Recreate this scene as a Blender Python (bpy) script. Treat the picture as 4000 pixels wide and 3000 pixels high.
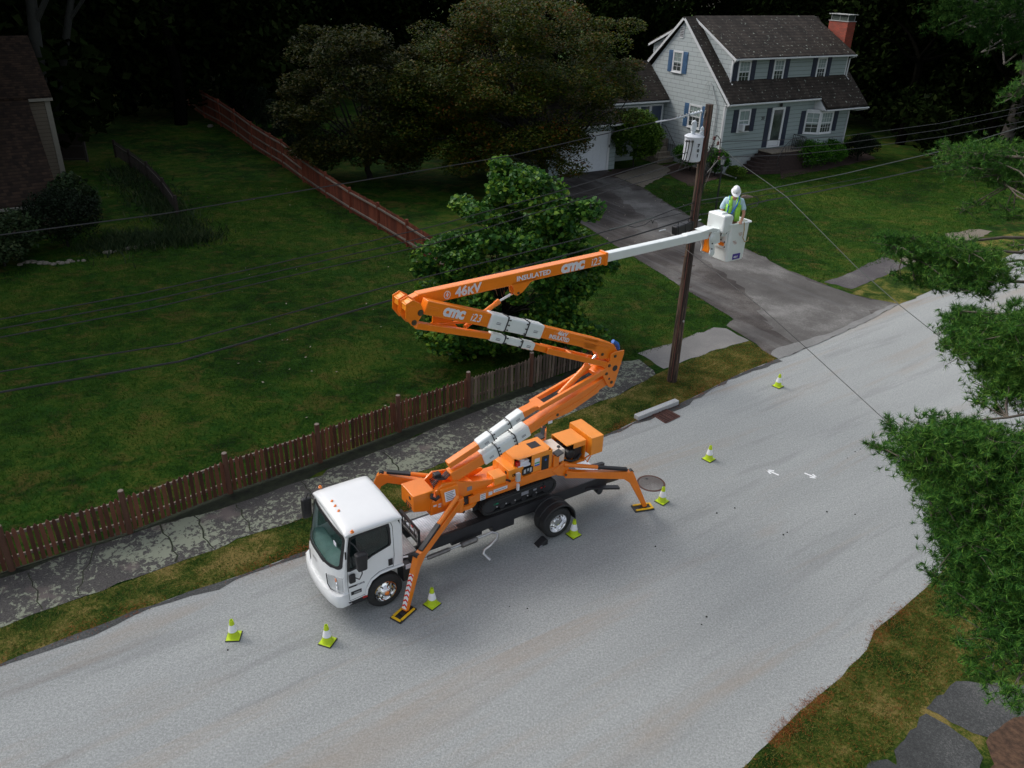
import bpy, bmesh, math, random
import numpy as np
from mathutils import Vector, Matrix

random.seed(7); RNG = np.random.default_rng(7)
for o in list(bpy.data.objects): bpy.data.objects.remove(o)
S = bpy.context.scene
COL = S.collection

# ------------------------------------------------------------------ camera
HC = 12.2; FPX = 3150.0; TH = math.radians(27.573); RO = math.radians(1.952)
_ct, _st = math.cos(TH), math.sin(TH)
_R = np.array([[math.cos(RO), -math.sin(RO), 0], [math.sin(RO), math.cos(RO), 0], [0, 0, 1]])
MW = np.array([_R @ np.array([1, 0, 0]), _R @ np.array([0, -_st, _ct]), _R @ np.array([0, -_ct, -_st])])
CAMP = np.array([0.0, 0.0, HC])
cam = bpy.data.cameras.new("camera"); camo = bpy.data.objects.new("camera", cam); COL.objects.link(camo)
cam.sensor_width = 36.0; cam.lens = FPX / 4000 * 36; cam.clip_start = 0.5; cam.clip_end = 600
_m = Matrix.Identity(4)
for i in range(3):
    _m[i][0] = MW[i][0]; _m[i][1] = -MW[i][1]; _m[i][2] = -MW[i][2]; _m[i][3] = CAMP[i]
camo.matrix_world = _m
S.camera = camo
S.render.resolution_x, S.render.resolution_y = 1024, 768

# ------------------------------------------------------------------ light
SUN_AZ = math.radians(152)     # compass-like angle of the sun in the xy plane (from +x, ccw)
SUN_EL = math.radians(38)
world = bpy.data.worlds.new("World"); S.world = world; world.use_nodes = True
nt = world.node_tree; nt.nodes.clear()
wo = nt.nodes.new("ShaderNodeOutputWorld"); bg = nt.nodes.new("ShaderNodeBackground"); sk = nt.nodes.new("ShaderNodeTexSky")
sk.sky_type = 'NISHITA'; sk.sun_disc = False; sk.sun_elevation = SUN_EL
sk.sun_rotation = math.pi / 2 - SUN_AZ
sk.air_density = 1.0; sk.dust_density = 4.0; sk.ozone_density = 1.0
bg.inputs[1].default_value = 0.15
hsv = nt.nodes.new('ShaderNodeHueSaturation'); hsv.inputs['Saturation'].default_value = .42   # overcast: paler sky
nt.links.new(sk.outputs[0], hsv.inputs['Color']); nt.links.new(hsv.outputs[0], bg.inputs[0]); nt.links.new(bg.outputs[0], wo.inputs[0])
sun = bpy.data.lights.new("sun", 'SUN'); suno = bpy.data.objects.new("sun", sun); COL.objects.link(suno)
sun.energy = 1.1; sun.angle = math.radians(28); sun.color = (1.0, 0.965, 0.92)
_d = Vector((math.cos(SUN_EL) * math.cos(SUN_AZ), math.cos(SUN_EL) * math.sin(SUN_AZ), math.sin(SUN_EL)))
suno.rotation_euler = _d.to_track_quat('Z', 'Y').to_euler()
suno.location = (0, 0, 40)
S.view_settings.view_transform = 'Standard'; S.view_settings.look = 'None'
S.view_settings.exposure = 0.62; S.view_settings.gamma = 1.0

# ------------------------------------------------------------------ pixel -> place helpers
def ray(px, py): return MW @ np.array([(px - 2000) / FPX, (py - 1500) / FPX, 1.0])
def G(px, py, z=0.0):
    r = ray(px, py); return r * ((z - HC) / r[2]) + CAMP
def onplane(px, py, p0, n):
    r = ray(px, py); n = np.array(n, float); t = ((np.array(p0, float) - CAMP) @ n) / (r @ n); return CAMP + t * r
class Frame:
    def __init__(s, o, yaw):
        s.o = np.array(o, float); s.yaw = yaw; c, n = math.cos(yaw), math.sin(yaw)
        s.a = np.array([c, n, 0]); s.b = np.array([-n, c, 0])
    def w(s, p): return s.o + s.a * p[0] + s.b * p[1] + np.array([0, 0, p[2]])
    def l(s, p):
        d = np.array(p, float) - s.o; return np.array([d @ s.a, d @ s.b, d[2]])
    def onb(s, px, py, b): return s.l(onplane(px, py, s.o + s.b * b, s.b))
    def ona(s, px, py, a): return s.l(onplane(px, py, s.o + s.a * a, s.a))
    def onz(s, px, py, z): return s.l(G(px, py, z))
    def onp(s, px, py, p0, nl):
        n = s.a * nl[0] + s.b * nl[1]; return s.l(onplane(px, py, s.w(p0), n))
def zoom(x0, y0, k): return lambda x, y: (x0 + x * k, y0 + y * k)
_o = G(1507, 2309, .42)
TR = Frame((_o[0], _o[1], 0), math.radians(34.15))      # truck: u backwards, w away from camera
_o = G(2795, 680)
HO = Frame((_o[0], _o[1], 0), math.radians(31.84))      # grey house: s right, t back
GW = Frame((0, 0, 0), 0)

# ------------------------------------------------------------------ materials
def newmat(name):
    m = bpy.data.materials.new(name); m.use_nodes = True
    b = m.node_tree.nodes["Principled BSDF"]; return m, m.node_tree, b
def node(nt, t, **k):
    n = nt.nodes.new(t)
    for a, v in k.items(): setattr(n, a, v)
    return n
def rgba(c): return (c[0], c[1], c[2], 1)
def ramp(nt, fac, stops, interp='LINEAR'):
    r = node(nt, "ShaderNodeValToRGB"); r.color_ramp.interpolation = interp
    e = r.color_ramp.elements
    e[0].position, e[0].color = stops[0][0], rgba(stops[0][1]); e[1].position, e[1].color = stops[1][0], rgba(stops[1][1])
    for p, c in stops[2:]:
        q = e.new(p); q.color = rgba(c)
    nt.links.new(fac, r.inputs[0]); return r.outputs[0]
def noise(nt, co, scale, detail=4, rough=.6, dist=0):
    n = node(nt, "ShaderNodeTexNoise"); n.inputs['Scale'].default_value = scale; n.inputs['Detail'].default_value = detail
    n.inputs['Roughness'].default_value = rough; n.inputs['Distortion'].default_value = dist
    nt.links.new(co, n.inputs['Vector']); return n.outputs['Fac']
def coords(nt, kind='Object', scale=None, rotz=0):
    c = node(nt, "ShaderNodeTexCoord"); out = c.outputs[kind]
    if rotz:
        m = node(nt, "ShaderNodeMapping"); m.inputs['Rotation'].default_value = (0, 0, rotz)
        nt.links.new(out, m.inputs[0]); out = m.outputs[0]
    if scale:
        m = node(nt, "ShaderNodeMapping"); m.inputs['Scale'].default_value = scale
        nt.links.new(out, m.inputs[0]); out = m.outputs[0]
    return out
def mixc(nt, fac, a, b, mode='MIX'):
    m = node(nt, "ShaderNodeMix", data_type='RGBA', blend_type=mode)
    for s, v in ((m.inputs[0], fac), (m.inputs[6], a), (m.inputs[7], b)):
        if hasattr(v, 'links') or hasattr(v, 'is_linked'): nt.links.new(v, s)
        elif isinstance(v, (int, float)): s.default_value = v
        else: s.default_value = rgba(v)
    return m.outputs[2]
def math_(nt, op, a, b=None, clamp=False):
    m = node(nt, "ShaderNodeMath", operation=op, use_clamp=clamp)
    for s, v in ((m.inputs[0], a), (m.inputs[1], b)):
        if v is None: continue
        if hasattr(v, 'is_linked'): nt.links.new(v, s)
        else: s.default_value = v
    return m.outputs[0]
def bump(nt, b, h, strength=.3, dist=.02):
    n = node(nt, "ShaderNodeBump"); n.inputs['Strength'].default_value = strength; n.inputs['Distance'].default_value = dist
    nt.links.new(h, n.inputs['Height']); nt.links.new(n.outputs[0], b.inputs['Normal'])
def pm(name, col, rough=.5, metal=0, var=.12, scale=6, bmp=0, bscale=60, coat=0, spec=.5):
    m, nt, b = newmat(name); co = coords(nt)
    f = noise(nt, co, scale, 5, .65)
    c = ramp(nt, f, [(.3, tuple(x * (1 - var) for x in col)), (.7, tuple(min(1, x * (1 + var)) for x in col))])
    nt.links.new(c, b.inputs['Base Color'])
    b.inputs['Roughness'].default_value = rough; b.inputs['Metallic'].default_value = metal
    b.inputs['Coat Weight'].default_value = coat; b.inputs['Specular IOR Level'].default_value = spec
    if bmp: bump(nt, b, noise(nt, co, bscale, 3, .6), bmp, .01)
    return m
ORANGE = pm("orange_paint", (.90, .225, .010), .34, var=.06, scale=3, coat=.35)
ORANGE2 = pm("orange_light_paint", (.95, .31, .022), .36, var=.06, scale=3, coat=.35)
WHITEP = pm("white_gelcoat", (.78, .82, .81), .35, var=.03, scale=3, coat=.2)
CABW = pm("cab_white_paint", (.84, .85, .85), .3, var=.02, scale=2, coat=.4)
BLACK = pm("black_plastic", (.018, .018, .02), .45, var=.3, scale=20)
BLACKM = pm("black_steel", (.022, .022, .025), .4, metal=0, var=.3, scale=8, coat=.1)
RUBBER = pm("tyre_rubber", (.022, .022, .022), .75, var=.3, scale=30, bmp=.3)
STEEL = pm("dull_steel", (.22, .21, .20), .4, metal=.8, var=.2, scale=12)
DSTEEL = pm("pin_steel", (.12, .10, .07), .4, metal=.7, var=.3, scale=30)
CHROME = pm("chrome", (.85, .85, .85), .06, metal=1, var=.02)
REDP = pm("red_plastic", (.5, .02, .015), .35)
BLUEP = pm("blue_plastic", (.02, .14, .55), .4)
AMBER = pm("amber_lens", (.85, .22, .02), .2, coat=.5)
YELLOW = pm("yellow_paint", (.85, .50, .01), .5, var=.1, scale=14)
LIME = pm("lime_cone_plastic", (.50, .66, .01), .45, var=.06, scale=8)
REFL = pm("white_reflective_band", (.85, .86, .87), .4, var=.05, scale=30)
LABELW = pm("decal_white", (.75, .76, .82), .5, var=.05)
LABELG = pm("decal_grey", (.25, .25, .28), .5, var=.4, scale=80)
TANKW = pm("tank_plastic", (.78, .68, .58), .45, var=.08)
ALU = pm("aluminium", (.6, .6, .6), .3, metal=.9, var=.1)
WIREM = pm("wire_black", (.012, .012, .013), .5)
WIREG = pm("wire_grey_sleeve", (.12, .128, .124), .8, spec=.1)
SKIN = pm("skin", (.45, .22, .14), .5, var=.12, scale=25)
SHIRT = pm("shirt_blue", (.48, .66, .74), .8, var=.08, scale=20, bmp=.3, bscale=30)
VEST = pm("vest_lime", (.38, .80, .08), .6, var=.08, scale=12)
PANTS = pm("trousers_navy", (.03, .05, .09), .8)
GRANITE = pm("granite", (.42, .43, .43), .7, var=.35, scale=45, bmp=.5)
WHITEPAINT = pm("white_trim", (.62, .64, .66), .5, var=.05, scale=4)
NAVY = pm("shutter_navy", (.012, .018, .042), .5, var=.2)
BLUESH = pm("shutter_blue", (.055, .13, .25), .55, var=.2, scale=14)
LIGHTGREY = pm("light_grey_box", (.5, .52, .54), .5)
GALV = pm("transformer_grey", (.55, .58, .62), .4, var=.05, scale=5)
PORC = pm("porcelain", (.55, .6, .64), .25)
STONEC = pm("flagstone", (.20, .17, .13), .85, var=.35, scale=6, bmp=.4)
STONEW = pm("pebble", (.16, .145, .115), .8, var=.4, scale=3)
CONCRETE = pm("foundation_concrete", (.30, .33, .33), .85, var=.15, scale=4, bmp=.2)
RUSTM = pm("rusty_iron", (.09, .035, .025), .7, var=.4, scale=18, bmp=.4)
DARKIN = pm("dark_interior", (.012, .013, .015), .7)
DASH = pm("dashboard", (.15, .30, .27), .7, var=.2, scale=5)
ROPE = pm("rope_tan", (.42, .30, .14), .8)

def glassmat(name, col, alpha=.45, rough=.03):
    m, nt, b = newmat(name)
    b.inputs['Base Color'].default_value = rgba(col); b.inputs['Roughness'].default_value = rough
    b.inputs['Alpha'].default_value = alpha; b.inputs['Coat Weight'].default_value = .6; b.inputs['Coat Roughness'].default_value = .02
    return m
WGLASS = glassmat("windscreen_glass", (.05, .11, .10), .38)
SGLASS = glassmat("side_window_glass", (.01, .02, .02), .72)
HGLASS = pm("window_glass", (.05, .06, .06), .08, var=.6, scale=1.5, coat=.5)
BLIND = pm("window_blind", (.22, .28, .27), .6, var=.15, scale=3)
LENS = glassmat("headlight_lens", (.7, .72, .72), .45)

def chevmat():
    m, nt, b = newmat("red_white_chevrons")
    c = coords(nt, 'UV'); s = node(nt, "ShaderNodeSeparateXYZ"); nt.links.new(c, s.inputs[0])
    ax = math_(nt, 'ABSOLUTE', math_(nt, 'SUBTRACT', s.outputs[0], .5))
    v = math_(nt, 'FRACT', math_(nt, 'ADD', math_(nt, 'MULTIPLY', s.outputs[1], 7.0), math_(nt, 'MULTIPLY', ax, .7)))
    nt.links.new(ramp(nt, v, [(.0, (.80, .80, .80)), (.62, (.70, .008, .006))], 'CONSTANT'), b.inputs['Base Color'])
    b.inputs['Roughness'].default_value = .4; return m
CHEV = chevmat()

def leafmat(name, stops, rough=.55, trans=.25, nscale=.5, namt=.5):
    m, nt, b = newmat(name)
    g = node(nt, "ShaderNodeNewGeometry"); f = noise(nt, coords(nt), nscale, 3, .6)
    v = math_(nt, 'ADD', math_(nt, 'MULTIPLY', g.outputs['Random Per Island'], 1 - namt), math_(nt, 'MULTIPLY', f, namt))
    c = ramp(nt, v, stops); nt.links.new(c, b.inputs['Base Color'])
    b.inputs['Roughness'].default_value = rough; b.inputs['Specular IOR Level'].default_value = .0 if trans == 0 else .12
    if trans:
        t = node(nt, "ShaderNodeBsdfTranslucent"); nt.links.new(c, t.inputs[0])
        mx = node(nt, "ShaderNodeMixShader"); mx.inputs[0].default_value = trans
        out = nt.nodes["Material Output"]
        nt.links.new(b.outputs[0], mx.inputs[1]); nt.links.new(t.outputs[0], mx.inputs[2]); nt.links.new(mx.outputs[0], out.inputs[0])
    return m
L_MAPLE = leafmat("maple_leaves", [(.25, (.008, .022, .001)), (.45, (.030, .056, .004)), (.60, (.062, .078, .006)), (.72, (.10, .066, .008)), (.82, (.16, .038, .008))], nscale=.35)
L_DOG = leafmat("dogwood_leaves", [(.25, (.006, .015, .002)), (.5, (.027, .040, .006)), (.75, (.068, .056, .010))], nscale=.4)
L_LIND = leafmat("redbud_leaves", [(.2, (.014, .055, .014)), (.45, (.036, .115, .020)), (.62, (.075, .19, .024)), (.78, (.22, .34, .035))], nscale=.6, rough=.45)
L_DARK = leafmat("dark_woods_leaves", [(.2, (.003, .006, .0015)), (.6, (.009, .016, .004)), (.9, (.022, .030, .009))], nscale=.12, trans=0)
L_SHRUB = leafmat("shrub_leaves", [(.2, (.012, .035, .004)), (.5, (.055, .12, .012)), (.8, (.15, .24, .03))], nscale=1)
L_YEW = leafmat("yew_leaves", [(.2, (.008, .035, .004)), (.5, (.030, .11, .008)), (.8, (.09, .24, .015))], nscale=1.5)
L_ARB = leafmat("arborvitae_leaves", [(.2, (.003, .007, .003)), (.6, (.008, .018, .007)), (.9, (.015, .03, .01))], nscale=1)
L_PINE = leafmat("pine_needles", [(.2, (.008, .036, .009)), (.46, (.034, .12, .020)), (.66, (.085, .20, .028)), (.84, (.19, .32, .05))], nscale=.8, trans=.15, rough=.5)
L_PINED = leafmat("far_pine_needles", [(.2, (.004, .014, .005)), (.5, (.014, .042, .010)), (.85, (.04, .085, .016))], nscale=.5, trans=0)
L_BED = leafmat("garden_bed_leaves", [(.2, (.01, .02, .008)), (.6, (.03, .055, .02)), (.9, (.09, .10, .04))], nscale=1)
L_GRASS = leafmat("grass_blades", [(.15, (.012, .042, .003)), (.5, (.030, .085, .006)), (.8, (.06, .12, .010)), (.95, (.15, .15, .035))], nscale=.45, namt=.6, trans=.2, rough=.7)
L_DRY = leafmat("dry_grass_blades", [(.2, (.018, .055, .005)), (.42, (.055, .10, .012)), (.55, (.14, .145, .03)), (.75, (.28, .215, .075))], nscale=.7, namt=.6, trans=.2, rough=.7)
L_LITTER = leafmat("pine_litter", [(.2, (.12, .035, .012)), (.6, (.24, .075, .025)), (.9, (.32, .14, .06))], nscale=2, trans=0)
BARK = pm("bark", (.075, .062, .048), .9, var=.5, scale=7, bmp=.8, bscale=14)
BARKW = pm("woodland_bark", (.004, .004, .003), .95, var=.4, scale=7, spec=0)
BARKD = pm("bark_dark", (.009, .008, .006), .9, var=.5, scale=7, bmp=.8, bscale=14)

def polemat():
    m, nt, b = newmat("pole_wood"); co = coords(nt, scale=(1, 1, .06))
    f = noise(nt, co, 14, 6, .7, .4)
    nt.links.new(ramp(nt, f, [(.36, (.012, .008, .006)), (.5, (.036, .023, .017)), (.62, (.14, .085, .055))]), b.inputs['Base Color'])
    b.inputs['Roughness'].default_value = .85; bump(nt, b, f, .6, .02); return m
POLEW = polemat()
def woodmat(name, cols, sc=8):
    m, nt, b = newmat(name); g = node(nt, "ShaderNodeNewGeometry"); co = coords(nt, scale=(1, 1, .25))
    f = math_(nt, 'ADD', math_(nt, 'MULTIPLY', g.outputs['Random Per Island'], .45), math_(nt, 'MULTIPLY', noise(nt, co, sc, 5, .7), .55))
    nt.links.new(ramp(nt, f, cols), b.inputs['Base Color']); b.inputs['Roughness'].default_value = .8
    bump(nt, b, f, .3, .01); return m
PICKR = woodmat("stained_red_picket", [(.2, (.034, .012, .006)), (.5, (.105, .036, .018)), (.8, (.19, .072, .040))])
PICKG = woodmat("weathered_grey_picket", [(.2, (.035, .026, .019)), (.5, (.09, .066, .048)), (.8, (.20, .155, .12))])
RAILW = woodmat("bare_rail_wood", [(.2, (.13, .10, .08)), (.8, (.26, .22, .18))])
POSTW = woodmat("round_post_wood", [(.2, (.045, .018, .010)), (.8, (.14, .065, .04))])
REDB = woodmat("red_fence_board", [(.2, (.075, .016, .008)), (.5, (.17, .038, .017)), (.8, (.26, .065, .03))])
DKWOOD = woodmat("dark_old_wood", [(.2, (.008, .006, .004)), (.8, (.03, .02, .015))])

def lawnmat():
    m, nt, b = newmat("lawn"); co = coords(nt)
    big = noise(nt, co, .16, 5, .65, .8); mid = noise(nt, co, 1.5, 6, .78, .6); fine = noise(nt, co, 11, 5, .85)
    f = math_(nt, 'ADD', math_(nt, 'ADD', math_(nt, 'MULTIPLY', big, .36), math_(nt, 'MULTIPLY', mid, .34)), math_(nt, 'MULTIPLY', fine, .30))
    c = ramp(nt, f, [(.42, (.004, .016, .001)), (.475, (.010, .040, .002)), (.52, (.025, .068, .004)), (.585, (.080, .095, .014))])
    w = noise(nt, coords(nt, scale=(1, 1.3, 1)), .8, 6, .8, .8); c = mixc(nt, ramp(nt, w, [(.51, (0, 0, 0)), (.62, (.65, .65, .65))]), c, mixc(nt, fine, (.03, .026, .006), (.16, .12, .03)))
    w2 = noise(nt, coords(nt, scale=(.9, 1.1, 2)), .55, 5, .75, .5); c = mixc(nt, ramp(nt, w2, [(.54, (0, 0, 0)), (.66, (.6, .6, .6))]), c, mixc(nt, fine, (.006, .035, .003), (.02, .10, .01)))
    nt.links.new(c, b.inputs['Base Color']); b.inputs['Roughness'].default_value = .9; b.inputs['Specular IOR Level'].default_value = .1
    bump(nt, b, math_(nt, 'ADD', fine, mid), .8, .05); return m
LAWN = lawnmat()
def vergemat():
    m, nt, b = newmat("verge_grass"); co = coords(nt)
    mid = noise(nt, co, .9, 5, .65, .4); fine = noise(nt, co, 14, 5, .85)
    f = math_(nt, 'ADD', math_(nt, 'MULTIPLY', mid, .6), math_(nt, 'MULTIPLY', fine, .4))
    c = ramp(nt, f, [(.41, (.010, .030, .003)), (.47, (.030, .060, .007)), (.52, (.090, .100, .018)), (.59, (.22, .165, .055))])
    nt.links.new(c, b.inputs['Base Color']); b.inputs['Roughness'].default_value = .9; b.inputs['Specular IOR Level'].default_value = .1
    bump(nt, b, fine, .8, .05); return m
VERGE = vergemat()
def asphalt(name, cols, speck=.5, streak=True, stain=(.30, .22, .15), yaw=.62):
    m, nt, b = newmat(name); co = coords(nt); cs = coords(nt, scale=(.05, .55, 1), rotz=-yaw)
    base = noise(nt, co, .35, 5, .6) if streak != 'even' else math_(nt, 'ADD', math_(nt, 'MULTIPLY', noise(nt, coords(nt, scale=(.10, .6, 1), rotz=-yaw), 1.0, 5, .6), .30), .35); fine = noise(nt, co, 55, 2, .8); fine2 = noise(nt, co, 23, 2, .7)
    f = math_(nt, 'ADD', math_(nt, 'MULTIPLY', base, 1 - speck), math_(nt, 'MULTIPLY', math_(nt, 'ADD', math_(nt, 'MULTIPLY', fine, .55), math_(nt, 'MULTIPLY', fine2, .45)), speck))
    c = ramp(nt, f, cols)
    if streak:
        s = noise(nt, cs, 1.6, 4, .6, .6); k = ramp(nt, s, [(.54, (0, 0, 0)), (.68, (.7, .7, .7))])
        k2 = math_(nt, 'MULTIPLY', k, noise(nt, co, .8, 4, .7))
        c = mixc(nt, k2, c, stain)
        s2 = noise(nt, cs, 3.3, 3, .6, .3); c = mixc(nt, ramp(nt, s2, [(.57, (0, 0, 0)), (.66, (.22, .22, .22))]), c, (.13, .13, .135))
    nt.links.new(c, b.inputs['Base Color']); b.inputs['Roughness'].default_value = .85; b.inputs['Specular IOR Level'].default_value = .3
    bump(nt, b, fine, .35, .006); return m
ROADM = asphalt("road_asphalt", [(.40, (.195, .206, .204)), (.5, (.300, .314, .310)), (.60, (.43, .446, .438))], .6, 'even')
DRIVEM = asphalt("driveway_asphalt", [(.40, (.030, .025, .024)), (.5, (.060, .052, .048)), (.60, (.15, .14, .13))], .35, True, (.20, .20, .195), -1.0)
APRON = asphalt("apron_asphalt", [(.34, (.11, .11, .108)), (.5, (.19, .19, .185)), (.66, (.32, .32, .31))], .5, False)
def walkmat():
    m, nt, b = newmat("old_sidewalk"); co = coords(nt)
    base = noise(nt, co, 40, 3, .7); big = noise(nt, co, .55, 4, .6)
    c = ramp(nt, base, [(.35, (.028, .026, .025)), (.65, (.085, .080, .076))])
    li = noise(nt, co, 7, 6, .72, .8); th = math_(nt, 'ADD', math_(nt, 'MULTIPLY', li, .6), math_(nt, 'MULTIPLY', big, .4))
    c = mixc(nt, ramp(nt, th, [(.512, (0, 0, 0)), (.535, (1, 1, 1))]), c, (.21, .23, .17))
    c = mixc(nt, ramp(nt, noise(nt, co, .8, 3, .5), [(.60, (0, 0, 0)), (.68, (.7, .7, .7))]), c, (.15, .12, .11))
    nt.links.new(c, b.inputs['Base Color']); b.inputs['Roughness'].default_value = .9; bump(nt, b, li, .4, .01); return m
WALKM = walkmat()
SLABM = asphalt("plain_slab", [(.38, (.028, .030, .030)), (.5, (.060, .063, .063)), (.62, (.15, .15, .145))], .6, False)
SLABL = asphalt("pale_slab", [(.34, (.12, .12, .115)), (.5, (.19, .185, .18)), (.66, (.30, .285, .26))], .45, False)
SLABD = asphalt("dark_slab", [(.34, (.045, .04, .045)), (.5, (.075, .068, .072)), (.66, (.2, .2, .18))], .6, False)
PEBPATH = asphalt("pebble_path", [(.34, (.08, .07, .05)), (.5, (.16, .14, .11)), (.66, (.30, .27, .22))], .9, False)
MULCH = pm("mulch", (.035, .018, .012), .95, var=.6, scale=14, bmp=.8, bscale=25)

def bandmat(name, axis, pitch, col, dark, edge=.1, vjoint=None, var=.06, moss=None, rough=.75, hjx=0):
    """courses of siding or shingle laid across the given object axis"""
    m, nt, b = newmat(name); co = coords(nt); s = node(nt, "ShaderNodeSeparateXYZ"); nt.links.new(co, s.inputs[0])
    v = math_(nt, 'DIVIDE', s.outputs[axis], pitch); fr = math_(nt, 'FRACT', v); row = math_(nt, 'FLOOR', v)
    n = noise(nt, co, 3.5, 5, .65); c = ramp(nt, n, [(.3, tuple(x * (1 - var) for x in col)), (.7, tuple(min(1, x * (1 + var)) for x in col))])
    if vjoint:
        hx = math_(nt, 'ADD', math_(nt, 'DIVIDE', s.outputs[hjx], vjoint), math_(nt, 'MULTIPLY', row, .37))
        cell = node(nt, "ShaderNodeTexWhiteNoise", noise_dimensions='2D')
        cb = node(nt, "ShaderNodeCombineXYZ"); nt.links.new(math_(nt, 'FLOOR', hx), cb.inputs[0]); nt.links.new(row, cb.inputs[1]); nt.links.new(cb.outputs[0], cell.inputs['Vector'])
        c = mixc(nt, math_(nt, 'MULTIPLY', cell.outputs['Value'], var * 3.2), c, dark)
        j = math_(nt, 'LESS_THAN', math_(nt, 'FRACT', hx), .05); c = mixc(nt, math_(nt, 'MULTIPLY', j, .4), c, dark)
    if moss:
        k = ramp(nt, noise(nt, co, 5.5, 3, .5), [(.655, (0, 0, 0)), (.67, (1, 1, 1))]); c = mixc(nt, k, c, moss)
        k = ramp(nt, noise(nt, coords(nt, scale=(1.2, .3, .3)), 1.3, 3, .6), [(.5, (0, 0, 0)), (.7, (.5, .5, .5))]); c = mixc(nt, k, c, tuple(x * 1.9 for x in col))
    e = ramp(nt, fr, [(0, (1, 1, 1)), (edge, (0, 0, 0))]); c = mixc(nt, math_(nt, 'MULTIPLY', e, .9), c, dark); b.inputs['Specular IOR Level'].default_value = .2
    nt.links.new(c, b.inputs['Base Color']); b.inputs['Roughness'].default_value = rough
    bump(nt, b, fr, .5, .02); return m
SID_SHADE = bandmat("shaded_siding", 2, .27, (.28, .335, .335), (.07, .085, .09), .15, None, .03)  # same paint as the gable, darker with the front's shade in the colour
SID_LIT = bandmat("sunlit_gable_siding", 2, .27, (.46, .51, .52), (.12, .14, .15), .17, .9, .02, hjx=1)  # same paint as the front, paler with the gable's sunlight in the colour
SID_T = bandmat("tan_siding", 2, .20, (.12, .10, .075), (.03, .025, .02), .2, None, .06)
ROOF = bandmat("dark_shingles", 2, .16, (.046, .037, .030), (.008, .007, .006), .35, .35, .16, moss=(.28, .30, .26))
ROOFB = bandmat("brown_shingles", 2, .10, (.035, .021, .013), (.006, .004, .003), .4, .22, .25, rough=.95)
def brickmat():
    m, nt, b = newmat("red_brick"); br = node(nt, "ShaderNodeTexBrick"); co = coords(nt)
    s = node(nt, "ShaderNodeSeparateXYZ"); nt.links.new(co, s.inputs[0]); cb = node(nt, "ShaderNodeCombineXYZ")
    nt.links.new(math_(nt, 'ADD', s.outputs[0], s.outputs[1]), cb.inputs[0]); nt.links.new(s.outputs[2], cb.inputs[1]); nt.links.new(cb.outputs[0], br.inputs[0])
    br.inputs['Scale'].default_value = 1; br.inputs['Brick Width'].default_value = .24; br.inputs['Row Height'].default_value = .085; br.inputs['Mortar Size'].default_value = .010
    br.inputs['Color1'].default_value = (.34, .055, .028, 1); br.inputs['Color2'].default_value = (.22, .04, .022, 1); br.inputs['Mortar'].default_value = (.09, .05, .04, 1)
    nt.links.new(br.outputs[0], b.inputs['Base Color']); b.inputs['Roughness'].default_value = .85; bump(nt, b, br.outputs[1], -.4, .01); return m
BRICK = brickmat()
BRICKD = pm("dark_step_brick", (.030, .018, .015), .9, var=.5, scale=6, bmp=.4)
def platemat(name, col, rough, metal=.6):
    m, nt, b = newmat(name); co = coords(nt, scale=(1, 1, 1), rotz=.78)
    ch = node(nt, "ShaderNodeTexChecker"); ch.inputs['Scale'].default_value = 26; nt.links.new(co, ch.inputs[0])
    f = noise(nt, coords(nt), 1.4, 4, .6, .5)
    c = ramp(nt, f, [(.35, tuple(x * .6 for x in col)), (.65, tuple(min(1, x * 1.35) for x in col))])
    c = mixc(nt, math_(nt, 'MULTIPLY', ch.outputs[1], .35), c, tuple(x * .3 for x in col))
    nt.links.new(c, b.inputs['Base Color']); b.inputs['Metallic'].default_value = metal; b.inputs['Roughness'].default_value = rough
    bump(nt, b, ch.outputs[1], .25, .004); return m
PLATE = platemat("chequer_plate_black", (.10, .09, .09), .28, .5)
PLATEB = platemat("chequer_plate_bright", (.72, .72, .73), .25, .7)

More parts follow.
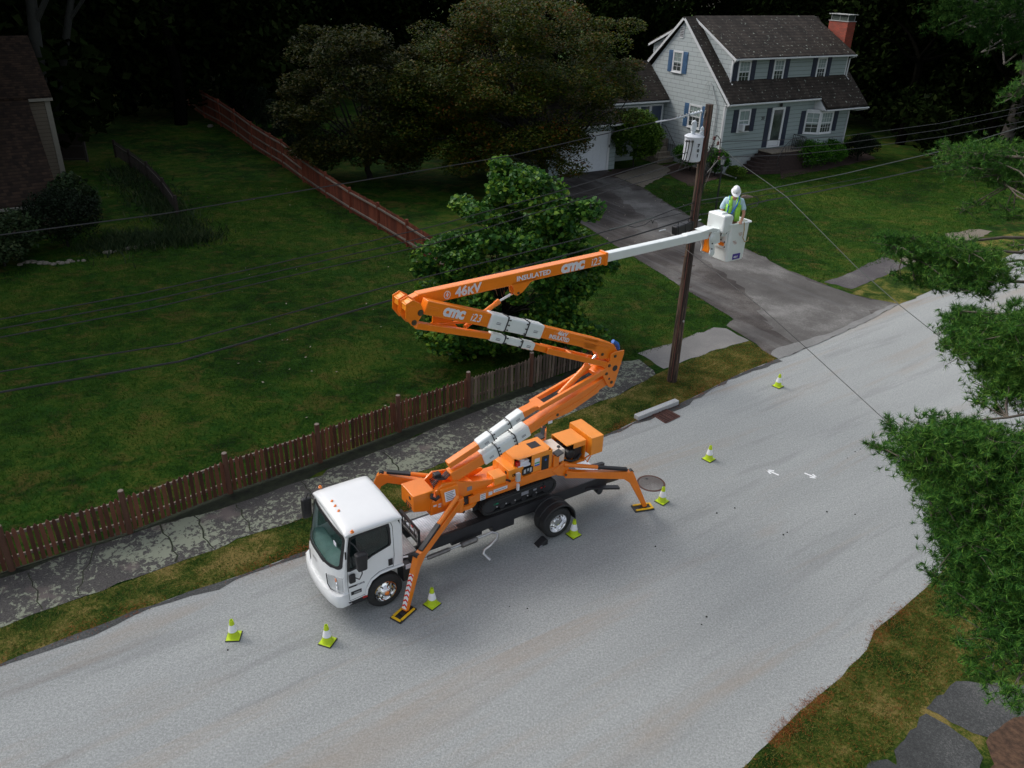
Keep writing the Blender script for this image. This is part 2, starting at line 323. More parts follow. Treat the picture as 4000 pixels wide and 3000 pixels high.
# ------------------------------------------------------------------ objects
OFF = {}
def tag(o, label=None, cat=None, group=None, kind=None):
    if label: o['label'] = label
    if cat: o['category'] = cat
    if group: o['group'] = group
    if kind: o['kind'] = kind
    return o
def thing(name, label, cat, frame=GW, base=(0, 0, 0), group=None, rz=0.0):
    o = bpy.data.objects.new(name, None); COL.objects.link(o)
    o.empty_display_size = .3
    o.location = frame.w(base); o.rotation_euler = (0, 0, frame.yaw + rz); OFF[o.name] = (frame, np.array(base, float))
    return tag(o, label, cat, group)
class MB:
    def __init__(s): s.v = []; s.f = []; s.uv = None
    def add(s, vs, fs):
        n = len(s.v); s.v += [tuple(float(c) for c in p) for p in vs]; s.f += [tuple(i + n for i in f) for f in fs]; return s
    def hexa(s, p):   # 4 bottom, 4 top (same order)
        return s.add(p, [(3, 2, 1, 0), (4, 5, 6, 7), (0, 1, 5, 4), (1, 2, 6, 5), (2, 3, 7, 6), (3, 0, 4, 7)])
    def box(s, x0, x1, y0, y1, z0, z1):
        return s.hexa([(x0, y0, z0), (x1, y0, z0), (x1, y1, z0), (x0, y1, z0), (x0, y0, z1), (x1, y0, z1), (x1, y1, z1), (x0, y1, z1)])
    def beam(s, a, b, w, h, up=(0, 0, 1), w2=None, h2=None):
        a, b, up = Vector(a), Vector(b), Vector(up); d = (b - a).normalized(); sd = d.cross(up).normalized(); u = sd.cross(d)
        w2 = w if w2 is None else w2; h2 = h if h2 is None else h2; P = []
        for c, ww, hh in ((a, w, h), (b, w2, h2)):
            P.append([c - sd * ww / 2 - u * hh / 2, c + sd * ww / 2 - u * hh / 2, c + sd * ww / 2 + u * hh / 2, c - sd * ww / 2 + u * hh / 2])
        return s.add(P[0] + P[1], [(0, 1, 2, 3), (7, 6, 5, 4), (1, 0, 4, 5), (2, 1, 5, 6), (3, 2, 6, 7), (0, 3, 7, 4)])
    def tube(s, pts, r, n=8, caps=True):
        pts = [Vector(p) for p in pts]; rs = r if isinstance(r, (list, tuple)) else [r] * len(pts); base = len(s.v)
        ref = None
        for i, p in enumerate(pts):
            d = (pts[min(i + 1, len(pts) - 1)] - pts[max(i - 1, 0)]).normalized()
            if ref is None: ref = Vector((0, 0, 1)) if abs(d.z) < .9 else Vector((1, 0, 0))
            a = d.cross(ref).normalized(); b = d.cross(a).normalized(); ref = -b if (-b).length else ref
            ref = b.cross(d) if False else ref
            for k in range(n):
                t = 2 * math.pi * k / n; q = p + (a * math.cos(t) + b * math.sin(t)) * rs[i]; s.v.append(tuple(q))
            ref = -b
        for i in range(len(pts) - 1):
            for k in range(n):
                j = (k + 1) % n; s.f.append((base + i * n + k, base + i * n + j, base + (i + 1) * n + j, base + (i + 1) * n + k))
        if caps:
            s.f.append(tuple(base + k for k in range(n))[::-1]); s.f.append(tuple(base + (len(pts) - 1) * n + k for k in range(n)))
        return s
    def lathe(s, o, d, prof, n=24, caps=True):   # prof: (radius, height along d)
        o, d = Vector(o), Vector(d).normalized(); a = d.orthogonal().normalized(); b = d.cross(a); base = len(s.v)
        for r, h in prof:
            for k in range(n):
                t = 2 * math.pi * k / n; s.v.append(tuple(o + d * h + (a * math.cos(t) + b * math.sin(t)) * r))
        for i in range(len(prof) - 1):
            for k in range(n):
                j = (k + 1) % n; s.f.append((base + i * n + k, base + i * n + j, base + (i + 1) * n + j, base + (i + 1) * n + k))
        if caps:
            if prof[0][0] > 1e-4: s.f.append(tuple(base + k for k in range(n))[::-1])
            if prof[-1][0] > 1e-4: s.f.append(tuple(base + (len(prof) - 1) * n + k for k in range(n)))
        return s
    def prism(s, pts, vec):   # polygon (3d points) extruded by vec
        n = len(pts); p = [Vector(q) for q in pts]; v = Vector(vec)
        return s.add(p + [q + v for q in p], [tuple(range(n))[::-1], tuple(range(n, 2 * n))] + [(i, (i + 1) % n, n + (i + 1) % n, n + i) for i in range(n)])
    def ring(s, outer, inner, vec):   # plate with a hole, loops of equal length
        n = len(outer); v = Vector(vec); O = [Vector(q) for q in outer]; I = [Vector(q) for q in inner]
        V = O + I + [q + v for q in O] + [q + v for q in I]; F = []
        for i in range(n):
            j = (i + 1) % n
            F += [(i, j, n + j, n + i)[::-1], (2 * n + i, 2 * n + j, 3 * n + j, 3 * n + i), (i, j, 2 * n + j, 2 * n + i), (n + j, n + i, 3 * n + i, 3 * n + j)]
        return s.add(V, F)
    def grid(s, P):   # P[i][j] points
        m, n = len(P), len(P[0]); base = len(s.v)
        for row in P:
            for q in row: s.v.append(tuple(float(c) for c in q))
        for i in range(m - 1):
            for j in range(n - 1): s.f.append((base + i * n + j, base + i * n + j + 1, base + (i + 1) * n + j + 1, base + (i + 1) * n + j))
        return s
    def build(s, name, mat, parent=None, bev=0, smooth=False, seg=2, solid=0, tri=False, sub=0):
        me = bpy.data.meshes.new(name)
        off = np.zeros(3); root = parent
        while root is not None and root.name not in OFF and root.parent: root = root.parent
        if root is not None and root.name in OFF: off = OFF[root.name][1]
        me.from_pydata([(p[0] - off[0], p[1] - off[1], p[2] - off[2]) for p in s.v], [], s.f); me.update()
        bm = bmesh.new(); bm.from_mesh(me)
        if tri: bmesh.ops.triangulate(bm, faces=bm.faces[:])
        bmesh.ops.recalc_face_normals(bm, faces=bm.faces[:]); bm.to_mesh(me); bm.free()
        me.materials.append(mat)
        o = bpy.data.objects.new(name, me); COL.objects.link(o); o.parent = parent
        if smooth:
            me.polygons.foreach_set('use_smooth', [True] * len(me.polygons))
            try: me.set_sharp_from_angle(angle=math.radians(40))
            except Exception: pass
        if sub:
            md = o.modifiers.new("sub", 'SUBSURF'); md.levels = sub; md.render_levels = sub
        if solid:
            md = o.modifiers.new("solid", 'SOLIDIFY'); md.thickness = solid; md.offset = 0
        if bev:
            md = o.modifiers.new("bevel", 'BEVEL'); md.width = bev; md.segments = seg; md.limit_method = 'ANGLE'; md.angle_limit = math.radians(35)
            md.harden_normals = False
        return o
def sheet(name, poly, z, mat, kind='structure', label=None, cat=None, thick=0):
    """flat piece of ground from image-traced outline (world xy)"""
    b = MB(); n = len(poly)
    if thick: b.prism([(p[0], p[1], z) for p in poly], (0, 0, -thick))
    else: b.add([(p[0], p[1], z) for p in poly], [tuple(range(n))])
    o = b.build(name, mat, None, tri=True)
    if not thick:
        for p in o.data.polygons:
            if p.normal.z < 0: p.flip()
    return tag(o, label, cat, kind=kind)
def px(*pts): return [G(*p)[:2] for p in pts]
def jag(poly, amp=.06, step=.35, seed=1):
    """break straight outline into a ragged one"""
    r = random.Random(seed); out = []
    for i in range(len(poly)):
        a, b = np.array(poly[i][:2]), np.array(poly[(i + 1) % len(poly)][:2]); L = np.linalg.norm(b - a); n = max(1, min(200, int(L / step)))
        for k in range(n): out.append(a + (b - a) * k / n + (np.array([r.gauss(0, amp), r.gauss(0, amp)]) if 0 < k else 0))
    return out
def npmesh(name, V, F, mat, parent=None):
    """V (n,3), F (m,k) -> object, fast"""
    me = bpy.data.meshes.new(name); k = F.shape[1]
    me.vertices.add(len(V)); me.vertices.foreach_set('co', V.astype(np.float32).ravel())
    me.loops.add(F.size); me.loops.foreach_set('vertex_index', F.astype(np.int32).ravel())
    me.polygons.add(len(F)); me.polygons.foreach_set('loop_start', np.arange(0, F.size, k, dtype=np.int32))
    try: me.polygons.foreach_set('loop_total', np.full(len(F), k, dtype=np.int32))
    except Exception: pass
    me.update(calc_edges=True); me.materials.append(mat)
    o = bpy.data.objects.new(name, me); COL.objects.link(o); o.parent = parent; return o
def leaves(C, size, rng, up=.5, shape='oval', jitter=.3):
    """quads/leaf shapes at points C; returns V,F"""
    n = len(C); nrm = rng.normal(size=(n, 3)); nrm /= np.linalg.norm(nrm, axis=1)[:, None]; nrm[:, 2] = np.abs(nrm[:, 2]) + up
    nrm /= np.linalg.norm(nrm, axis=1)[:, None]
    a = np.cross(nrm, rng.normal(size=(n, 3))); a /= np.linalg.norm(a, axis=1)[:, None]; b = np.cross(nrm, a)
    s = size * (1 + jitter * rng.uniform(-1, 1, size=(n, 1)))
    if shape == 'quad':
        off = [(-1, 0), (0, -.55), (1, 0), (0, .55)]; F = np.arange(4 * n).reshape(n, 4)
    elif shape == 'heart':
        off = [(-1, 0), (-.45, -.8), (.4, -.75), (1.0, 0), (.4, .75), (-.45, .8)]; F = np.arange(6 * n).reshape(n, 6)
    V = np.stack([C + a * s * x + b * s * y + (nrm * s * (-.25 * abs(y))) for x, y in off], axis=1).reshape(-1, 3)
    return V, F
def clumps(centres, radii, per, rng, squash=.6, shell=.5):
    """points in ellipsoidal clumps, denser to the outside"""
    out = []
    for c, r in zip(centres, radii):
        d = rng.normal(size=(per, 3)); d /= np.linalg.norm(d, axis=1)[:, None]
        q = rng.uniform(shell ** 3, 1, size=(per, 1)) ** (1 / 3); out.append(np.array(c) + d * q * r * np.array([1, 1, squash]))
    return np.concatenate(out)
def limbs(mb, a, b, r0, r1, rng, wob=.06, n=5):
    a, b = np.array(a, float), np.array(b, float); L = np.linalg.norm(b - a)
    pts = [a + (b - a) * t + (rng.normal(size=3) * wob * L * math.sin(math.pi * t)) for t in np.linspace(0, 1, n)]
    mb.tube(pts, [r0 + (r1 - r0) * t for t in np.linspace(0, 1, n)], 7); return pts
def text(s, size, name, mat, parent, M, bold=0, ext=.003, shear=0, sx=1, spacing=1):
    cu = bpy.data.curves.new(name, 'FONT'); cu.body = s; cu.size = size; cu.extrude = ext; cu.offset = bold; cu.shear = shear
    cu.space_character = spacing; cu.resolution_u = 3
    t = bpy.data.objects.new("tmp_text", cu); COL.objects.link(t)
    dg = bpy.context.evaluated_depsgraph_get(); me = bpy.data.meshes.new_from_object(t.evaluated_get(dg))
    bpy.data.objects.remove(t); me.name = name; me.materials.clear(); me.materials.append(mat)
    off = OFF[parent.name][1] if parent.name in OFF else (OFF[parent.parent.name][1] if parent.parent and parent.parent.name in OFF else (0, 0, 0))
    MM = Matrix(M)
    for v in me.vertices:
        q = MM @ Vector((v.co.x * sx, v.co.y, v.co.z)); v.co = q - Vector(off)
    o = bpy.data.objects.new(name, me); COL.objects.link(o); o.parent = parent; return o
def basis(o, x, y):
    x, y = Vector(x).normalized(), Vector(y); z = x.cross(y).normalized(); y = z.cross(x)
    return ((x.x, y.x, z.x, o[0]), (x.y, y.y, z.y, o[1]), (x.z, y.z, z.z, o[2]), (0, 0, 0, 1))

# ================================================================== the ground
def rect(x0, x1, y0, y1): return [(x0, y0), (x1, y0), (x1, y1), (x0, y1)]
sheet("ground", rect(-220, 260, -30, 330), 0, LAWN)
edgeL = px((-700, 2830), (-300, 2705), (0, 2595), (169, 2528), (354, 2456), (591, 2367), (734, 2313), (844, 2279), (970, 2237), (1181, 2157), (1400, 2070), (1590, 1998), (1900, 1880),
           (2180, 1775), (2322, 1722), (2490, 1641), (2647, 1582), (2775, 1518), (2909, 1451), (3037, 1402), (3202, 1341), (3397, 1250), (3512, 1189), (3625, 1141), (4000, 972), (4300, 850), (4900, 650))
edgeR = px((2700, 3200), (3000, 2904), (3087, 2817), (3193, 2721), (3289, 2644), (3386, 2538), (3415, 2465), (3482, 2412), (3550, 2355), (3617, 2297), (3850, 2060), (4200, 1760), (4700, 1400), (5600, 1000))
road = list(edgeL) + list(edgeR[::-1]) + [(1.0, 2.0), (-6, -6), (-22, -6)]
sheet("road", road, .004, ROADM)
# dark worn margin of the road along the verge
mar = list(edgeL[:20]); mar2 = [np.array(p) + np.array([.56, -.82]) * (.16 + .1 * math.sin(i * 2.1)) for i, p in enumerate(mar)]
sheet("road_margin", jag(mar + mar2[::-1], .03, .3, 5), .008, SLABM)
lowS = px((-900, 2720), (-500, 2600), (0, 2456), (118, 2405), (262, 2355), (405, 2308), (591, 2237), (751, 2178), (844, 2148), (996, 2085), (1198, 2017), (1420, 1925), (1650, 1840), (1900, 1745), (2130, 1655), (2315, 1582), (2423, 1542), (2500, 1499), (2561, 1464))
upS = px((-900, 2500), (-500, 2400), (0, 2262), (110, 2228), (278, 2161), (473, 2102), (624, 2051), (785, 2012), (928, 1967), (1055, 1924), (1198, 1874), (1384, 1798), (1595, 1718), (1700, 1672), (1819, 1625), (1917, 1586), (2025, 1550), (2116, 1517), (2206, 1484), (2279, 1455), (2405, 1419), (2496, 1405))
# verge between sidewalk and road
sheet("verge", list(edgeL[:20]) + list(px((2927, 1332), (2799, 1366), (2641, 1427))) + list(lowS[::-1]), .006, VERGE)
sheet("sidewalk", jag(list(lowS) + list(upS[::-1]), .035, .3, 2), .012, WALKM)
# soil strip between picket fence and sidewalk, fence shadow painted into its dark green
fb = [(p[0], p[1]) for p in (G(-420, 2380), G(48, 2215), G(509, 2072), G(900, 1918), G(1251, 1800), G(1560, 1682), G(1829, 1585), G(2072, 1505), G(2290, 1425))]
sheet("soil_strip", jag(list(upS[1:-2]) + fb[::-1], .05, .3, 3), .009, pm("shaded_soil", (.013, .018, .007), .95, var=.7, scale=5, bmp=.8, bscale=30))
sheet("sidewalk_slab", jag(px((2491, 1381), (2567, 1358), (2680, 1320), (2787, 1280), (2836, 1284), (2927, 1332), (2799, 1366), (2700, 1400), (2641, 1427), (2592, 1442), (2543, 1409)), .04, .3, 4), .014, SLABL)
drive = px((2000, 700), (2250, 673), (2372, 664), (2425, 700), (2512, 734), (2613, 799), (2743, 871), (2917, 973), (3054, 1045), (3199, 1103), (3307, 1146), (3400, 1168), (3512, 1189), (3397, 1250), (3202, 1341), (3043, 1402), (3004, 1385), (2924, 1327), (2837, 1273), (2866, 1248), (2714, 1154), (2541, 1045), (2389, 951), (2215, 835), (2050, 760))
sheet("driveway", jag(drive, .03, .4, 6), .016, DRIVEM)
sheet("driveway_pale_strip", jag(px((2470, 745), (2512, 742), (2613, 806), (2743, 878), (2917, 980), (3054, 1051), (3199, 1109), (3400, 1174), (3490, 1190), (3300, 1285), (3120, 1350), (3010, 1290), (2960, 1190), (2840, 1075), (2700, 975), (2570, 880), (2460, 800), (2380, 745), (2330, 700), (2400, 705)), .12, .35, 77), .018, asphalt("worn_pale_drive", [(.40, (.07, .066, .062)), (.5, (.105, .10, .095)), (.60, (.22, .215, .205))], .4, True, (.05, .045, .04), -1.0))
sheet("driveway_apron", jag(px((3033, 1362), (3250, 1300), (3480, 1192), (3512, 1189), (3397, 1250), (3202, 1341), (3043, 1404), (3010, 1388)), .03, .3, 7), .020, APRON)
sheet("path", jag(px((2400, 690), (2425, 700), (2512, 734), (2590, 690), (2618, 668), (2610, 655), (2560, 640), (2500, 655)), .05, .3, 8), .022, PEBPATH)
sheet("sidewalk_slab", jag(px((3218, 1103), (3299, 1076), (3453, 1003), (3543, 1040), (3417, 1094), (3327, 1130)), .04, .3, 9), .012, SLABD)
sheet("sidewalk_slab", jag(px((3688, 913), (3824, 895), (3878, 904), (3778, 949), (3706, 940)), .05, .3, 10), .012, PEBPATH)
sheet("sidewalk_slab", jag(px((3500, 1000), (3560, 985), (3600, 1010), (3545, 1035)), .05, .3, 20), .013, PEBPATH)
sheet("verge", jag(px((3327, 1150), (3417, 1094), (3543, 1040), (3720, 960), (4000, 900), (4400, 760), (4300, 850), (4000, 972), (3625, 1141), (3512, 1189)), .05, .4, 11), .010, VERGE)
# right hand verge and broken slabs
vr = list(edgeR) + [(60, 6), (30, -12), (4, -6), (1.2, 1.0)]
sheet("verge", jag(vr, .03, .3, 12), .009, VERGE)
sheet("sidewalk_slab", jag(px((3636, 2750), (3733, 2663), (4050, 2680), (4080, 2780), (3868, 2885), (3800, 2866), (3617, 2769)), .03, .2, 13), .015, SLABM)
sheet("sidewalk_slab", jag(px((3492, 2933), (3617, 2789), (3704, 2837), (3800, 2904), (3839, 2962), (3800, 3050), (3500, 3060)), .03, .2, 14), .016, SLABM)
sheet("sidewalk_slab", jag(px((3370, 3010), (3400, 2975), (3465, 2968), (3530, 3010), (3500, 3060), (3380, 3060)), .02, .2, 15), .017, SLABM)
sheet("mulch_bed", jag(px((3850, 2900), (4000, 2800), (4200, 2850), (4200, 3100), (3860, 3100), (3870, 2960)), .06, .2, 16), .018, pm("brown_litter", (.075, .04, .022), .95, var=.6, scale=9, bmp=.8, bscale=30))
sheet("mulch_bed", jag(px((2330, 700), (2390, 665), (2560, 640), (2500, 690), (2425, 703), (2380, 690)), .06, .3, 17), .019, MULCH)
sheet("mulch_bed", jag(px((2560, 650), (2640, 700), (2700, 730), (2800, 700), (2830, 690), (2780, 650), (2620, 640)), .06, .3, 18), .018, MULCH)
sheet("mulch_bed", jag(px((3050, 700), (3200, 668), (3420, 620), (3380, 590), (3050, 650)), .06, .3, 19), .018, MULCH)

# cracks across the old sidewalk
for k_, (a_, e_) in enumerate((((625, 2050), (700, 2190)), ((760, 2018), (830, 2150)), ((375, 2135), (300, 2330)), ((930, 1968), (990, 2085)), ((1180, 1885), (1240, 1985)), ((1500, 1770), (1580, 1850)), ((1880, 1612), (1985, 1700)), ((110, 2240), (160, 2390)))):
    p_ = [np.array(G(a_[0] + (e_[0] - a_[0]) * t, a_[1] + (e_[1] - a_[1]) * t)[:2]) + np.array([random.gauss(0, .035), random.gauss(0, .035)]) for t in np.linspace(0, 1, 9)]
    w_ = random.uniform(.012, .03); sheet("sidewalk_crack", [p - np.array([w_, 0]) for p in p_] + [p + np.array([w_, 0]) for p in p_[::-1]], .0155, pm("crack_moss", (.016, .022, .008), .95, var=.6) if k_ == 0 else bpy.data.materials["crack_moss"])
# markings and small things set in the road
def arrow(cx, cy, hx, hy, label):
    c = G(cx, cy)[:2]; h = G(hx, hy)[:2]; d = h - c; d /= np.linalg.norm(d); n = np.array([-d[1], d[0]])
    b = MB()
    def st(a, e, w):
        a, e = np.array(a), np.array(e); q = (e - a) / np.linalg.norm(e - a); m = np.array([-q[1], q[0]]) * w
        P = [a - m, e - m, e + m, a + m]; b.prism([(p[0], p[1], .006) for p in P], (0, 0, .004))
    st(c - d * .19, c + d * .19, .026); st(c + d * .19, c + n * .10 - d * .0, .024); st(c + d * .19, c - n * .10 - d * .0, .024)
    tag(b.build("road_arrow", REFL), label, "road marking", "painted arrows on the road")
arrow(3017, 1846, 2990, 1834, "small white painted arrow on the road pointing up left, nearer the orange machine")
arrow(3168, 1859, 3195, 1870, "small white painted arrow on the road pointing down right, nearer the pine")
c = G(2543, 1889)
mh = thing("manhole_cover", "round worn cast iron manhole cover in the road behind the rear outrigger", "manhole cover", GW, (c[0], c[1], 0))
MB().lathe((c[0], c[1], 0), (0, 0, 1), [(.38, .0), (.38, .014), (.345, .014), (.345, .009), (.33, .009)], 40, caps=False).build("rim", RUSTM, mh)
MB().lathe((c[0], c[1], 0), (0, 0, 1), [(.33, .005), (.33, .013)], 40).build("lid", asphalt("worn_iron_lid", [(.34, (.07, .05, .045)), (.5, (.14, .13, .125)), (.66, (.3, .3, .29))], .3, False), mh)
MB().box(c[0] - .12, c[0] - .06, c[1] + .18, c[1] + .23, .013, .018).build("lifting_hole", BLACK, mh)
gp = [G(*p) for p in ((2545, 1618), (2602, 1601), (2655, 1628), (2600, 1654))]
gr = thing("storm_drain_grate", "rusty storm drain grate in the road below the granite kerb", "drain grate", GW, (gp[0][0], gp[0][1], 0))
b = MB(); q = [np.array(p) for p in gp]
b.add([(p[0], p[1], .007) for p in q], [(0, 1, 2, 3)]); b.build("drain_pit", DARKIN, gr)
b = MB()
for t in np.linspace(0, 1, 9):
    a, e = q[0] + (q[3] - q[0]) * t, q[1] + (q[2] - q[1]) * t; b.beam((a[0], a[1], .02), (e[0], e[1], .02), .035, .02)
for a, e in ((q[0], q[3]), (q[1], q[2]), ((q[0] + q[1]) / 2, (q[3] + q[2]) / 2)): b.beam((a[0], a[1], .019), (e[0], e[1], .019), .05, .022)
b.build("bars", RUSTM, gr)
a, e = G(2486, 1622, .15), G(2645, 1560, .15)
b = MB(); b.beam((a[0], a[1], .06), (e[0], e[1], .06), .19, .17); tag(b.build("granite_kerb", GRANITE, bev=.012), "single grey granite kerb block above the storm drain", "kerb")
r_ = random.Random(5)
b = MB()
for p in ((890, 2540), (3340, 2010), (2870, 1985), (2800, 2005), (2560, 2135), (2760, 2410), (2590, 2150), (2740, 2440), (3060, 2090), (3075, 2080), (3230, 2000), (1990, 2370), (2060, 2378), (3310, 1790), (3340, 1765), (3360, 1755)):
    c = G(*p); s = r_.uniform(.012, .025); b.lathe((c[0], c[1], .002), (0, 0, 1), [(s, 0), (s * .8, s * .7), (0, s)], 6)
tag(b.build("acorns", BARKD), kind='stuff')

# ================================================================== cones
def make_cone(loc, label, rz):
    t = thing("traffic_cone", label, "traffic cone", GW, (loc[0], loc[1], 0), "lime traffic cones around the truck", rz)
    OFF[t.name] = (GW, np.zeros(3)); s = .135
    MB().box(-s - .012, s + .012, -s - .012, s + .012, .004, .022).build("base_rim", BLACK, t, bev=.02)
    MB().box(-s, s, -s, s, .022, .040).build("base", LIME, t, bev=.02)
    MB().lathe((0, 0, 0), (0, 0, 1), [(.122, .038), (.108, .06), (.091, .17), (.056, .33), (.036, .455), (.026, .455), (.026, .40)], 20, caps=False).build("cone", LIME, t, smooth=True)
    MB().lathe((0, 0, 0), (0, 0, 1), [(.0915, .185), (.0545, .345)], 20, caps=False).build("reflective_band", REFL, t, smooth=True)
    return t
CONES = [((914, 2488), "lime traffic cone farthest left, alone on the road ahead of the truck", .1),
         ((1280, 2508), "lime traffic cone in front of the cab, just below its bumper", 1.25),
         ((1688, 2362), "lime traffic cone beside the front outrigger pad near the front wheel", .9),
         ((2240, 2090), "lime traffic cone touching the truck's rear wheel", .7),
         ((2585, 1960), "lime traffic cone beside the rear outrigger pad and the manhole cover", .8),
         ((2768, 1795), "lime traffic cone out in the road, left of the painted arrows", .75),
         ((3038, 1510), "lime traffic cone farthest away, up the road near the driveway mouth", .7)]
first = None
for (pp, lab, rz) in CONES:
    w = G(*pp)
    if first is None: first = make_cone(w, lab, rz); continue
    r = first.copy(); COL.objects.link(r); r.location = (w[0], w[1], 0); r.rotation_euler = (0, 0, rz); r['label'] = lab
    for ch in list(first.children):
        c2 = ch.copy(); COL.objects.link(c2); c2.parent = r

# ================================================================== flatbed truck (frame TR: u backwards, w away, z up)
za = zoom(1100, 1750, .42194); zb = zoom(1400, 1600, .5425); zc = zoom(1950, 1600, .30139); zd = zoom(1100, 1800, .3618)
truck = thing("flatbed_truck", "white cab-over flatbed truck carrying the orange tracked lift on its black deck", "truck", TR, (0, .85, 0))
WC = .85
def mirw(p): return (p[0], 2 * WC - p[1], p[2])
ue = lambda z: float(np.interp(z, [.5, 1.1, 1.6, 2.16], [-.86, -.86, -.81, -.745]))
uc = lambda z: float(np.interp(z, [.5, .8, 1.05, 1.3, 1.6, 2.1, 2.2], [-1.11, -1.13, -1.13, -1.10, -1.01, -.81, -.76]))
def fs(w, z, off=0):
    x = abs((w - WC) / .85); return (uc(z) + (ue(z) - uc(z)) * x ** 3.2 - off, w, z)
ws = [0, .03, .07, .12, .2, .3, .42, .55, .7, .85, 1.0, 1.15, 1.28, 1.4, 1.5, 1.58, 1.63, 1.67, 1.7]
zs = [.55, .7, .85, 1.0, 1.1, 1.2, 1.30, 1.36, 1.5, 1.65, 1.8, 1.95, 2.08, 2.17]
b = MB()
P = [[fs(w, z) for w in ws] for z in zs]
base = 0
for row in P:
    for q in row: b.v.append(tuple(q))
for i in range(len(zs) - 1):
    for j in range(len(ws) - 1):
        if zs[i] >= 1.355 and zs[i + 1] <= 2.09 and ws[j] >= .069 and ws[j + 1] <= 1.631: continue
        b.f.append((i * len(ws) + j, i * len(ws) + j + 1, (i + 1) * len(ws) + j + 1, (i + 1) * len(ws) + j))
front = b.build("front_panel", CABW, truck, smooth=True, solid=.02)
def strip(pts, wd, mat, name, parent, off=.012, th=.012):
    """closed rounded loop on the front panel in (w,z)"""
    n = len(pts); c = np.mean(pts, axis=0); out = [fs(w, z, off) for w, z in pts]
    inn = [fs(w + (c[0] - w) / abs(c[0] - w + 1e-9) * min(wd, abs(c[0] - w)), z + (c[1] - z) / abs(c[1] - z + 1e-9) * min(wd, abs(c[1] - z)), off) for w, z in pts]
    return MB().ring(out, inn, (-th, 0, 0)).build(name, mat, parent)
def rrect(x0, x1, y0, y1, r, n=4, m=8):
    P = []
    for cx, cy, a0 in ((x1 - r, y1 - r, 0), (x0 + r, y1 - r, 90), (x0 + r, y0 + r, 180), (x1 - r, y0 + r, 270)):
        for k in range(n + 1):
            a = math.radians(a0 + 90 * k / n); P.append((cx + r * math.cos(a), cy + r * math.sin(a)))
    Q = []
    for i, p in enumerate(P):
        q = P[(i + 1) % len(P)]; L = math.dist(p, q); k = max(1, int(L / .12))
        for t in range(k): Q.append((p[0] + (q[0] - p[0]) * t / k, p[1] + (q[1] - p[1]) * t / k))
    return Q
wsl = rrect(.045, 1.655, 1.33, 2.105, .09)
strip(wsl, .055, BLACK, "windscreen_seal", front)
zz = np.linspace(1.345, 2.09, 9); ww = np.linspace(.06, 1.64, 19)
MB().grid([[fs(w, z, .006) for w in ww] for z in zz]).build("windscreen", WGLASS, front, smooth=True)
for w0, w1 in ((.5, 1.15), (.25, .85)):
    pts = [fs(w0 + (w1 - w0) * t, 1.335 + .05 * t, .03) for t in np.linspace(0, 1, 6)]; MB().tube(pts, .011, 6).build("wiper", BLACK, front)
MB().box(-.93, -.92, .17, .29, 1.86, 1.95).build("windscreen_sticker", LABELW, front)
# headlights, slots, letters
for s in (1, -1):
    f = (lambda w: w) if s == 1 else (lambda w: 2 * WC - w)
    hp = [(f(.015), 1.16), (f(.20), 1.15), (f(.36), 1.10), (f(.33), .92), (f(.27), .78), (f(.10), .76), (f(.012), .78)]
    b = MB(); b.prism([fs(w, z, .004) for w, z in hp], (-.012, 0, 0)); h = b.build("headlight", ALU, truck)
    c = np.mean(hp, axis=0)
    MB().prism([fs(c[0] + (w - c[0]) * .93, c[1] + (z - c[1]) * .93, .018) for w, z in hp], (-.014, 0, 0)).build("lens", LENS, h)
    for zc_, r, m in ((1.06, .045, AMBER), (.95, .055, CHROME), (.85, .05, CHROME)):
        p = fs(f(.16 if zc_ > 1 else .15), zc_, .012); MB().lathe(p, (-1, 0, 0), [(r, 0), (r * .8, .012), (r * .3, .004)], 14).build("bulb_reflector", m, h)
    MB().tube([fs(f(.0), .74, .012), fs(f(.15), .745, .016), fs(f(.30), .76, .016), fs(f(.37), .86, .016), fs(f(.40), 1.10, .016)], .010, 5).build("headlight_gasket", BLACK, h)
b = MB()
for z, a, e in ((1.03, .42, 1.28), (.985, .42, 1.28), (.90, .36, .52), (.90, 1.18, 1.34), (.82, .38, 1.32), (1.17, .25, .42), (1.17, 1.28, 1.45)):
    w_ = np.linspace(a, e, 7); b.grid([[fs(w, zq, .006) for w in w_] for zq in (z - .012, z + .012)])
b.build("grille_slots", BLACK, truck)
p = fs(1.05, 1.10, .012)
text("ISUZU", .085, "front_lettering", ALU, truck, basis(p, (0, -1, 0), (.06, 0, 1)), .002)
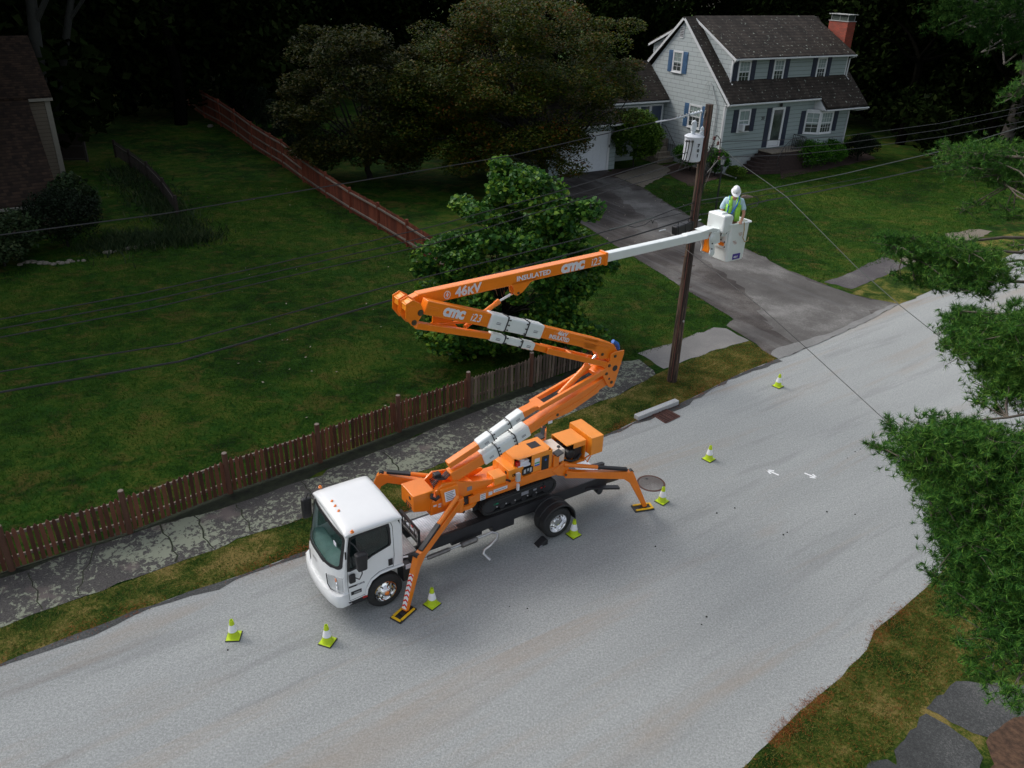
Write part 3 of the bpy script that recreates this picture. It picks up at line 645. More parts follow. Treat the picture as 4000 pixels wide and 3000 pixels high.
# side panels with window openings
OUT = [(-.86, .50), (-.64, .50), (-.43, .52), (-.41, .68), (-.30, .86), (-.12, .95), (.10, .96), (.40, .95), (.42, 1.3), (.42, 1.7), (.40, 2.0), (.34, 2.14), (.10, 2.19), (-.25, 2.19), (-.60, 2.185), (-.745, 2.16), (-.80, 1.62), (-.86, 1.1)]
INN = [(-.775, 1.33), (-.72, 1.31), (-.60, 1.325), (-.48, 1.36), (-.38, 1.42), (-.25, 1.48), (-.05, 1.53), (.13, 1.575), (.15, 1.62), (.15, 1.75), (.15, 1.95), (.13, 2.06), (.08, 2.085), (-.25, 2.08), (-.58, 2.07), (-.685, 2.04), (-.73, 1.75), (-.77, 1.4)]
def sidew(w, s): return lambda u, z, d=0: (u, (w + (.05 * max(0, z - 1.35) - d) * s), z)
for w0, s, nm in ((0, 1, "door"), (1.7, -1, "door")):
    f = sidew(w0, s)
    d = MB().ring([f(*p) for p in OUT], [f(*p) for p in INN], (0, .035 * s, 0)).build("door", CABW, truck, bev=.008)
    c = np.mean(INN, axis=0)
    MB().ring([f(p[0] + (p[0] - c[0]) * .06, p[1] + (p[1] - c[1]) * .09, .008) for p in INN], [f(p[0] - (p[0] - c[0]) * .04, p[1] - (p[1] - c[1]) * .06, .008) for p in INN], (0, .012 * s, 0)).build("window_seal", BLACK, d)
    MB().prism([f(*p, -.012) for p in INN], (0, .004 * s, 0)).build("window", SGLASS, d)
    if s == 1:
        dl = [(-.80, .53), (-.45, .55), (-.42, .72), (-.31, .90), (-.12, 1.0), (.08, 1.02), (.20, 1.0), (.235, 1.3), (.235, 1.7), (.235, 2.0), (.20, 2.12), (.05, 2.145), (-.25, 2.145), (-.58, 2.13), (-.70, 2.10), (-.765, 1.8), (-.81, 1.3), (-.82, .9)]
        k = np.mean(dl, axis=0)
        MB().ring([f(*p, .003) for p in dl], [f(p[0] - .008 * np.sign(p[0] - k[0]), p[1] - .008 * np.sign(p[1] - k[1]), .003) for p in dl], (0, .004, 0)).build("door_gap", BLACK, d)
        MB().box(.09, .19, -.012, .0, 1.06, 1.23).build("handle", BLACK, d, bev=.015)
        MB().box(-.80, -.46, -.008, 0, .865, .90).build("badge_strip", BLACK, d)
        text("NPR-HD", .042, "badge_lettering", LABELW, d, basis((-.63, -.010, .868), (1, 0, .0), (0, 0, 1)), .0008)
        MB().box(-.76, -.53, -.008, 0, .66, .75).build("marker_recess", BLACK, d, bev=.01)
        MB().box(-.70, -.56, -.014, -.006, .685, .72).build("marker_lamp", LENS, d)
        MB().tube([(-.44, -.02, .55), (-.42, -.03, .70), (-.31, -.03, .885), (-.12, -.03, .975), (.12, -.03, .985), (.42, -.03, .975)], .025, 6).build("arch_trim", CABW, d, smooth=True)
MB().box(.405, .44, .02, 1.68, .95, 2.12).build("back_panel", CABW, truck, bev=.02)
N = 20; b = MB(); P = []
for i in range(N + 1):
    row = []
    for j in range(N + 1):
        x, y = math.sin((i / N - .5) * math.pi), math.sin((j / N - .5) * math.pi)
        h = (max(0, 1 - abs(x) ** 5) * max(0, 1 - abs(y) ** 5)) ** .3
        row.append((-.18 + .615 * x - (.0 if x > 0 else .0), .85 + .86 * y, 2.145 + .125 * h + .012 * math.cos(y * 1.5)))
    P.append(row)
roof = b.grid(P).build("roof", CABW, truck, smooth=True, solid=.02)
for x, y in ((357, 355), (468, 490), (498, 535), (530, 580), (652, 770)):
    p = TR.onz(*za(x, y + 8), 2.27); MB().lathe(p - np.array([0, 0, .01]), (0, 0, 1), [(.042, 0), (.040, .02), (.026, .025), (.024, .05), (0, .058)], 12).build("marker_light", AMBER, roof, smooth=True)
# bumper
path = [(-.84, 1.72), (-1.0, 1.725), (-1.09, 1.66), (-1.15, 1.45), (-1.185, 1.15), (-1.195, .85), (-1.185, .55), (-1.15, .25), (-1.09, .04), (-1.0, -.025), (-.84, -.02)]
sec = lambda u, w: [(u + .12, WC + (w - WC) * .90, .745), (u + .02, w, .745), (u, w, .72), (u, w, .50), (u + .03, w, .455), (u + .10, WC + (w - WC) * .95, .44)]
MB().grid([sec(*p) for p in path]).build("bumper", CABW, truck, smooth=True, solid=.02)
MB().box(-1.05, -.4, .1, 1.6, .42, .56).build("underbody", BLACKM, truck)
# cabin inside
b = MB(); b.grid([[(-1.02 + .16 * abs((w - WC) / .85) ** 3, w, 1.27), (-.85, w, 1.33 + .05 * math.exp(-((w - .45) / .25) ** 2)), (-.68, w, 1.30 + .10 * math.exp(-((w - .45) / .22) ** 2)), (-.60, w, 1.18), (-.60, w, .9)] for w in np.linspace(.06, 1.64, 15)])
b.build("dashboard", DASH, truck, smooth=True)
sw = MB()
for k in range(18):
    a, e = 2 * math.pi * k / 18, 2 * math.pi * (k + 1) / 18
    q = lambda t: (-.45 + .19 * math.cos(t) * .75, .45 + .19 * math.sin(t), 1.36 + .19 * math.cos(t) * .6); sw.tube([q(a), q(e)], .013, 5)
sw.tube([(-.45, .45, 1.36), (-.55, .45, 1.2)], .03, 6); sw.build("steering_wheel", BLACK, truck)
for w in (.42, .95, 1.32):
    s = MB().box(-.15, .28, w - .2, w + .2, 1.0, 1.15).build("seat", DASH, truck, bev=.03)
    MB().beam((.20, w, 1.12), (.32, w, 1.72), .38, .10, up=(1, 0, 0)).build("backrest", DASH, s, bev=.03); MB().box(.26, .36, w - .11, w + .11, 1.74, 1.9).build("headrest", DASH, s, bev=.03)
MB().box(-.9, .40, .05, 1.65, .93, .98).build("cab_floor", DARKIN, truck)
MB().box(.385, .40, .05, 1.65, .98, 2.1).build("cab_back_lining", DARKIN, truck)
# mirrors
m = MB(); mx0 = TR.onb(*zd(860, 1080), -.24)
m.hexa([(mx0[0] - .10, -.32, mx0[2] - .22), (mx0[0] + .10, -.32, mx0[2] - .22), (mx0[0] + .10, -.18, mx0[2] - .22), (mx0[0] - .10, -.18, mx0[2] - .22),
        (mx0[0] - .13, -.33, mx0[2] + .20), (mx0[0] + .12, -.33, mx0[2] + .20), (mx0[0] + .12, -.17, mx0[2] + .20), (mx0[0] - .13, -.17, mx0[2] + .20)])
mir = m.build("wing_mirror", BLACK, truck, bev=.04, seg=3)
MB().tube([(-.72, 0, 2.04), (-.66, -.10, 1.98), (mx0[0], -.24, mx0[2] + .18)], .014, 6).build("mirror_arm", BLACK, mir)
MB().tube([(mx0[0], -.24, mx0[2] - .2), (mx0[0], -.24, mx0[2] - .33), (-.62, -.16, 1.14), (-.74, -.03, 1.18)], .012, 6).build("lower_arm", BLACK, mir)
MB().box(-.80, -.66, -.09, -.02, 1.02, 1.24).build("convex_mirror", BLACK, mir, bev=.035, seg=3)
MB().hexa([(-1.0, 1.86, 1.45), (-.80, 1.86, 1.45), (-.80, 1.98, 1.45), (-1.0, 1.98, 1.45), (-1.0, 1.86, 1.95), (-.78, 1.86, 1.95), (-.78, 1.98, 1.95), (-1.0, 1.98, 1.95)]).build("wing_mirror", BLACK, truck, bev=.04)
MB().tube([(-.7, 1.72, 2.08), (-.85, 1.85, 2.1), (-.9, 1.92, 1.9)], .014, 6).build("mirror_bracket", BLACK, truck)
MB().box(-.83, -.80, -.012, .0, 1.62, 1.80).build("hinge_cover", BLACK, truck)
MB().box(-.52, -.42, -.03, .0, .49, .515).build("side_marker", REDP, truck)
MB().box(-.8, -.42, .02, .3, .38, .5).build("door_step", BLACK, truck)
# wheels
def wheel(u, w, s, name, concave, inner=False):
    d = (0, s, 0); o = (u, w, .41)
    wh = MB().lathe(o, d, [(.245, .03), (.30, .0), (.36, .004), (.395, .03), (.408, .06), (.408, .18), (.39, .215), (.25, .21)], 40, caps=False).build(name, RUBBER, truck, smooth=True)
    if inner: return wh
    if concave: pr = [(.262, .03), (.25, .002), (.235, .004), (.222, .03), (.21, .13), (.19, .15), (.115, .15), (.105, .13), (.10, .06), (.085, .045), (0, .045)]
    else: pr = [(.262, .03), (.25, .002), (.235, .004), (.222, .03), (.20, .05), (.155, .03), (.13, .015), (.12, .0), (.10, -.045), (.08, -.06), (0, -.065)]
    rim = MB().lathe(o, d, pr, 40, caps=False).build("rim", CHROME, wh, smooth=True)
    bolts = MB(); holes = MB()
    for k in range(6):
        t = 2 * math.pi * k / 6; r = .15 if not concave else .085
        c = (u + r * math.cos(t), w + s * (.03 if not concave else .14), .41 + r * math.sin(t)); bolts.lathe(c, (0, -s, 0), [(.017, 0), (.017, .035), (.008, .045), (0, .045)], 8)
    for k in range(8):
        t = 2 * math.pi * (k + .5) / 8; r = .188 if not concave else .16
        c = (u + r * math.cos(t), w + s * (.045 if not concave else .148), .41 + r * math.sin(t)); holes.lathe(c, (0, -s, 0), [(.021, 0), (.021, .006), (0, .006)], 10)
    bolts.build("wheel_bolts", DSTEEL if not concave else CHROME, rim); holes.build("hand_holes", BLACK, rim)
    if not concave: MB().lathe((u, w - s * .0, .41), (0, -s, 0), [(.06, .045), (.05, .075), (.03, .09), (0, .092)], 14).build("hub_cap", AMBER, rim, smooth=True)  # amber colour paints an orange reflection onto the hub
    return wh
wheel(0, 0, 1, "front_wheel", False); wheel(0, 1.7, -1, "front_wheel", False)
wheel(4.49, 0, 1, "rear_wheel", True); wheel(4.49, .24, 1, "rear_wheel", False, True); wheel(4.49, 1.7, -1, "rear_wheel", True); wheel(4.49, 1.46, -1, "rear_wheel", False, True)
for w0, w1 in ((-.03, .48), (1.22, 1.73)):
    b = MB(); R0 = .50; row = []
    seq = [w0 + (w1 - w0) * t for t in (0, .02, .16, .18, .36, .38, .56, .58, .78, .80, .98, 1)]; rr = [-.03, 0, 0, -.014, -.014, 0, 0, -.014, -.014, 0, 0, -.03]
    for a in np.linspace(-4, 152, 22):
        t = math.radians(a); row.append([(4.49 + (R0 + q) * math.cos(t), w, .41 + (R0 + q) * 1.05 * math.sin(t)) for w, q in zip(seq, rr)])
    b.grid(row).build("fender", BLACK, truck, smooth=False, solid=.012)
MB().beam((4.49, .1, .41), (4.49, 1.6, .41), .16, .16).beam((0, .1, .41), (0, 1.6, .41), .1, .1).build("axles", BLACKM, truck)
b = MB()
for w in (.52, 1.18): b.box(-.4, 6.1, w - .035, w + .035, .60, .83)
for u in (.5, 1.5, 2.4, 3.3, 4.1, 5.0, 6.0): b.box(u - .04, u + .04, .5, 1.2, .62, .80)
b.build("chassis_frame", BLACKM, truck)
# deck
deck = MB().box(1.02, 6.22, .44, 1.26, .885, .95).build("deck", PLATE, truck)
MB().box(1.03, 2.02, .47, 1.23, .951, .957).build("deck_glare_plate", PLATEB, deck); MB().box(2.02, 2.60, .60, 1.23, .951, .957).build("deck_glare_plate", PLATEB, deck); MB().box(5.75, 6.21, .60, 1.23, .951, .957).build("deck_glare_plate", PLATEB, deck)  # bright sheets paint the sky's glare onto the black chequer deck
MB().box(1.02, 6.22, .405, .438, .70, .953).box(1.02, 6.22, 1.262, 1.295, .70, .953).build("side_rail", BLACKM, deck)
MB().box(.46, .92, .36, 1.30, .84, .865).build("step_plate", PLATEB, truck); MB().box(.46, .94, .30, 1.34, .60, .84).build("frame_box", BLACKM, truck)
b = MB()
for w in (.43, 1.27): b.box(.98, 1.04, w - .03, w + .03, .90, 1.30)
b.box(.98, 1.04, .40, 1.30, 1.26, 1.32); b.box(.98, 1.04, .40, 1.30, 1.02, 1.07)
for w in (.62, .85, 1.08): b.box(1.0, 1.02, w - .015, w + .015, .95, 1.28)
hb = b.build("headboard", BLACKM, truck); MB().box(.965, .98, .62, .70, 1.27, 1.31).build("tail_lamp", REDP, hb)
for u0, u1, r in ((1.15, 1.75, .05), (2.0, 2.45, .075)):
    MB().tube([(u0, .34, .56), (u0 + .04, .34, .56), (u1 - .04, .34, .57), (u1, .34, .57)], [r * .5, r, r, r * .5], 14).build("muffler", STEEL, truck, smooth=True)
MB().tube([(1.0, .36, .55), (1.3, .34, .56), (2.1, .34, .57), (2.55, .34, .58), (2.82, .30, .62), (2.92, .22, .60), (2.86, .18, .50), (2.66, .14, .42), (2.50, .12, .38), (2.46, .10, .30), (2.52, .02, .22), (2.56, -.05, .18)], [.03, .03, .03, .03, .035, .035, .035, .035, .035, .035, .04, .045], 9).build("exhaust_pipe", ALU, truck, smooth=True)
MB().box(2.9, 3.5, .42, .8, .50, .70).box(1.9, 2.7, .55, 1.1, .45, .62).build("under_deck_box", BLACKM, truck)
b = MB(); b.beam((5.6, .45, .78), (6.5, .20, .62), .13, .05).beam((6.05, .5, .75), (6.75, .55, .66), .10, .16).beam((5.7, .60, .74), (6.35, .62, .56), .10, .14).box(6.15, 6.3, .45, 1.25, .60, .86); b.lathe((6.0, .32, .60), (0, 1, 0), [(.09, 0), (.09, .14)], 14)
b.beam((6.2, 1.1, .75), (6.75, 1.15, .66), .10, .16)
b.build("tow_bracket", BLACKM, truck)
MB().box(.44, .66, .06, .36, .42, .80).build("battery_box", BLACKM, truck, bev=.02); MB().box(.50, .62, .03, .055, .76, .86).build("filler_label", LABELW, truck)
MB().tube([(.43, .08, 1.08), (.56, .04, 1.08)], .02, 6).build("grab_peg", CABW, truck)
ck = thing("wheel_chock", "black rubber wheel chock wedged before the rear wheel", "wheel chock", TR, (4.02, .02, 0))
MB().prism([(3.86, -.10, .005), (4.14, -.10, .005), (4.14, -.10, .13), (4.08, -.10, .15)], (0, .2, 0)).build("wedge", BLACK, ck, bev=.01); MB().box(3.90, 3.98, -.105, -.10, .02, .05).build("grip", LABELG, ck)

# ================================================================== tracked aerial lift (same frame)
lift = thing("tracked_aerial_lift", "orange tracked aerial lift on the truck deck with folded booms reaching to a white bucket", "aerial lift", TR, (3.6, .85, 1.0))
z1 = zoom(1820, 1600, .14465); z2 = zoom(1450, 950, .4973); z3 = zoom(1500, 1100, .12054); z4 = zoom(2250, 1300, .13264); z5 = zoom(2650, 740, .18083)
def onw(w, *pts): return [TR.onb(*p, w) for p in pts]
# --- tracks
for w0 in (.46, 1.02):
    w1 = w0 + .22; o = []
    for a in np.linspace(90, 270, 12): o.append((2.86 + .22 * math.cos(math.radians(a)), 1.20 + .20 * math.sin(math.radians(a))))
    for a in np.linspace(-90, 90, 12): o.append((4.48 + .22 * math.cos(math.radians(a)), 1.20 + .20 * math.sin(math.radians(a))))
    tk = MB().ring([(u, w0, z) for u, z in o], [(3.67 + (u - 3.67) * .955, w0, 1.20 + (z - 1.20) * .80) for u, z in o], (0, .22, 0)).build("track", RUBBER, lift)
    b = MB()
    L = [Vector((u, 0, z)) for u, z in o] + [Vector((o[0][0], 0, o[0][1]))]
    for i in range(len(L) - 1):
        seg = (L[i + 1] - L[i]).length; k = max(1, round(seg / .075))
        for t in range(k):
            p = L[i].lerp(L[i + 1], (t + .5) / k); d = (L[i + 1] - L[i]).normalized(); b.beam(p + Vector((0, w0, 0)), p + Vector((0, w1, 0)), .035, .034, up=Vector((d.z, 0, -d.x)))
    b.build("treads", RUBBER, tk)
    fr = MB().box(2.78, 4.56, w0 + .03, w1 - .03, 1.08, 1.32).build("track_frame", BLACK, tk, bev=.03)
    b = MB()
    for u in (2.86, 4.48): b.lathe((u, w0 + .02, 1.2), (0, 1, 0), [(.165, 0), (.165, .18)], 20)
    for u in (3.2, 3.5, 3.8, 4.1): b.lathe((u, w0 + .02, 1.10), (0, 1, 0), [(.07, 0), (.07, .18)], 12)
    b.build("rollers", BLACKM, tk)
    if w0 < .6:
        b = MB()
        for u in (3.05, 3.3, 3.55, 3.9, 4.15): b.lathe((u, w0 + .022, 1.14), (0, -1, 0), [(.022, 0), (.015, .012)], 8)
        b.build("bolts", ALU, tk)
        MB().box(3.72, 3.92, w0 + .018, w0 + .024, 1.20, 1.29).box(4.06, 4.15, w0 + .018, w0 + .024, 1.22, 1.27).build("plate_labels", LABELG, tk)
        for u, s, m, n in ((3.02, -1, pm("green_arrow", (.0, .25, .12)), "green_arrow"), (4.34, 1, REDP, "red_arrow")):
            P = [(u - .07 * s, 1.21), (u + .02 * s, 1.21), (u + .02 * s, 1.185), (u + .08 * s, 1.225), (u + .02 * s, 1.265), (u + .02 * s, 1.24), (u - .07 * s, 1.24)]
            MB().prism([(p[0], w0 + .024, p[1]) for p in P], (0, -.004, 0)).build(n, m, tk)
# --- chassis beams
WN = .46
prof = [(2.30, 1.48), (2.95, 1.52), (3.55, 1.56), (3.95, 1.50), (4.25, 1.48), (4.75, 1.46), (4.95, 1.52), (4.95, 1.68), (4.55, 1.72), (4.20, 1.74), (3.75, 1.72), (3.2, 1.70), (2.30, 1.68)]
ch = MB().prism([(u, WN, z) for u, z in prof], (0, .06, 0)).prism([(u, 1.18, z) for u, z in prof], (0, .06, 0)).box(2.3, 4.9, .52, 1.18, 1.44, 1.62).build("chassis", ORANGE, lift, bev=.01)
MB().box(2.42, 4.7, .45, 1.25, 1.70, 1.715).build("deck_cover", ORANGE, ch)
MB().box(2.58, 2.72, WN - .006, WN, 1.50, 1.66).box(2.80, 2.90, WN - .006, WN, 1.56, 1.65).box(2.93, 3.30, WN - .006, WN, 1.585, 1.665).build("warning_labels", LABELW, ch)
MB().box(2.60, 2.70, WN - .009, WN - .006, 1.52, 1.535).box(2.60, 2.70, WN - .009, WN - .006, 1.57, 1.585).box(2.60, 2.70, WN - .009, WN - .006, 1.62, 1.635).build("label_print", LABELG, ch); MB().box(2.97, 3.26, WN - .009, WN - .006, 1.61, 1.625).build("label_print", LABELG, ch)
MB().box(2.5, 4.6, .66, 1.04, 1.1, 1.45).build("undercarriage", BLACKM, lift)
# --- turret
tu = thing  # noqa
T0 = MB().lathe((2.25, .85, 1.50), (0, 0, 1), [(.36, 0), (.36, .10), (.33, .12), (.33, .18)], 32).build("slew_ring", BLACKM, lift)
MB().lathe((2.25, .85, 1.40), (0, 0, 1), [(.43, 0), (.43, .10)], 32).build("slew_base", ORANGE, lift)
TU = MB()
near = [(1.55, 1.62), (2.60, 1.66), (3.02, 1.80), (3.02, 1.87), (2.45, 1.98), (2.05, 2.14), (1.72, 2.20), (1.52, 2.05)]
for w in (.56, 1.09): TU.prism([(u, w, z) for u, z in near], (0, .05, 0))
TU.box(1.55, 2.6, .60, 1.10, 1.62, 1.80)
turret = TU.build("turret", ORANGE, lift, bev=.008)
MB().box(2.30, 2.42, .553, .560, 1.80, 1.90).build("label_plate", LABELG, turret)
cbx = MB().hexa([(1.62, .40, 1.74), (2.02, .40, 1.74), (2.02, .62, 1.74), (1.62, .62, 1.74), (1.60, .50, 2.10), (2.04, .50, 2.10), (2.04, .64, 2.10), (1.60, .64, 2.10)]).build("valve_cover", ORANGE, lift, bev=.01)
MB().prism([(1.68, .418, 1.82), (1.94, .418, 1.82), (1.94, .476, 2.03), (1.68, .476, 2.03)], (0, -.006, 0)).build("instruction_plate", LABELW, cbx)
for i in range(5):
    b = MB(); b.prism([(1.71, .425 + .011 * i, 1.85 + .037 * i), (1.91 - .03 * (i % 2), .425 + .011 * i, 1.85 + .037 * i), (1.91 - .03 * (i % 2), .430 + .011 * i, 1.865 + .037 * i), (1.71, .430 + .011 * i, 1.865 + .037 * i)], (0, -.012, 0)); b.build("plate_print", LABELG, cbx)
# counter box at the front
cb = MB().hexa([(.98, .56, 1.72), (1.40, .56, 1.60), (1.40, 1.14, 1.60), (.98, 1.14, 1.72), (.98, .56, 2.12), (1.48, .56, 2.12), (1.48, 1.14, 2.12), (.98, 1.14, 2.12)]).build("front_box", ORANGE, lift, bev=.012)
MB().lathe((.978, .72, 2.0), (-1, 0, 0), [(.045, 0), (.045, .004)], 14).build("lamp_hole", BLACK, cb)
MB().hexa([(1.36, .52, 1.50), (2.0, .50, 1.50), (2.0, 1.2, 1.50), (1.36, 1.18, 1.50), (1.40, .52, 1.86), (2.0, .50, 1.90), (2.0, 1.2, 1.90), (1.40, 1.18, 1.86)]).build("gearbox_housing", ORANGE, lift, bev=.02)
b = MB()
for p in ((1.43, 1.72), (1.55, 1.72), (1.55, 1.66)): b.box(p[0], p[0] + .08, .512, .518, p[1], p[1] + .04)
b.build("small_labels", LABELW, cb)
b = MB()
for i in range(3): b.box(.974, .979, .66 + .1 * i, .72 + .1 * i, 1.74, 1.80)
b.box(.974, .979, .66, .90, 1.83, 1.85); b.build("dark_fittings", BLACK, cb); MB().box(1.66, 1.72, .512, .518, 1.66, 1.78).build("side_fitting", BLACK, cb)
# clutter on top: hoses, lamp
b = MB()
for k in range(5):
    w = .62 + .04 * k; b.tube([(1.50 + .05 * k, w, 2.12), (1.46, w - .05, 2.22 + .02 * k), (1.62, w, 2.30), (1.80, w + .02, 2.24), (1.95, w + .05, 2.32)], .014, 6)
for k in range(4): b.tube([(2.05 + .05 * k, .52, 1.50), (2.02 + .05 * k, .46, 1.42 - .03 * k), (2.14, .44, 1.34), (2.24, .48, 1.46)], .016, 6)
b.tube([(1.42, .54, 2.06), (1.38, .50, 2.0), (1.46, .46, 1.94), (1.56, .5, 1.96)], .04, 8)
b.build("hoses", BLACK, lift, smooth=True)
MB().box(1.58, 1.74, .70, .84, 2.26, 2.38).build("work_lamp", BLACK, lift, bev=.02)
MB().beam((1.66, .66, 2.12), (1.66, .66, 2.34), .22, .10).build("lamp_bracket", ORANGE, lift, bev=.01)
# boxes along the deck
bx = MB().box(2.98, 3.30, .50, .84, 1.715, 1.92).build("battery_cover", ORANGE2, lift, bev=.008)
MB().tube([(3.28, .49, 1.80), (3.34, .46, 1.78), (3.38, .47, 1.74)], .025, 8).build("plug", BLACK, bx)
bx = MB().box(3.36, 3.76, .50, .95, 1.715, 2.00).build("hydraulic_cover", ORANGE2, lift, bev=.008)
MB().box(3.36, 3.70, .96, 1.2, 1.715, 1.98).build("side_cover", ORANGE2, bx, bev=.02)
MB().lathe((3.358, .62, 1.90), (-1, 0, 0), [(.04, 0), (.04, .005)], 12).build("vent_hole", BLACK, bx)
text("CMC", .085, "cover_lettering", BLACK, bx, basis((3.45, .494, 1.82), (1, 0, 0), (0, 0, 1)), .004, .002)
# engine cowl with open side
cw = MB()
roofp = [(3.62, .50), (4.44, .50), (4.56, .60), (4.56, 1.12), (3.70, 1.12), (3.56, 1.0), (3.56, .60)]
cw.prism([(u, w, 2.20) for u, w in roofp], (0, 0, .02))
cw.box(3.98, 4.56, .49, .51, 1.72, 2.20); cw.box(3.56, 4.56, 1.11, 1.13, 1.72, 2.20); cw.box(3.555, 3.575, .60, 1.1, 1.72, 2.20); cw.box(4.55, 4.57, .5, 1.12, 1.72, 2.20)
cow = cw.build("engine_cowl", ORANGE2, lift, bev=.006)
MB().box(3.62, 4.5, .56, 1.08, 1.72, 2.08).build("engine", BLACKM, lift)
MB().box(3.62, 3.96, .505, .56, 1.96, 2.02).lathe((3.78, .62, 1.98), (0, 0, 1), [(.07, 0), (.07, .14), (.05, .16)], 14).box(3.66, 3.94, .54, .66, 1.98, 2.10).build("air_filter", LABELW, lift, bev=.01)
MB().box(3.60, 3.68, .52, .62, 1.92, 2.12).build("red_cap_block", REDP, lift)
MB().box(3.72, 4.02, .486, .49, 1.76, 1.93).build("control_window", BLACK, cow); MB().box(3.76, 3.82, .480, .486, 1.80, 1.90).box(3.86, 3.90, .480, .486, 1.84, 1.91).box(3.93, 3.98, .480, .486, 1.80, 1.91).build("gauges", LIGHTGREY, cow)
MB().box(4.06, 4.20, .484, .489, 1.90, 2.10).build("safety_sticker", LABELW, cow); MB().box(4.06, 4.20, .480, .484, 1.96, 2.0).build("sticker_band", pm("sticker_green", (.1, .4, .2)), cow); MB().box(4.06, 4.20, .480, .484, 1.90, 1.94).build("sticker_band", BLUEP, cow)
MB().box(4.26, 4.46, .470, .489, 1.70, 2.10).build("access_panel", BLACK, cow, bev=.02); MB().lathe((4.36, .468, 2.0), (0, -1, 0), [(.028, 0), (.028, .006)], 12).build("blue_button", BLUEP, cow)
MB().box(4.14, 4.40, .74, .98, 2.221, 2.226).build("cowl_opening", BLACK, cow)
MB().box(3.50, 3.60, .36, .44, 1.72, 1.94).build("socket_box", LIGHTGREY, lift, bev=.012)
MB().box(3.55, 3.60, .40, .46, 1.45, 1.62).build("tie_tag", LABELW, lift)
# tank and rear boxes
tk = MB().box(4.64, 4.96, .52, 1.08, 1.74, 2.08).build("fuel_tank", TANKW, lift, bev=.03, seg=3)
MB().lathe((4.86, .66, 2.07), (0, 0, 1), [(.04, 0), (.04, .035), (.03, .04)], 14).build("filler_cap", BLACK, tk)
MB().box(4.58, 4.74, .44, .50, 1.72, 2.02).build("side_post", ORANGE, lift, bev=.01); MB().beam((4.60, .44, 2.07), (4.78, .44, 2.12), .20, .03).build("display_screen", BLACK, lift); MB().beam((4.56, 1.14, 2.16), (4.72, 1.14, 2.2), .22, .04).build("display_screen", BLACK, lift)
eb = MB(); eb.box(5.02, 5.60, .54, 1.16, 2.10, 2.125); eb.box(5.58, 5.60, .54, 1.16, 1.50, 2.10); eb.box(5.02, 5.6, 1.14, 1.16, 1.6, 2.1); eb.box(5.22, 5.60, .53, .55, 1.98, 2.12); eb.box(5.0, 5.6, .56, 1.14, 1.50, 1.56)
eb.build("engine_guard", ORANGE2, lift, bev=.006)
MB().lathe((5.18, .66, 1.80), (0, -1, 0), [(.13, -.2), (.13, .08), (.08, .10), (.0, .10)], 16).box(5.28, 5.50, .58, .9, 1.64, 1.94).tube([(4.98, .56, 1.74), (5.15, .5, 1.68), (5.35, .52, 1.66), (5.5, .58, 1.74)], .03, 8).lathe((5.05, .9, 1.9), (0, 0, 1), [(.1, 0), (.1, .12)], 14).build("motor", BLACK, lift, bev=.01)
rb = MB().box(5.66, 6.02, .40, 1.30, 1.72, 2.20).build("rear_box", ORANGE2, lift, bev=.01)
MB().tube([(5.60, .60, 1.52), (5.78, .50, 1.70), (5.62, .46, 1.52), (5.58, .60, 1.66)], .022, 6).build("box_strut", ORANGE, rb)

# --- outriggers: traced in their own upright plane
def outrigger(root, foot, knee, rootz, knee_up, cylA, cylB, chev=False, padz=.06):
    root, foot = np.array(root, float), np.array(foot, float); d = foot - root; d[2] = 0; d /= np.linalg.norm(d); n = np.array([d[1], -d[0], 0]) * .068
    P = lambda t: np.array(t, float); knee = P(knee); L = knee - root; L /= np.linalg.norm(L); up = np.array([-L[2] * d[0], -L[2] * d[1], (L @ d)]); up /= np.linalg.norm(up)
    leg = foot + np.array([0, 0, padz]) - knee; l = leg / np.linalg.norm(leg); side = np.cross(n / .068, l); side /= np.linalg.norm(side)
    if side @ d < 0: side = -side
    arm = [root + up * .10, root + L * .3 + up * .08, knee + up * .10 - L * .15, knee + up * .13 + L * .02, knee + side * .10 - l * .02, foot + P((0, 0, padz)) + side * .055, foot + P((0, 0, padz)) - side * .055, knee + l * .20 - side * .09, knee - L * .16 - up * .10, root + L * .3 - up * .09, root - up * .10]
    o = MB().prism([p - n for p in arm], 2 * n).build("outrigger", ORANGE, lift, bev=.012)
    for s in (1, -1): MB().lathe(knee + up * .05, n * s, [(.035, .05), (.035, .066)], 12).build("pivot_pin", DSTEEL, o)
    MB().lathe(knee + up * .10, n, [(.055, -.05), (.055, .05)], 16).build("pivot_cap", BLACK, o)
    cylA, cylB = P(cylA), P(cylB); m = cylA + (cylB - cylA) * .52
    MB().tube([cylA, m, m + (cylB - cylA) * .01], [.05, .05, .03], 12).build("cylinder", ORANGE, o, smooth=True)
    MB().beam(m, cylB, .11, .06).build("rod_guard", BLACK, o, bev=.01)
    for s in (1, -1): MB().lathe(root, n * s, [(.03, .05), (.03, .07)], 10).build("pivot_pin", DSTEEL, o)
    if chev:
        a, e = knee + l * .34, foot + P((0, 0, padz)) - l * .04
        # strip goes on the face towards the cab
        face = [a - n * .8 + side * .090, a + n * .8 + side * .090, e + n * .8 + side * .062, e - n * .8 + side * .062]
        me = MB().add(face, [(0, 1, 2, 3)]); so = me.build("chevron_strip", CHEV, o)
        uvl = so.data.uv_layers.new(name="UV")
        for lp in so.data.loops:
            k = lp.vertex_index; uvl.data[lp.index].uv = [(0, 1), (1, 1), (1, 0), (0, 0)][k]
    return o
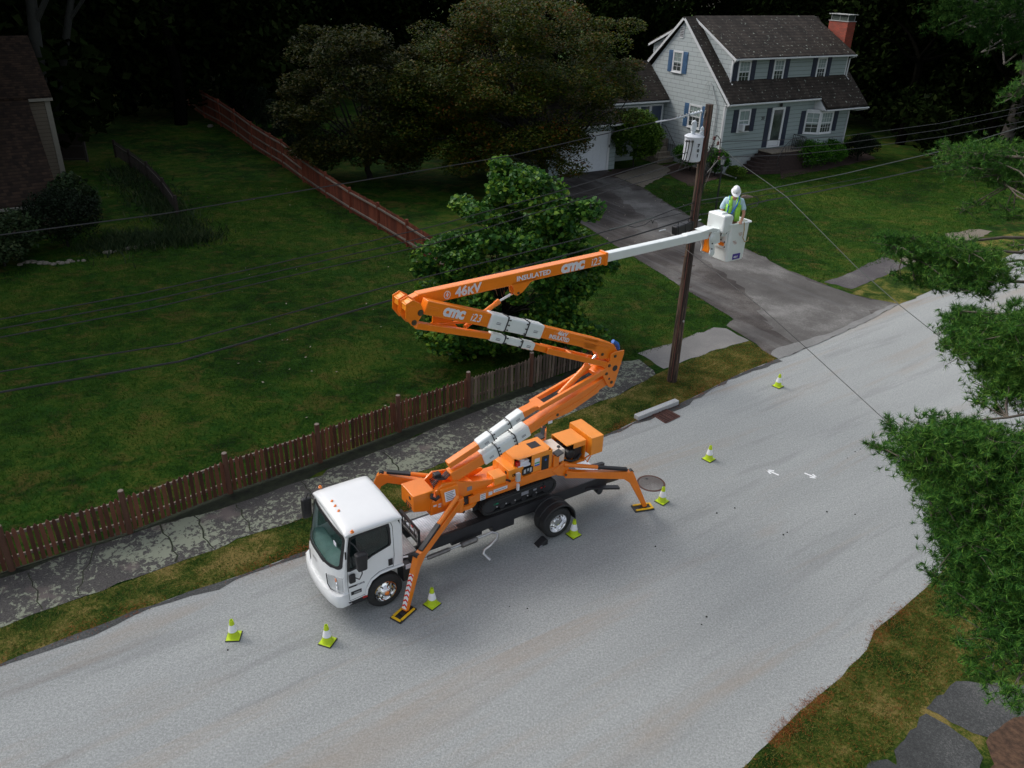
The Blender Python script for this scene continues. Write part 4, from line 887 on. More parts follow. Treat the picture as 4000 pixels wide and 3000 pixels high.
def pad(u, w, label, rz):
    if isinstance(rz, tuple): q = G(*rz[1])[:2] - G(*rz[0])[:2]; rz = math.atan2(q[1], q[0]) - TR.yaw
    p = TR.w((u, w, 0)); t = bpy.data.objects.new("outrigger_pad", None); COL.objects.link(t); t.location = (p[0], p[1], 0); t.rotation_euler = (0, 0, TR.yaw + rz)
    OFF[t.name] = (GW, np.zeros(3)); tag(t, label, "outrigger pad", "black outrigger pads with yellow bars")
    MB().box(-.27, .27, -.15, .15, .006, .035).build("pad_plate", BLACK, t, bev=.03)
    for y in (-.105, .105): MB().box(-.19, .23, y - .028, y + .028, .035, .062).build("yellow_bar", YELLOW, t, bev=.01)
    MB().box(-.255, -.20, -.12, .12, .035, .062).build("yellow_bar", YELLOW, t, bev=.01)
    MB().box(-.09, .09, -.06, .06, .035, .06).build("foot_socket", BLACKM, t); return t
nf = (.26, -.36)
rt = (2.12, .50, 1.69); kn = TR.onp(*zb(425, 1060), TR.w(rt) - TR.o if False else rt, (nf[1] - rt[1], -(nf[0] - rt[0]), 0)) if False else np.array((.68, -.17, 1.13))
cA, cB = np.array((1.98, .42, 1.86)), np.array((.76, -.14, 1.27))
outrigger(rt, (nf[0], nf[1], 0), kn, 0, 0, cA, cB, chev=True)
pad(.20, -.40, "black outrigger pad with yellow bars by the front wheel", ((1548, 2425), (1608, 2372)))
rt = (4.95, .45, 1.42); nr = (7.11, -.16)
outrigger(rt, (nr[0], nr[1], 0), (6.60, -.03, 1.10), 0, 0, (4.90, .46, 1.68), (6.52, 0.0, 1.27))
pad(7.05, -.17, "black outrigger pad with yellow bars beside the manhole cover", ((2545, 1972), (2480, 1982)))
outrigger((2.0, 1.25, 1.66), (.22, 2.32, 0), (.86, 1.93, 1.88), 0, 0, (1.9, 1.2, 1.95), (.98, 1.86, 2.02))
pad(.18, 2.34, "black outrigger pad with yellow bars hidden behind the white cab", -1.15)
outrigger((4.85, 1.25, 1.42), (5.95, 2.85, 0), (5.62, 2.28, 1.45), 0, 0, (4.80, 1.30, 1.70), (5.50, 2.16, 1.62))
pad(5.98, 2.9, "black outrigger pad with yellow bars standing on the grass verge", -.9)
for u, w in ((2.05, .47), (2.05, 1.20)): MB().lathe((u, w, 1.42), (0, 0, 1), [(.10, 0), (.10, .34), (.08, .36)], 16).build("swing_pivot", ORANGE, lift, bev=.005)
for w in (.44, 1.20): MB().prism([(4.72, w, 1.44), (5.08, w, 1.30), (5.02, w, 1.70), (4.90, w, 1.76), (4.55, w, 1.62)], (0, .05, 0)).build("outrigger_bracket", ORANGE, lift, bev=.01)

# --- booms: side outlines traced on upright planes, real widths
def plate(name, w, th, pts, mat=ORANGE, parent=lift, bev=.008): return MB().prism([(p[0], w, p[1]) for p in pts], (0, th, 0)).build(name, mat, parent, bev=bev)
def pin(c, w, r=.045, parent=lift): return MB().lathe((c[0], w, c[1]), (0, -1, 0), [(r * 1.25, -.01), (r * 1.25, .008), (r, .008), (r, .022), (r * .6, .026), (0, .026)], 14).build("pin", DSTEEL, parent)
b1 = MB(); b1.beam((1.86, .72, 2.26), (2.80, .72, 2.47), .22, .27, up=(0, 0, 1)); b1.beam((3.86, .72, 2.79), (6.10, .72, 3.63), .22, .24, h2=.30)
b1 = MB()
def bar(mb, a, b_, w0, w1, ha, hb):   # side-view bar between (u,z) points, depth w0..w1
    a, b_ = np.array(a, float), np.array(b_, float); d = (b_ - a) / np.linalg.norm(b_ - a); n = np.array([-d[1], d[0]])
    q = [a - n * ha / 2, b_ - n * hb / 2, b_ + n * hb / 2, a + n * ha / 2]; mb.prism([(p[0], w0, p[1]) for p in q], (0, w1 - w0, 0)); return mb
lerp0 = lambda a, b_, t: tuple(np.array(a) + (np.array(b_) - np.array(a)) * t)
A1, A2, A3, A4 = (1.95, 2.22), (2.76, 2.45), (3.93, 2.83), (6.16, 3.55)
boom = bar(bar(bar(MB(), A1, A2, .61, .85, .30, .25), A3, A4, .61, .85, .24, .26), lerp0(A1, A2, .9), lerp0(A3, A4, .1), .63, .83, .18, .18).build("lower_boom", ORANGE, lift, bev=.02)
plate("boom_gusset", .595, .02, [(4.15, 2.86), (4.55, 3.04), (5.5, 3.28), (5.95, 3.50), (5.9, 3.30), (5.1, 3.0)], ORANGE, boom)
pin((4.72, 3.03), .60, .03, boom); MB().box(4.46, 4.58, .588, .594, 2.86, 2.93).build("maker_sticker", LABELW, boom)
def sleeve(parent, a, b_, w0, w1, h, nm="insulating_sleeve", straps=(.30, .69), steps=3):
    a, b_ = np.array(a, float), np.array(b_, float); d = (b_ - a) / np.linalg.norm(b_ - a); L = np.linalg.norm(b_ - a); n = np.array([-d[1], d[0]])
    o = bar(MB(), a, b_, w0, w1, h, h).build(nm, WHITEP, parent, bev=.04, seg=3)
    for t0, t1 in ((0, straps[0]), (straps[1], 1)): bar(MB(), a + d * L * t0, a + d * L * t1, w0 - .012, w1 + .012, h + .024, h + .024).build("sleeve_cover", WHITEP, o, bev=.04, seg=3)
    for t, s in ((straps[0], 1), (straps[1], -1)):
        b = bar(MB(), a + d * (L * t - .008), a + d * (L * t + .008), w0 - .018, w1 + .018, h + .034, h + .034)
        for k in range(steps):
            c = a + d * (L * t) + n * (h * (.36 - .72 * k / max(1, steps - 1))); e = c + d * .05 * s; b.tube([(c[0], w0 - .02, c[1]), (e[0], w0 - .02, e[1])], .009, 6); b.lathe((e[0], w0 - .02, e[1]), (0, -1, 0), [(.016, -.008), (.016, .008)], 8)
        for k in range(2):
            c = a + d * (L * t) + n * (h / 2 + .02); w = w0 + (w1 - w0) * (.33 + .34 * k); e = c + d * .05 * s; b.tube([(c[0], w, c[1]), (e[0], w, e[1])], .007, 5)
        b.build("strap", BLACK, o)
    for t in (.15, .85):
        c = a + d * L * t; e = c + d * .055; c = c - d * .055; b = MB()
        b.prism([(c[0], w0 - .014, c[1]), (e[0], w0 - .014, e[1]), (e[0] + n[0] * .012, w0 - .014, e[1] + n[1] * .012), (c[0] + n[0] * .012, w0 - .014, c[1] + n[1] * .012)], (0, -.005, 0))
        b.prism([(c[0] - n[0] * .035, w0 - .014, c[1] - n[1] * .035), (e[0] - n[0] * .035, w0 - .014, e[1] - n[1] * .035), (e[0] - n[0] * .018, w0 - .014, e[1] - n[1] * .018), (c[0] - n[0] * .018, w0 - .014, c[1] - n[1] * .018)], (0, -.003, 0))
        b.build("sleeve_label", LABELG, o)
    return o
sleeve(boom, (2.75, 2.43), (3.96, 2.84), .585, .875, .27)
# upper parallel bar of the first stage
ub = bar(MB(), (1.92, 2.52), (2.72, 2.80), .66, .84, .14, .15)
up1 = ub.build("parallel_link", ORANGE, lift, bev=.015)
sleeve(up1, (2.66, 2.78), (3.82, 3.27), .645, .855, .19, steps=2)
F1, F2 = np.array((3.78, 3.25)), np.array((6.06, 3.86)); dd = (F2 - F1) / np.linalg.norm(F2 - F1); nn = np.array([-dd[1], dd[0]])
b = MB(); bar(b, F1, F1 + dd * .45, .64, .86, .17, .12)
T = lambda t, w, h: (F1[0] + dd[0] * t + nn[0] * h, w, F1[1] + dd[1] * t + nn[1] * h)
Lr = np.linalg.norm(F2 - F1)
# fork: two side rails joined at each end, slot between
for wa, wb in ((.54, .62), (.88, .96)):
    b.prism([T(.40, wa, -.05), T(Lr, wa, -.07), T(Lr, wa, .07), T(.40, wa, .06)], (0, wb - wa, 0))
b.prism([T(.28, .64, -.05), T(.58, .56, -.05), T(.58, .94, -.05), T(.28, .86, -.05)], tuple(np.array(T(0, 0, .11)) - np.array(T(0, 0, 0))))
b.prism([T(Lr - .30, .56, -.06), T(Lr, .56, -.06), T(Lr, .94, -.06), T(Lr - .30, .94, -.06)], tuple(np.array(T(0, 0, .12)) - np.array(T(0, 0, 0))))
b.build("forked_link", ORANGE, up1, bev=.012)
# elbow one plates
E1 = [(6.12, 4.28), (6.25, 4.31), (6.53, 4.29), (6.53, 4.20), (6.36, 3.56), (6.31, 3.40), (6.22, 3.38), (6.15, 3.42), (5.96, 3.72), (5.94, 3.86), (6.02, 3.93), (6.02, 4.04), (6.12, 4.10)]
E1 = [(p[0], p[1] - .02) for p in E1]
c0 = (6.27, 3.87); hole = []
for w in (.545, .935): plate("elbow_plate", w, .03, E1)
for p in ((6.26, 4.18), (6.11, 3.97), (6.04, 3.78), (6.22, 3.51)): pin(p, .545, .032)
MB().lathe((6.29, .5445, 3.86), (0, -1, 0), [(.075, 0), (.075, .002)], 18).build("plate_hole", BLACKM, lift); MB().lathe((6.14, .5445, 3.62), (0, -1, 0), [(.03, 0), (.03, .002)], 12).build("plate_hole", BLACKM, lift)
MB().tube([(6.0, .56, 3.97), (6.0, .95, 3.97)], .05, 10).tube([(6.22, .56, 3.51), (6.22, .95, 3.51)], .05, 10).box(6.30, 6.50, .57, .94, 3.9, 3.93).build("elbow_spacer", ORANGE, lift)
# second boom
B0, B1 = np.array((1.36, 6.35)), np.array((6.02, 4.38))
def lerp(a, b_, t): return tuple(np.array(a) + (np.array(b_) - np.array(a)) * t)
s0, s1 = (2.84, 5.76), (4.18, 5.21)
b2 = MB(); bar(b2, (1.40, 6.33), s0, .61, .83, .28, .29); bar(b2, s1, (5.75, 4.55), .61, .83, .26, .26); bar(b2, lerp((1.40, 6.33), s0, .9), lerp(s1, (5.75, 4.55), .1), .64, .80, .2, .2)
boom2 = b2.prism([(5.35, .61, 4.84), (5.95, .61, 4.60), (6.26, .61, 4.44), (6.40, .61, 4.22), (6.20, .61, 4.10), (5.86, .61, 4.16), (5.76, .61, 4.36), (5.35, .61, 4.56)], (0, .22, 0)).build("middle_boom", ORANGE, lift, bev=.014)
pin((5.92, 4.28), .61, .03, boom2); pin((6.26, 4.18), .60, .032, boom2)
MB().tube([(6.30, .72, 4.48), (6.44, .72, 4.38), (6.48, .72, 4.24)], .05, 8).build("blue_wrapping", BLUEP, boom2, smooth=True)
sleeve(boom2, s0, s1, .59, .85, .30)
plate("recess_rib", .600, .012, [(1.42, 6.37), (1.68, 6.265), (1.66, 6.21), (1.41, 6.31)], ORANGE, boom2); plate("recess_rib", .600, .012, [(4.95, 4.95), (6.1, 4.46), (6.12, 4.40), (4.94, 4.89)], ORANGE, boom2)
for c in (lerp((1.40, 6.33), s0, .92), lerp(s1, (5.75, 4.55), .08)): MB().lathe((c[0], .61, c[1]), (0, -1, 0), [(.09, 0), (.085, .006)], 6).build("hex_boss", ORANGE, boom2)
bz = np.array(B1) - np.array(B0); bz /= np.linalg.norm(bz)
def btext(s, size, start, d, w, parent, bold=0, shear=0, sx=1, mat=LABELW, spacing=1):
    d = np.array(d, float); d /= np.linalg.norm(d); n = np.array([-d[1], d[0]])
    return text(s, size, "boom_lettering", mat, parent, basis((start[0], w - .004, start[1]), (d[0], 0, d[1]), (n[0], 0, n[1])), bold, .002, shear, sx, spacing)
d2 = np.array(s0) - np.array((1.40, 6.33)); d2 = d2 / np.linalg.norm(d2); n2 = np.array([-d2[1], d2[0]])
st = np.array((1.40, 6.33)) + d2 * .40 - n2 * .075; btext("cmc", .33, st, d2, .61, boom2, .016, .12, .98, spacing=.92)
st = np.array((1.40, 6.33)) + d2 * 1.07 - n2 * .075; btext("i23", .23, st, d2, .61, boom2, .001, .1, .95)
d3 = np.array((5.75, 4.55)) - np.array(s1); d3 = d3 / np.linalg.norm(d3); n3 = np.array([-d3[1], d3[0]])
st = np.array(s1) + d3 * .42 + n3 * .025; btext("46\u043aV", .135, st, d3, .61, boom2, .004, .05, 1); MB().lathe((st[0] - .05 * d3[0], .608, st[1] - .05 * d3[1] + .03), (0, -1, 0), [(.03, 0), (.03, .003)], 14, caps=False).build("bolt_badge", LABELW, boom2)
st = np.array(s1) + d3 * .22 - n3 * .085; btext("INSULATED", .125, st, d3, .61, boom2, .004, 0, .92)
# strut under the second boom
k0, k1, k2, k3 = (1.22, 5.97), (2.90, 5.37), (4.02, 4.88), (6.06, 3.99)
sb = MB(); bar(sb, k0, k1, .66, .80, .13, .13); bar(sb, k2, lerp(k2, k3, .22), .65, .82, .13, .15); bar(sb, lerp(k0, k1, .95), lerp(k2, k3, .05), .68, .78, .08, .08)
for wa, wb in ((.57, .63), (.85, .91)): bar(sb, lerp(k2, k3, .15), k3, wa, wb, .13, .13)
bar(sb, lerp(k2, k3, .48), lerp(k2, k3, .53), .6, .88, .12, .12)
strut = sb.build("parallel_strut", ORANGE, lift, bev=.012)
sleeve(strut, k1, k2, .645, .815, .16, steps=2)
# cylinder crossing at the first elbow
cy0, cy1, cy2 = [np.array(TR.onb(*z2(*q), .75)) for q in ((1478, 1190), (1700, 958), (1778, 868))]
MB().tube([cy0, cy1], .075, 14).tube([cy1 - (cy1 - cy0) * .08, cy1 + (cy1 - cy0) * .02], .088, 14).build("lift_cylinder", ORANGE, lift, smooth=True)
MB().tube([cy1, cy2], .038, 12).build("cylinder_rod", CHROME, lift, smooth=True)
MB().tube([cy0 - (cy1 - cy0) * .16, cy0], .045, 8).build("cylinder_fitting", STEEL, lift)
# elbow two: near plates, far plates and the box between
E2 = onw(.60, z3(700, 735), z3(925, 590), z3(1175, 700), z3(1270, 900), z3(1230, 1080), z3(1010, 1440), z3(900, 1440), z3(690, 1190))
E2 = [(p[0], p[2]) for p in E2]
for w in (.585, .82, .90, 1.145): plate("elbow_plate", w, .025, E2)
c = np.mean(E2, axis=0)
MB().prism([(c[0] - .05 + .11 * math.cos(a), .585, c[1] + .03 + .13 * math.sin(a)) for a in np.radians(np.arange(0, 360, 45) + 22)], (0, -.008, 0)).build("octagon_boss", ORANGE, lift, bev=.004)
b = MB(); q0, q1, q2, q7 = [np.array(E2[i]) for i in (0, 1, 2, 7)]
for wa, wb in ((.61, .82), (.925, 1.145)):
    for a, e in ((q0, q1), (q1, q2), (q0 + (q7 - q0) * .55, q0)):
        nrm = np.array([-(e - a)[1], (e - a)[0]]); nrm /= np.linalg.norm(nrm)
        a2, e2 = a - nrm * .03, e - nrm * .03
        b.prism([(p[0], wa, p[1]) for p in (a2, e2, e2 - nrm * .015, a2 - nrm * .015)], (0, wb - wa, 0))
b.box(c[0] - .05, c[0] + .12, .62, 1.14, c[1] - .06, c[1] + .1); b.build("elbow_box", ORANGE2, lift)
p1 = TR.onb(*z3(1185, 1010), .585); p2 = TR.onb(*z3(975, 1330), .585); pin((p1[0], p1[2]), .585, .05); pin((p2[0], p2[2]), .585, .045)
# third boom (behind), telescopic
b3a, b3b = (1.50, 6.37), (6.06, 6.45)
b3 = bar(bar(MB(), (1.42, 6.36), b3b, .935, 1.135, .26, .245), (1.16, 6.30), (1.50, 6.37), .945, 1.125, .20, .24)
boom3 = b3.prism([(3.55, .935, 6.33), (4.35, .935, 6.36), (4.05, .935, 6.26), (3.86, .935, 6.08), (3.72, .935, 6.02), (3.64, .935, 6.06), (3.62, .935, 6.2)], (0, .03, 0)).prism([(3.55, 1.105, 6.33), (4.35, 1.105, 6.36), (4.05, 1.105, 6.26), (3.86, 1.105, 6.08), (3.72, 1.105, 6.02), (3.64, 1.105, 6.06), (3.62, 1.105, 6.2)], (0, .03, 0)).build("upper_boom", ORANGE, lift, bev=.012)
bar(MB(), (6.03, 6.45), (6.10, 6.45), .915, 1.155, .30, .29).build("boom_collar", ORANGE, boom3, bev=.006)
pin((3.74, 6.08), .935, .022, boom3)
d = np.array(b3b) - np.array((1.42, 6.36)); d = d / np.linalg.norm(d); n_ = np.array([-d[1], d[0]])
O3 = np.array((1.42, 6.36)); L3 = np.linalg.norm(np.array(b3b) - O3)
pt = lambda t, h: O3 + d * t + n_ * h
btext("46\u043aV", .275, pt(.80, -.095), d, .935, boom3, .009, .08, 1)
q = pt(.62, -.015)
MB().ring([(q[0] + .075 * math.cos(a), .933, q[1] + .085 * math.sin(a)) for a in np.linspace(0, 2 * math.pi, 20, endpoint=False)], [(q[0] + .062 * math.cos(a), .933, q[1] + .072 * math.sin(a)) for a in np.linspace(0, 2 * math.pi, 20, endpoint=False)], (0, -.005, 0)).build("bolt_badge", LABELW, boom3)
MB().prism([(q[0] + x, .933, q[1] + y) for x, y in ((.01, .065), (-.03, -.01), (-.003, -.01), (-.015, -.075), (.035, .01), (.008, .01), (.025, .065))], (0, -.005, 0)).build("bolt_symbol", LABELW, boom3)
btext("INSULATED", .15, pt(2.26, -.055), d, .935, boom3, .004, 0, 1.12)
btext("cmc", .355, pt(3.40, -.09), d, .935, boom3, .018, .12, 1.12, spacing=.92)
btext("i23", .25, pt(4.22, -.09), d, .935, boom3, .001, .1, .95)
# jib cylinder under the third boom
MB().tube([(2.42, .90, 5.60), (3.28, 1.02, 5.93)], .050, 12).tube([(3.22, 1.01, 5.91), (3.32, 1.025, 5.945)], .06, 12).build("lift_cylinder", ORANGE, boom3, smooth=True)
MB().tube([(3.3, 1.02, 5.94), (3.68, 1.035, 6.06)], .026, 10).build("cylinder_rod", CHROME, boom3, smooth=True)
MB().prism([(1.75, .95, 6.20), (1.95, .95, 6.05), (2.30, .95, 5.60), (2.05, .95, 5.50), (1.70, .95, 5.72)], (0, .03, 0)).build("linkage_plate", ORANGE, boom3); MB().tube([(1.7, .98, 5.8), (2.55, .98, 5.66)], .035, 8).build("linkage_rod", ORANGE, boom3)
# white telescopic section
t1 = (9.02, 6.53)
bar(MB(), (6.08, 6.46), (8.55, 6.525), .945, 1.125, .205, .19).build("telescopic_boom", WHITEP, boom3, bev=.02)
tip = bar(MB(), (8.5, 6.525), (9.25, 6.55), .938, 1.132, .215, .215).build("boom_tip", WHITEP, boom3, bev=.02)
# bucket
BU = TR.onb(*z5(1022, 1595), .78); u0, zb0 = BU[0], BU[2]
zt = TR.onb(*z5(1160, 765), .78)[2]
bk = MB(); th = .02
def rr(u0_, u1_, w0_, w1_, r, z): return [(x, y, z) for x, y in rrect(u0_, u1_, w0_, w1_, r, 3)]
def rloop(u0_, u1_, w0_, w1_, r, z, n=4):
    P = []
    for cx, cy, a0 in ((u1_ - r, w1_ - r, 0), (u0_ + r, w1_ - r, 90), (u0_ + r, w0_ + r, 180), (u1_ - r, w0_ + r, 270)):
        for k in range(n + 1):
            a = math.radians(a0 + 90 * k / n); P.append((cx + r * math.cos(a), cy + r * math.sin(a), z))
    return P
W0, W1 = .78, 1.38
rows = [rloop(u0 + .05, u0 + .57, W0 + .05, W1 - .05, .06, zb0 + .001), rloop(u0 + .005, u0 + .615, W0 + .005, W1 - .005, .08, zb0 + .03), rloop(u0 - .0, u0 + .63, W0, W1, .08, zb0 + .08), rloop(u0 - .01, u0 + .655, W0 - .01, W1 + .01, .08, zt - .02), rloop(u0 - .05, u0 + .70, W0 - .05, W1 + .05, .09, zt - .012), rloop(u0 - .05, u0 + .70, W0 - .05, W1 + .05, .09, zt + .012), rloop(u0 + .02, u0 + .63, W0 + .02, W1 - .02, .07, zt + .012), rloop(u0 + .03, u0 + .60, W0 + .03, W1 - .03, .07, zb0 + .06)]
n = len(rows[0])
for row in rows: bk.v += [tuple(p) for p in row]
for i in range(len(rows) - 1):
    for k in range(n): bk.f.append((i * n + k, i * n + (k + 1) % n, (i + 1) * n + (k + 1) % n, (i + 1) * n + k))
bk.f.append(tuple(range(n))[::-1]); bk.f.append(tuple((len(rows) - 1) * n + k for k in range(n)))
bucket = bk.build("bucket", WHITEP, lift, smooth=True)
bl = MB().box(u0 + .20, u0 + .46, W0 - .012, W0 - .004, zb0 + .06, zb0 + .20).build("rating_label", pm("label_violet", (.06, .03, .28)), bucket)
text("46kV", .07, "label_lettering", LABELW, bucket, basis((u0 + .23, W0 - .016, zb0 + .10), (1, 0, 0), (0, 0, 1)), .001)
b = MB()
for i, (a, e) in enumerate(((.28, .40), (.30, .42), (.32, .38), (.12, .22), (.14, .26), (.18, .26))): b.box(u0 + a, u0 + e, W0 - .014, W0 - .008, zb0 + .72 - .035 * i - (.08 if i > 2 else 0), zb0 + .728 - .035 * i - (.08 if i > 2 else 0))
b.build("warning_lines", pm("label_rust", (.4, .12, .06)), bucket)
# mounting: near white cheek plate, far plate, orange link, back plate on bucket
uu = lambda x, y, w=.90: (lambda p: (p[0], p[2]))(TR.onb(*z5(x, y), w))
ck1 = [uu(*p) for p in ((740, 930), (830, 920), (905, 900), (900, 1150), (790, 1190), (775, 1425), (700, 1435), (662, 1400), (690, 1290), (672, 1200), (675, 1040))]
mt = plate("mount_cheek", .90, .02, ck1, WHITEP, bucket, .006)
pin(uu(745, 1055), .90, .075, mt).data.materials[0] = WHITEP; pin(uu(720, 1370), .90, .075, mt).data.materials[0] = WHITEP
for p in ((728, 1168), (718, 1282)): q = uu(*p); MB().lathe((q[0], .90, q[1]), (0, -1, 0), [(.018, 0), (.014, .02)], 8).build("bolt", BLACK, mt)
ck2 = [(p[0], p[1]) for p in ck1]
plate("mount_cheek", 1.18, .02, ck2, WHITEP, bucket, .006)
a, e = uu(745, 1055), uu(720, 1370)
MB().tube([(a[0], .93, a[1]), (e[0], .93, e[1])], .01, 6).prism([(a[0] - .02, .95, a[1] + .04), (a[0] + .08, .95, a[1] + .02), (e[0] + .06, .95, e[1]), (e[0] - .06, .95, e[1] + .0)], (0, .20, 0)).tube([(e[0] - .01, .90, e[1]), (e[0] - .01, 1.2, e[1])], .035, 10).build("levelling_link", ORANGE, bucket, bev=.006)
MB().tube([(a[0] - .03, 1.0, a[1] - .02), (e[0] - .03, .97, e[1] + .05)], .045, 12).build("levelling_cylinder", ORANGE2, bucket, smooth=True)
bp = u0 - .02
MB().box(bp - .03, bp - .005, .82, 1.30, zb0 + .35, zb0 + .80).build("back_plate", WHITEP, bucket, bev=.01)
b = MB()
for w, z in ((.86, .76), (.86, .40), (1.2, .76), (1.0, .55), (1.02, .67), (.88, .52)): b.lathe((bp - .03, w, zb0 + z), (-1, 0, 0), [(.02, 0), (.016, .016)], 8)
b.build("bolts", BLACK, bucket)
MB().box(bp - .045, bp - .03, .90, 1.12, zb0 + .70, zb0 + .73).box(bp - .05, bp - .03, .88, 1.06, zb0 + .42, zb0 + .50).build("orange_bracket", ORANGE, bucket)
plate("top_cover_plate", .92, .28, [(8.98, 6.66), (9.32, 6.70), (u0 - .05, 6.60), (u0 - .05, 6.57), (9.1, 6.62)], WHITEP, bucket)
# control console cover
cq = TR.onb(*z5(1025, 600), .80); cz0, cz1 = cq[2] - .30, cq[2] + .10
cc = MB().hexa([(cq[0] - .12, .78, cz0 - .0), (cq[0] + .06, .78, cz0), (cq[0] + .06, 1.34, cz0), (cq[0] - .12, 1.34, cz0), (cq[0] - .20, .76, cz1), (cq[0] + .14, .76, cz1), (cq[0] + .14, 1.36, cz1), (cq[0] - .20, 1.36, cz1)])
con = MB().prism([(cq[0] + x, .80, cq[2] + z) for x, z in ((-.02, .02), (.26, .02), (.30, -.05), (.26, -.38), (.06, -.44), (-.02, -.38))], (0, .56, 0)).build("control_cover", WHITEP, bucket, bev=.05, seg=3)
MB().prism([(cq[0] + x, .95, cq[2] + z) for x, z in ((.02, .0), (.24, .0), (.22, .055), (.05, .055))], (0, .3, 0)).build("cover_bulge", WHITEP, con, bev=.025, seg=3)
MB().box(cq[0] + .05, cq[0] + .2, .88, 1.2, cq[2] - .52, cq[2] - .40).build("control_base", WHITEP, con, bev=.01)
b = MB()
for w in (.9, 1.05, 1.15): b.tube([(cq[0] + .05, w, cq[2] - .42), (cq[0] + .03, w, cq[2] - .50)], .012, 6)
b.build("cable_stub", BLACK, con); MB().beam((cq[0] + .04, .98, cq[2] - .44), (cq[0] + .0, .94, cq[2] - .50), .03, .03).build("red_lever", REDP, con)
MB().tube([(u0 + .36, W0 - .06, zt + .03), (u0 + .37, W0 - .09, zt - .15), (u0 + .40, W0 - .06, zt - .36), (u0 + .50, W0 - .05, zt - .48), (u0 + .60, W0 - .06, zt - .47), (u0 + .62, W0 - .05, zt - .38)], .012, 6).build("rope", ROPE, bucket, smooth=True)

# ================================================================== the lineman
def skinned(name, V, E_, R, mat, parent, sub=2):
    me = bpy.data.meshes.new(name); off = OFF.get(parent.name, (None, np.zeros(3)))[1]
    me.from_pydata([tuple(np.array(v, float) - off) for v in V], E_, []); me.materials.append(mat)
    o = bpy.data.objects.new(name, me); COL.objects.link(o); o.parent = parent
    md = o.modifiers.new("skin", 'SKIN'); md.use_smooth_shade = True
    if not me.skin_vertices: 
        bpy.context.view_layer.objects.active = o
    for i, sv in enumerate(me.skin_vertices[0].data):
        r = R[i]; sv.radius = (r, r) if not isinstance(r, tuple) else r; sv.use_root = (i == 0)
    s = o.modifiers.new("sub", 'SUBSURF'); s.levels = sub; s.render_levels = sub
    return o
pc = (u0 + .31, 1.10, zb0 + .06)
man = thing("person", "lineman in white hard hat, light blue shirt and lime vest standing in the bucket", "person", TR, pc, rz=-.72)
hz = zt + .045 - pc[2]
def M_(x, y, z): return (pc[0] + x, pc[1] + y, pc[2] + z)     # faces -y (towards the camera), x to his left
V = [M_(0, .03, .92), M_(0, .02, 1.08), M_(0, .0, 1.24), M_(0, -.01, 1.38), M_(0, -.04, 1.46), M_(.0, -.07, 1.53),      # 0-5 pelvis..neck top
     M_(.17, .0, 1.385), M_(.235, -.01, 1.22), M_(.27, -.10, 1.12), M_(.22, -.24, hz + .01), M_(.18, -.315, hz),             # 6-10 left arm
     M_(-.17, .0, 1.385), M_(-.24, -.02, 1.22), M_(-.26, -.10, 1.10), M_(-.20, -.24, 1.06), M_(-.17, -.28, 1.05),           # 11-15 right arm
     M_(.10, .02, .84), M_(.11, .0, .48), M_(.11, .03, .10), M_(.11, -.12, .04),                                         # 16-19 left leg
     M_(-.10, .02, .84), M_(-.11, .0, .48), M_(-.11, .03, .10), M_(-.11, -.12, .04)]
E_ = [(0, 1), (1, 2), (2, 3), (3, 4), (4, 5), (3, 6), (6, 7), (7, 8), (8, 9), (9, 10), (3, 11), (11, 12), (12, 13), (13, 14), (14, 15), (0, 16), (16, 17), (17, 18), (18, 19), (0, 20), (20, 21), (21, 22), (22, 23)]
R = [.14, (.15, .12), (.16, .12), (.13, .10), .055, .055, .06, .05, .042, .032, .028, .06, .05, .042, .032, .028, .085, .06, .042, .035, .085, .06, .042, .035]
body = skinned("body", V, E_, R, SKIN, man)
def hand(cx, cy, cz, s, nm):
    V = [M_(cx, cy, cz), M_(cx, cy - .045, cz + .004)]; E2 = [(0, 1)]; R2 = [(.026, .017), (.034, .014)]
    for k, L in enumerate((.062, .070, .066, .05)):
        x = cx + s * (-.028 + .019 * k); i = len(V)
        V += [M_(x, cy - .055, cz + .004), M_(x, cy - .055 - L * .5, cz - .004), M_(x, cy - .06 - L * .6, cz - .03)]; E2 += [(1, i), (i, i + 1), (i + 1, i + 2)]; R2 += [.009, .0085, .007]
    i = len(V); V += [M_(cx - s * .030, cy - .02, cz - .002), M_(cx - s * .052, cy - .045, cz - .012)]; E2 += [(0, i), (i, i + 1)]; R2 += [.010, .008]
    return skinned(nm, V, E2, R2, SKIN, man, 1)
hand(.18, -.315, hz, 1, "hand"); hand(-.17, -.28, 1.05, -1, "hand")
# head, tilted down
hc = np.array(M_(0, -.10, 1.615)); tl = math.radians(28)
def HR(x, y, z):
    y2 = y * math.cos(tl) + z * -math.sin(tl); z2 = -(-y) * math.sin(tl) * 1 + z * math.cos(tl); return (hc[0] + x, hc[1] + y2, hc[2] + z2)
b = MB(); n_lat, n_lon = 14, 20; rows = []
for i in range(n_lat + 1):
    ph = math.pi * i / n_lat; row = []
    for j in range(n_lon):
        th_ = 2 * math.pi * j / n_lon; x, y, z = math.sin(ph) * math.cos(th_), math.sin(ph) * math.sin(th_), math.cos(ph)
        rx = .076 * (1 - .22 * max(0, -z) ** 1.5); ry = .096 * (1 - .10 * max(0, -z)); zz_ = .118 * z
        yy = ry * y; xx = rx * x
        if y < -.3: 
            yy -= .022 * math.exp(-((xx) / .012) ** 2 - ((zz_ + .018) / .022) ** 2)      # nose
            yy -= .008 * math.exp(-((xx) / .022) ** 2 - ((zz_ + .055) / .010) ** 2)      # lips
            yy += .010 * math.exp(-((abs(xx) - .030) / .014) ** 2 - ((zz_ - .008) / .012) ** 2)   # sockets
            yy -= .010 * math.exp(-((xx) / .025) ** 2 - ((zz_ + .095) / .015) ** 2)      # chin
        row.append(HR(xx, yy, zz_))
    row.append(row[0]); rows.append(row)
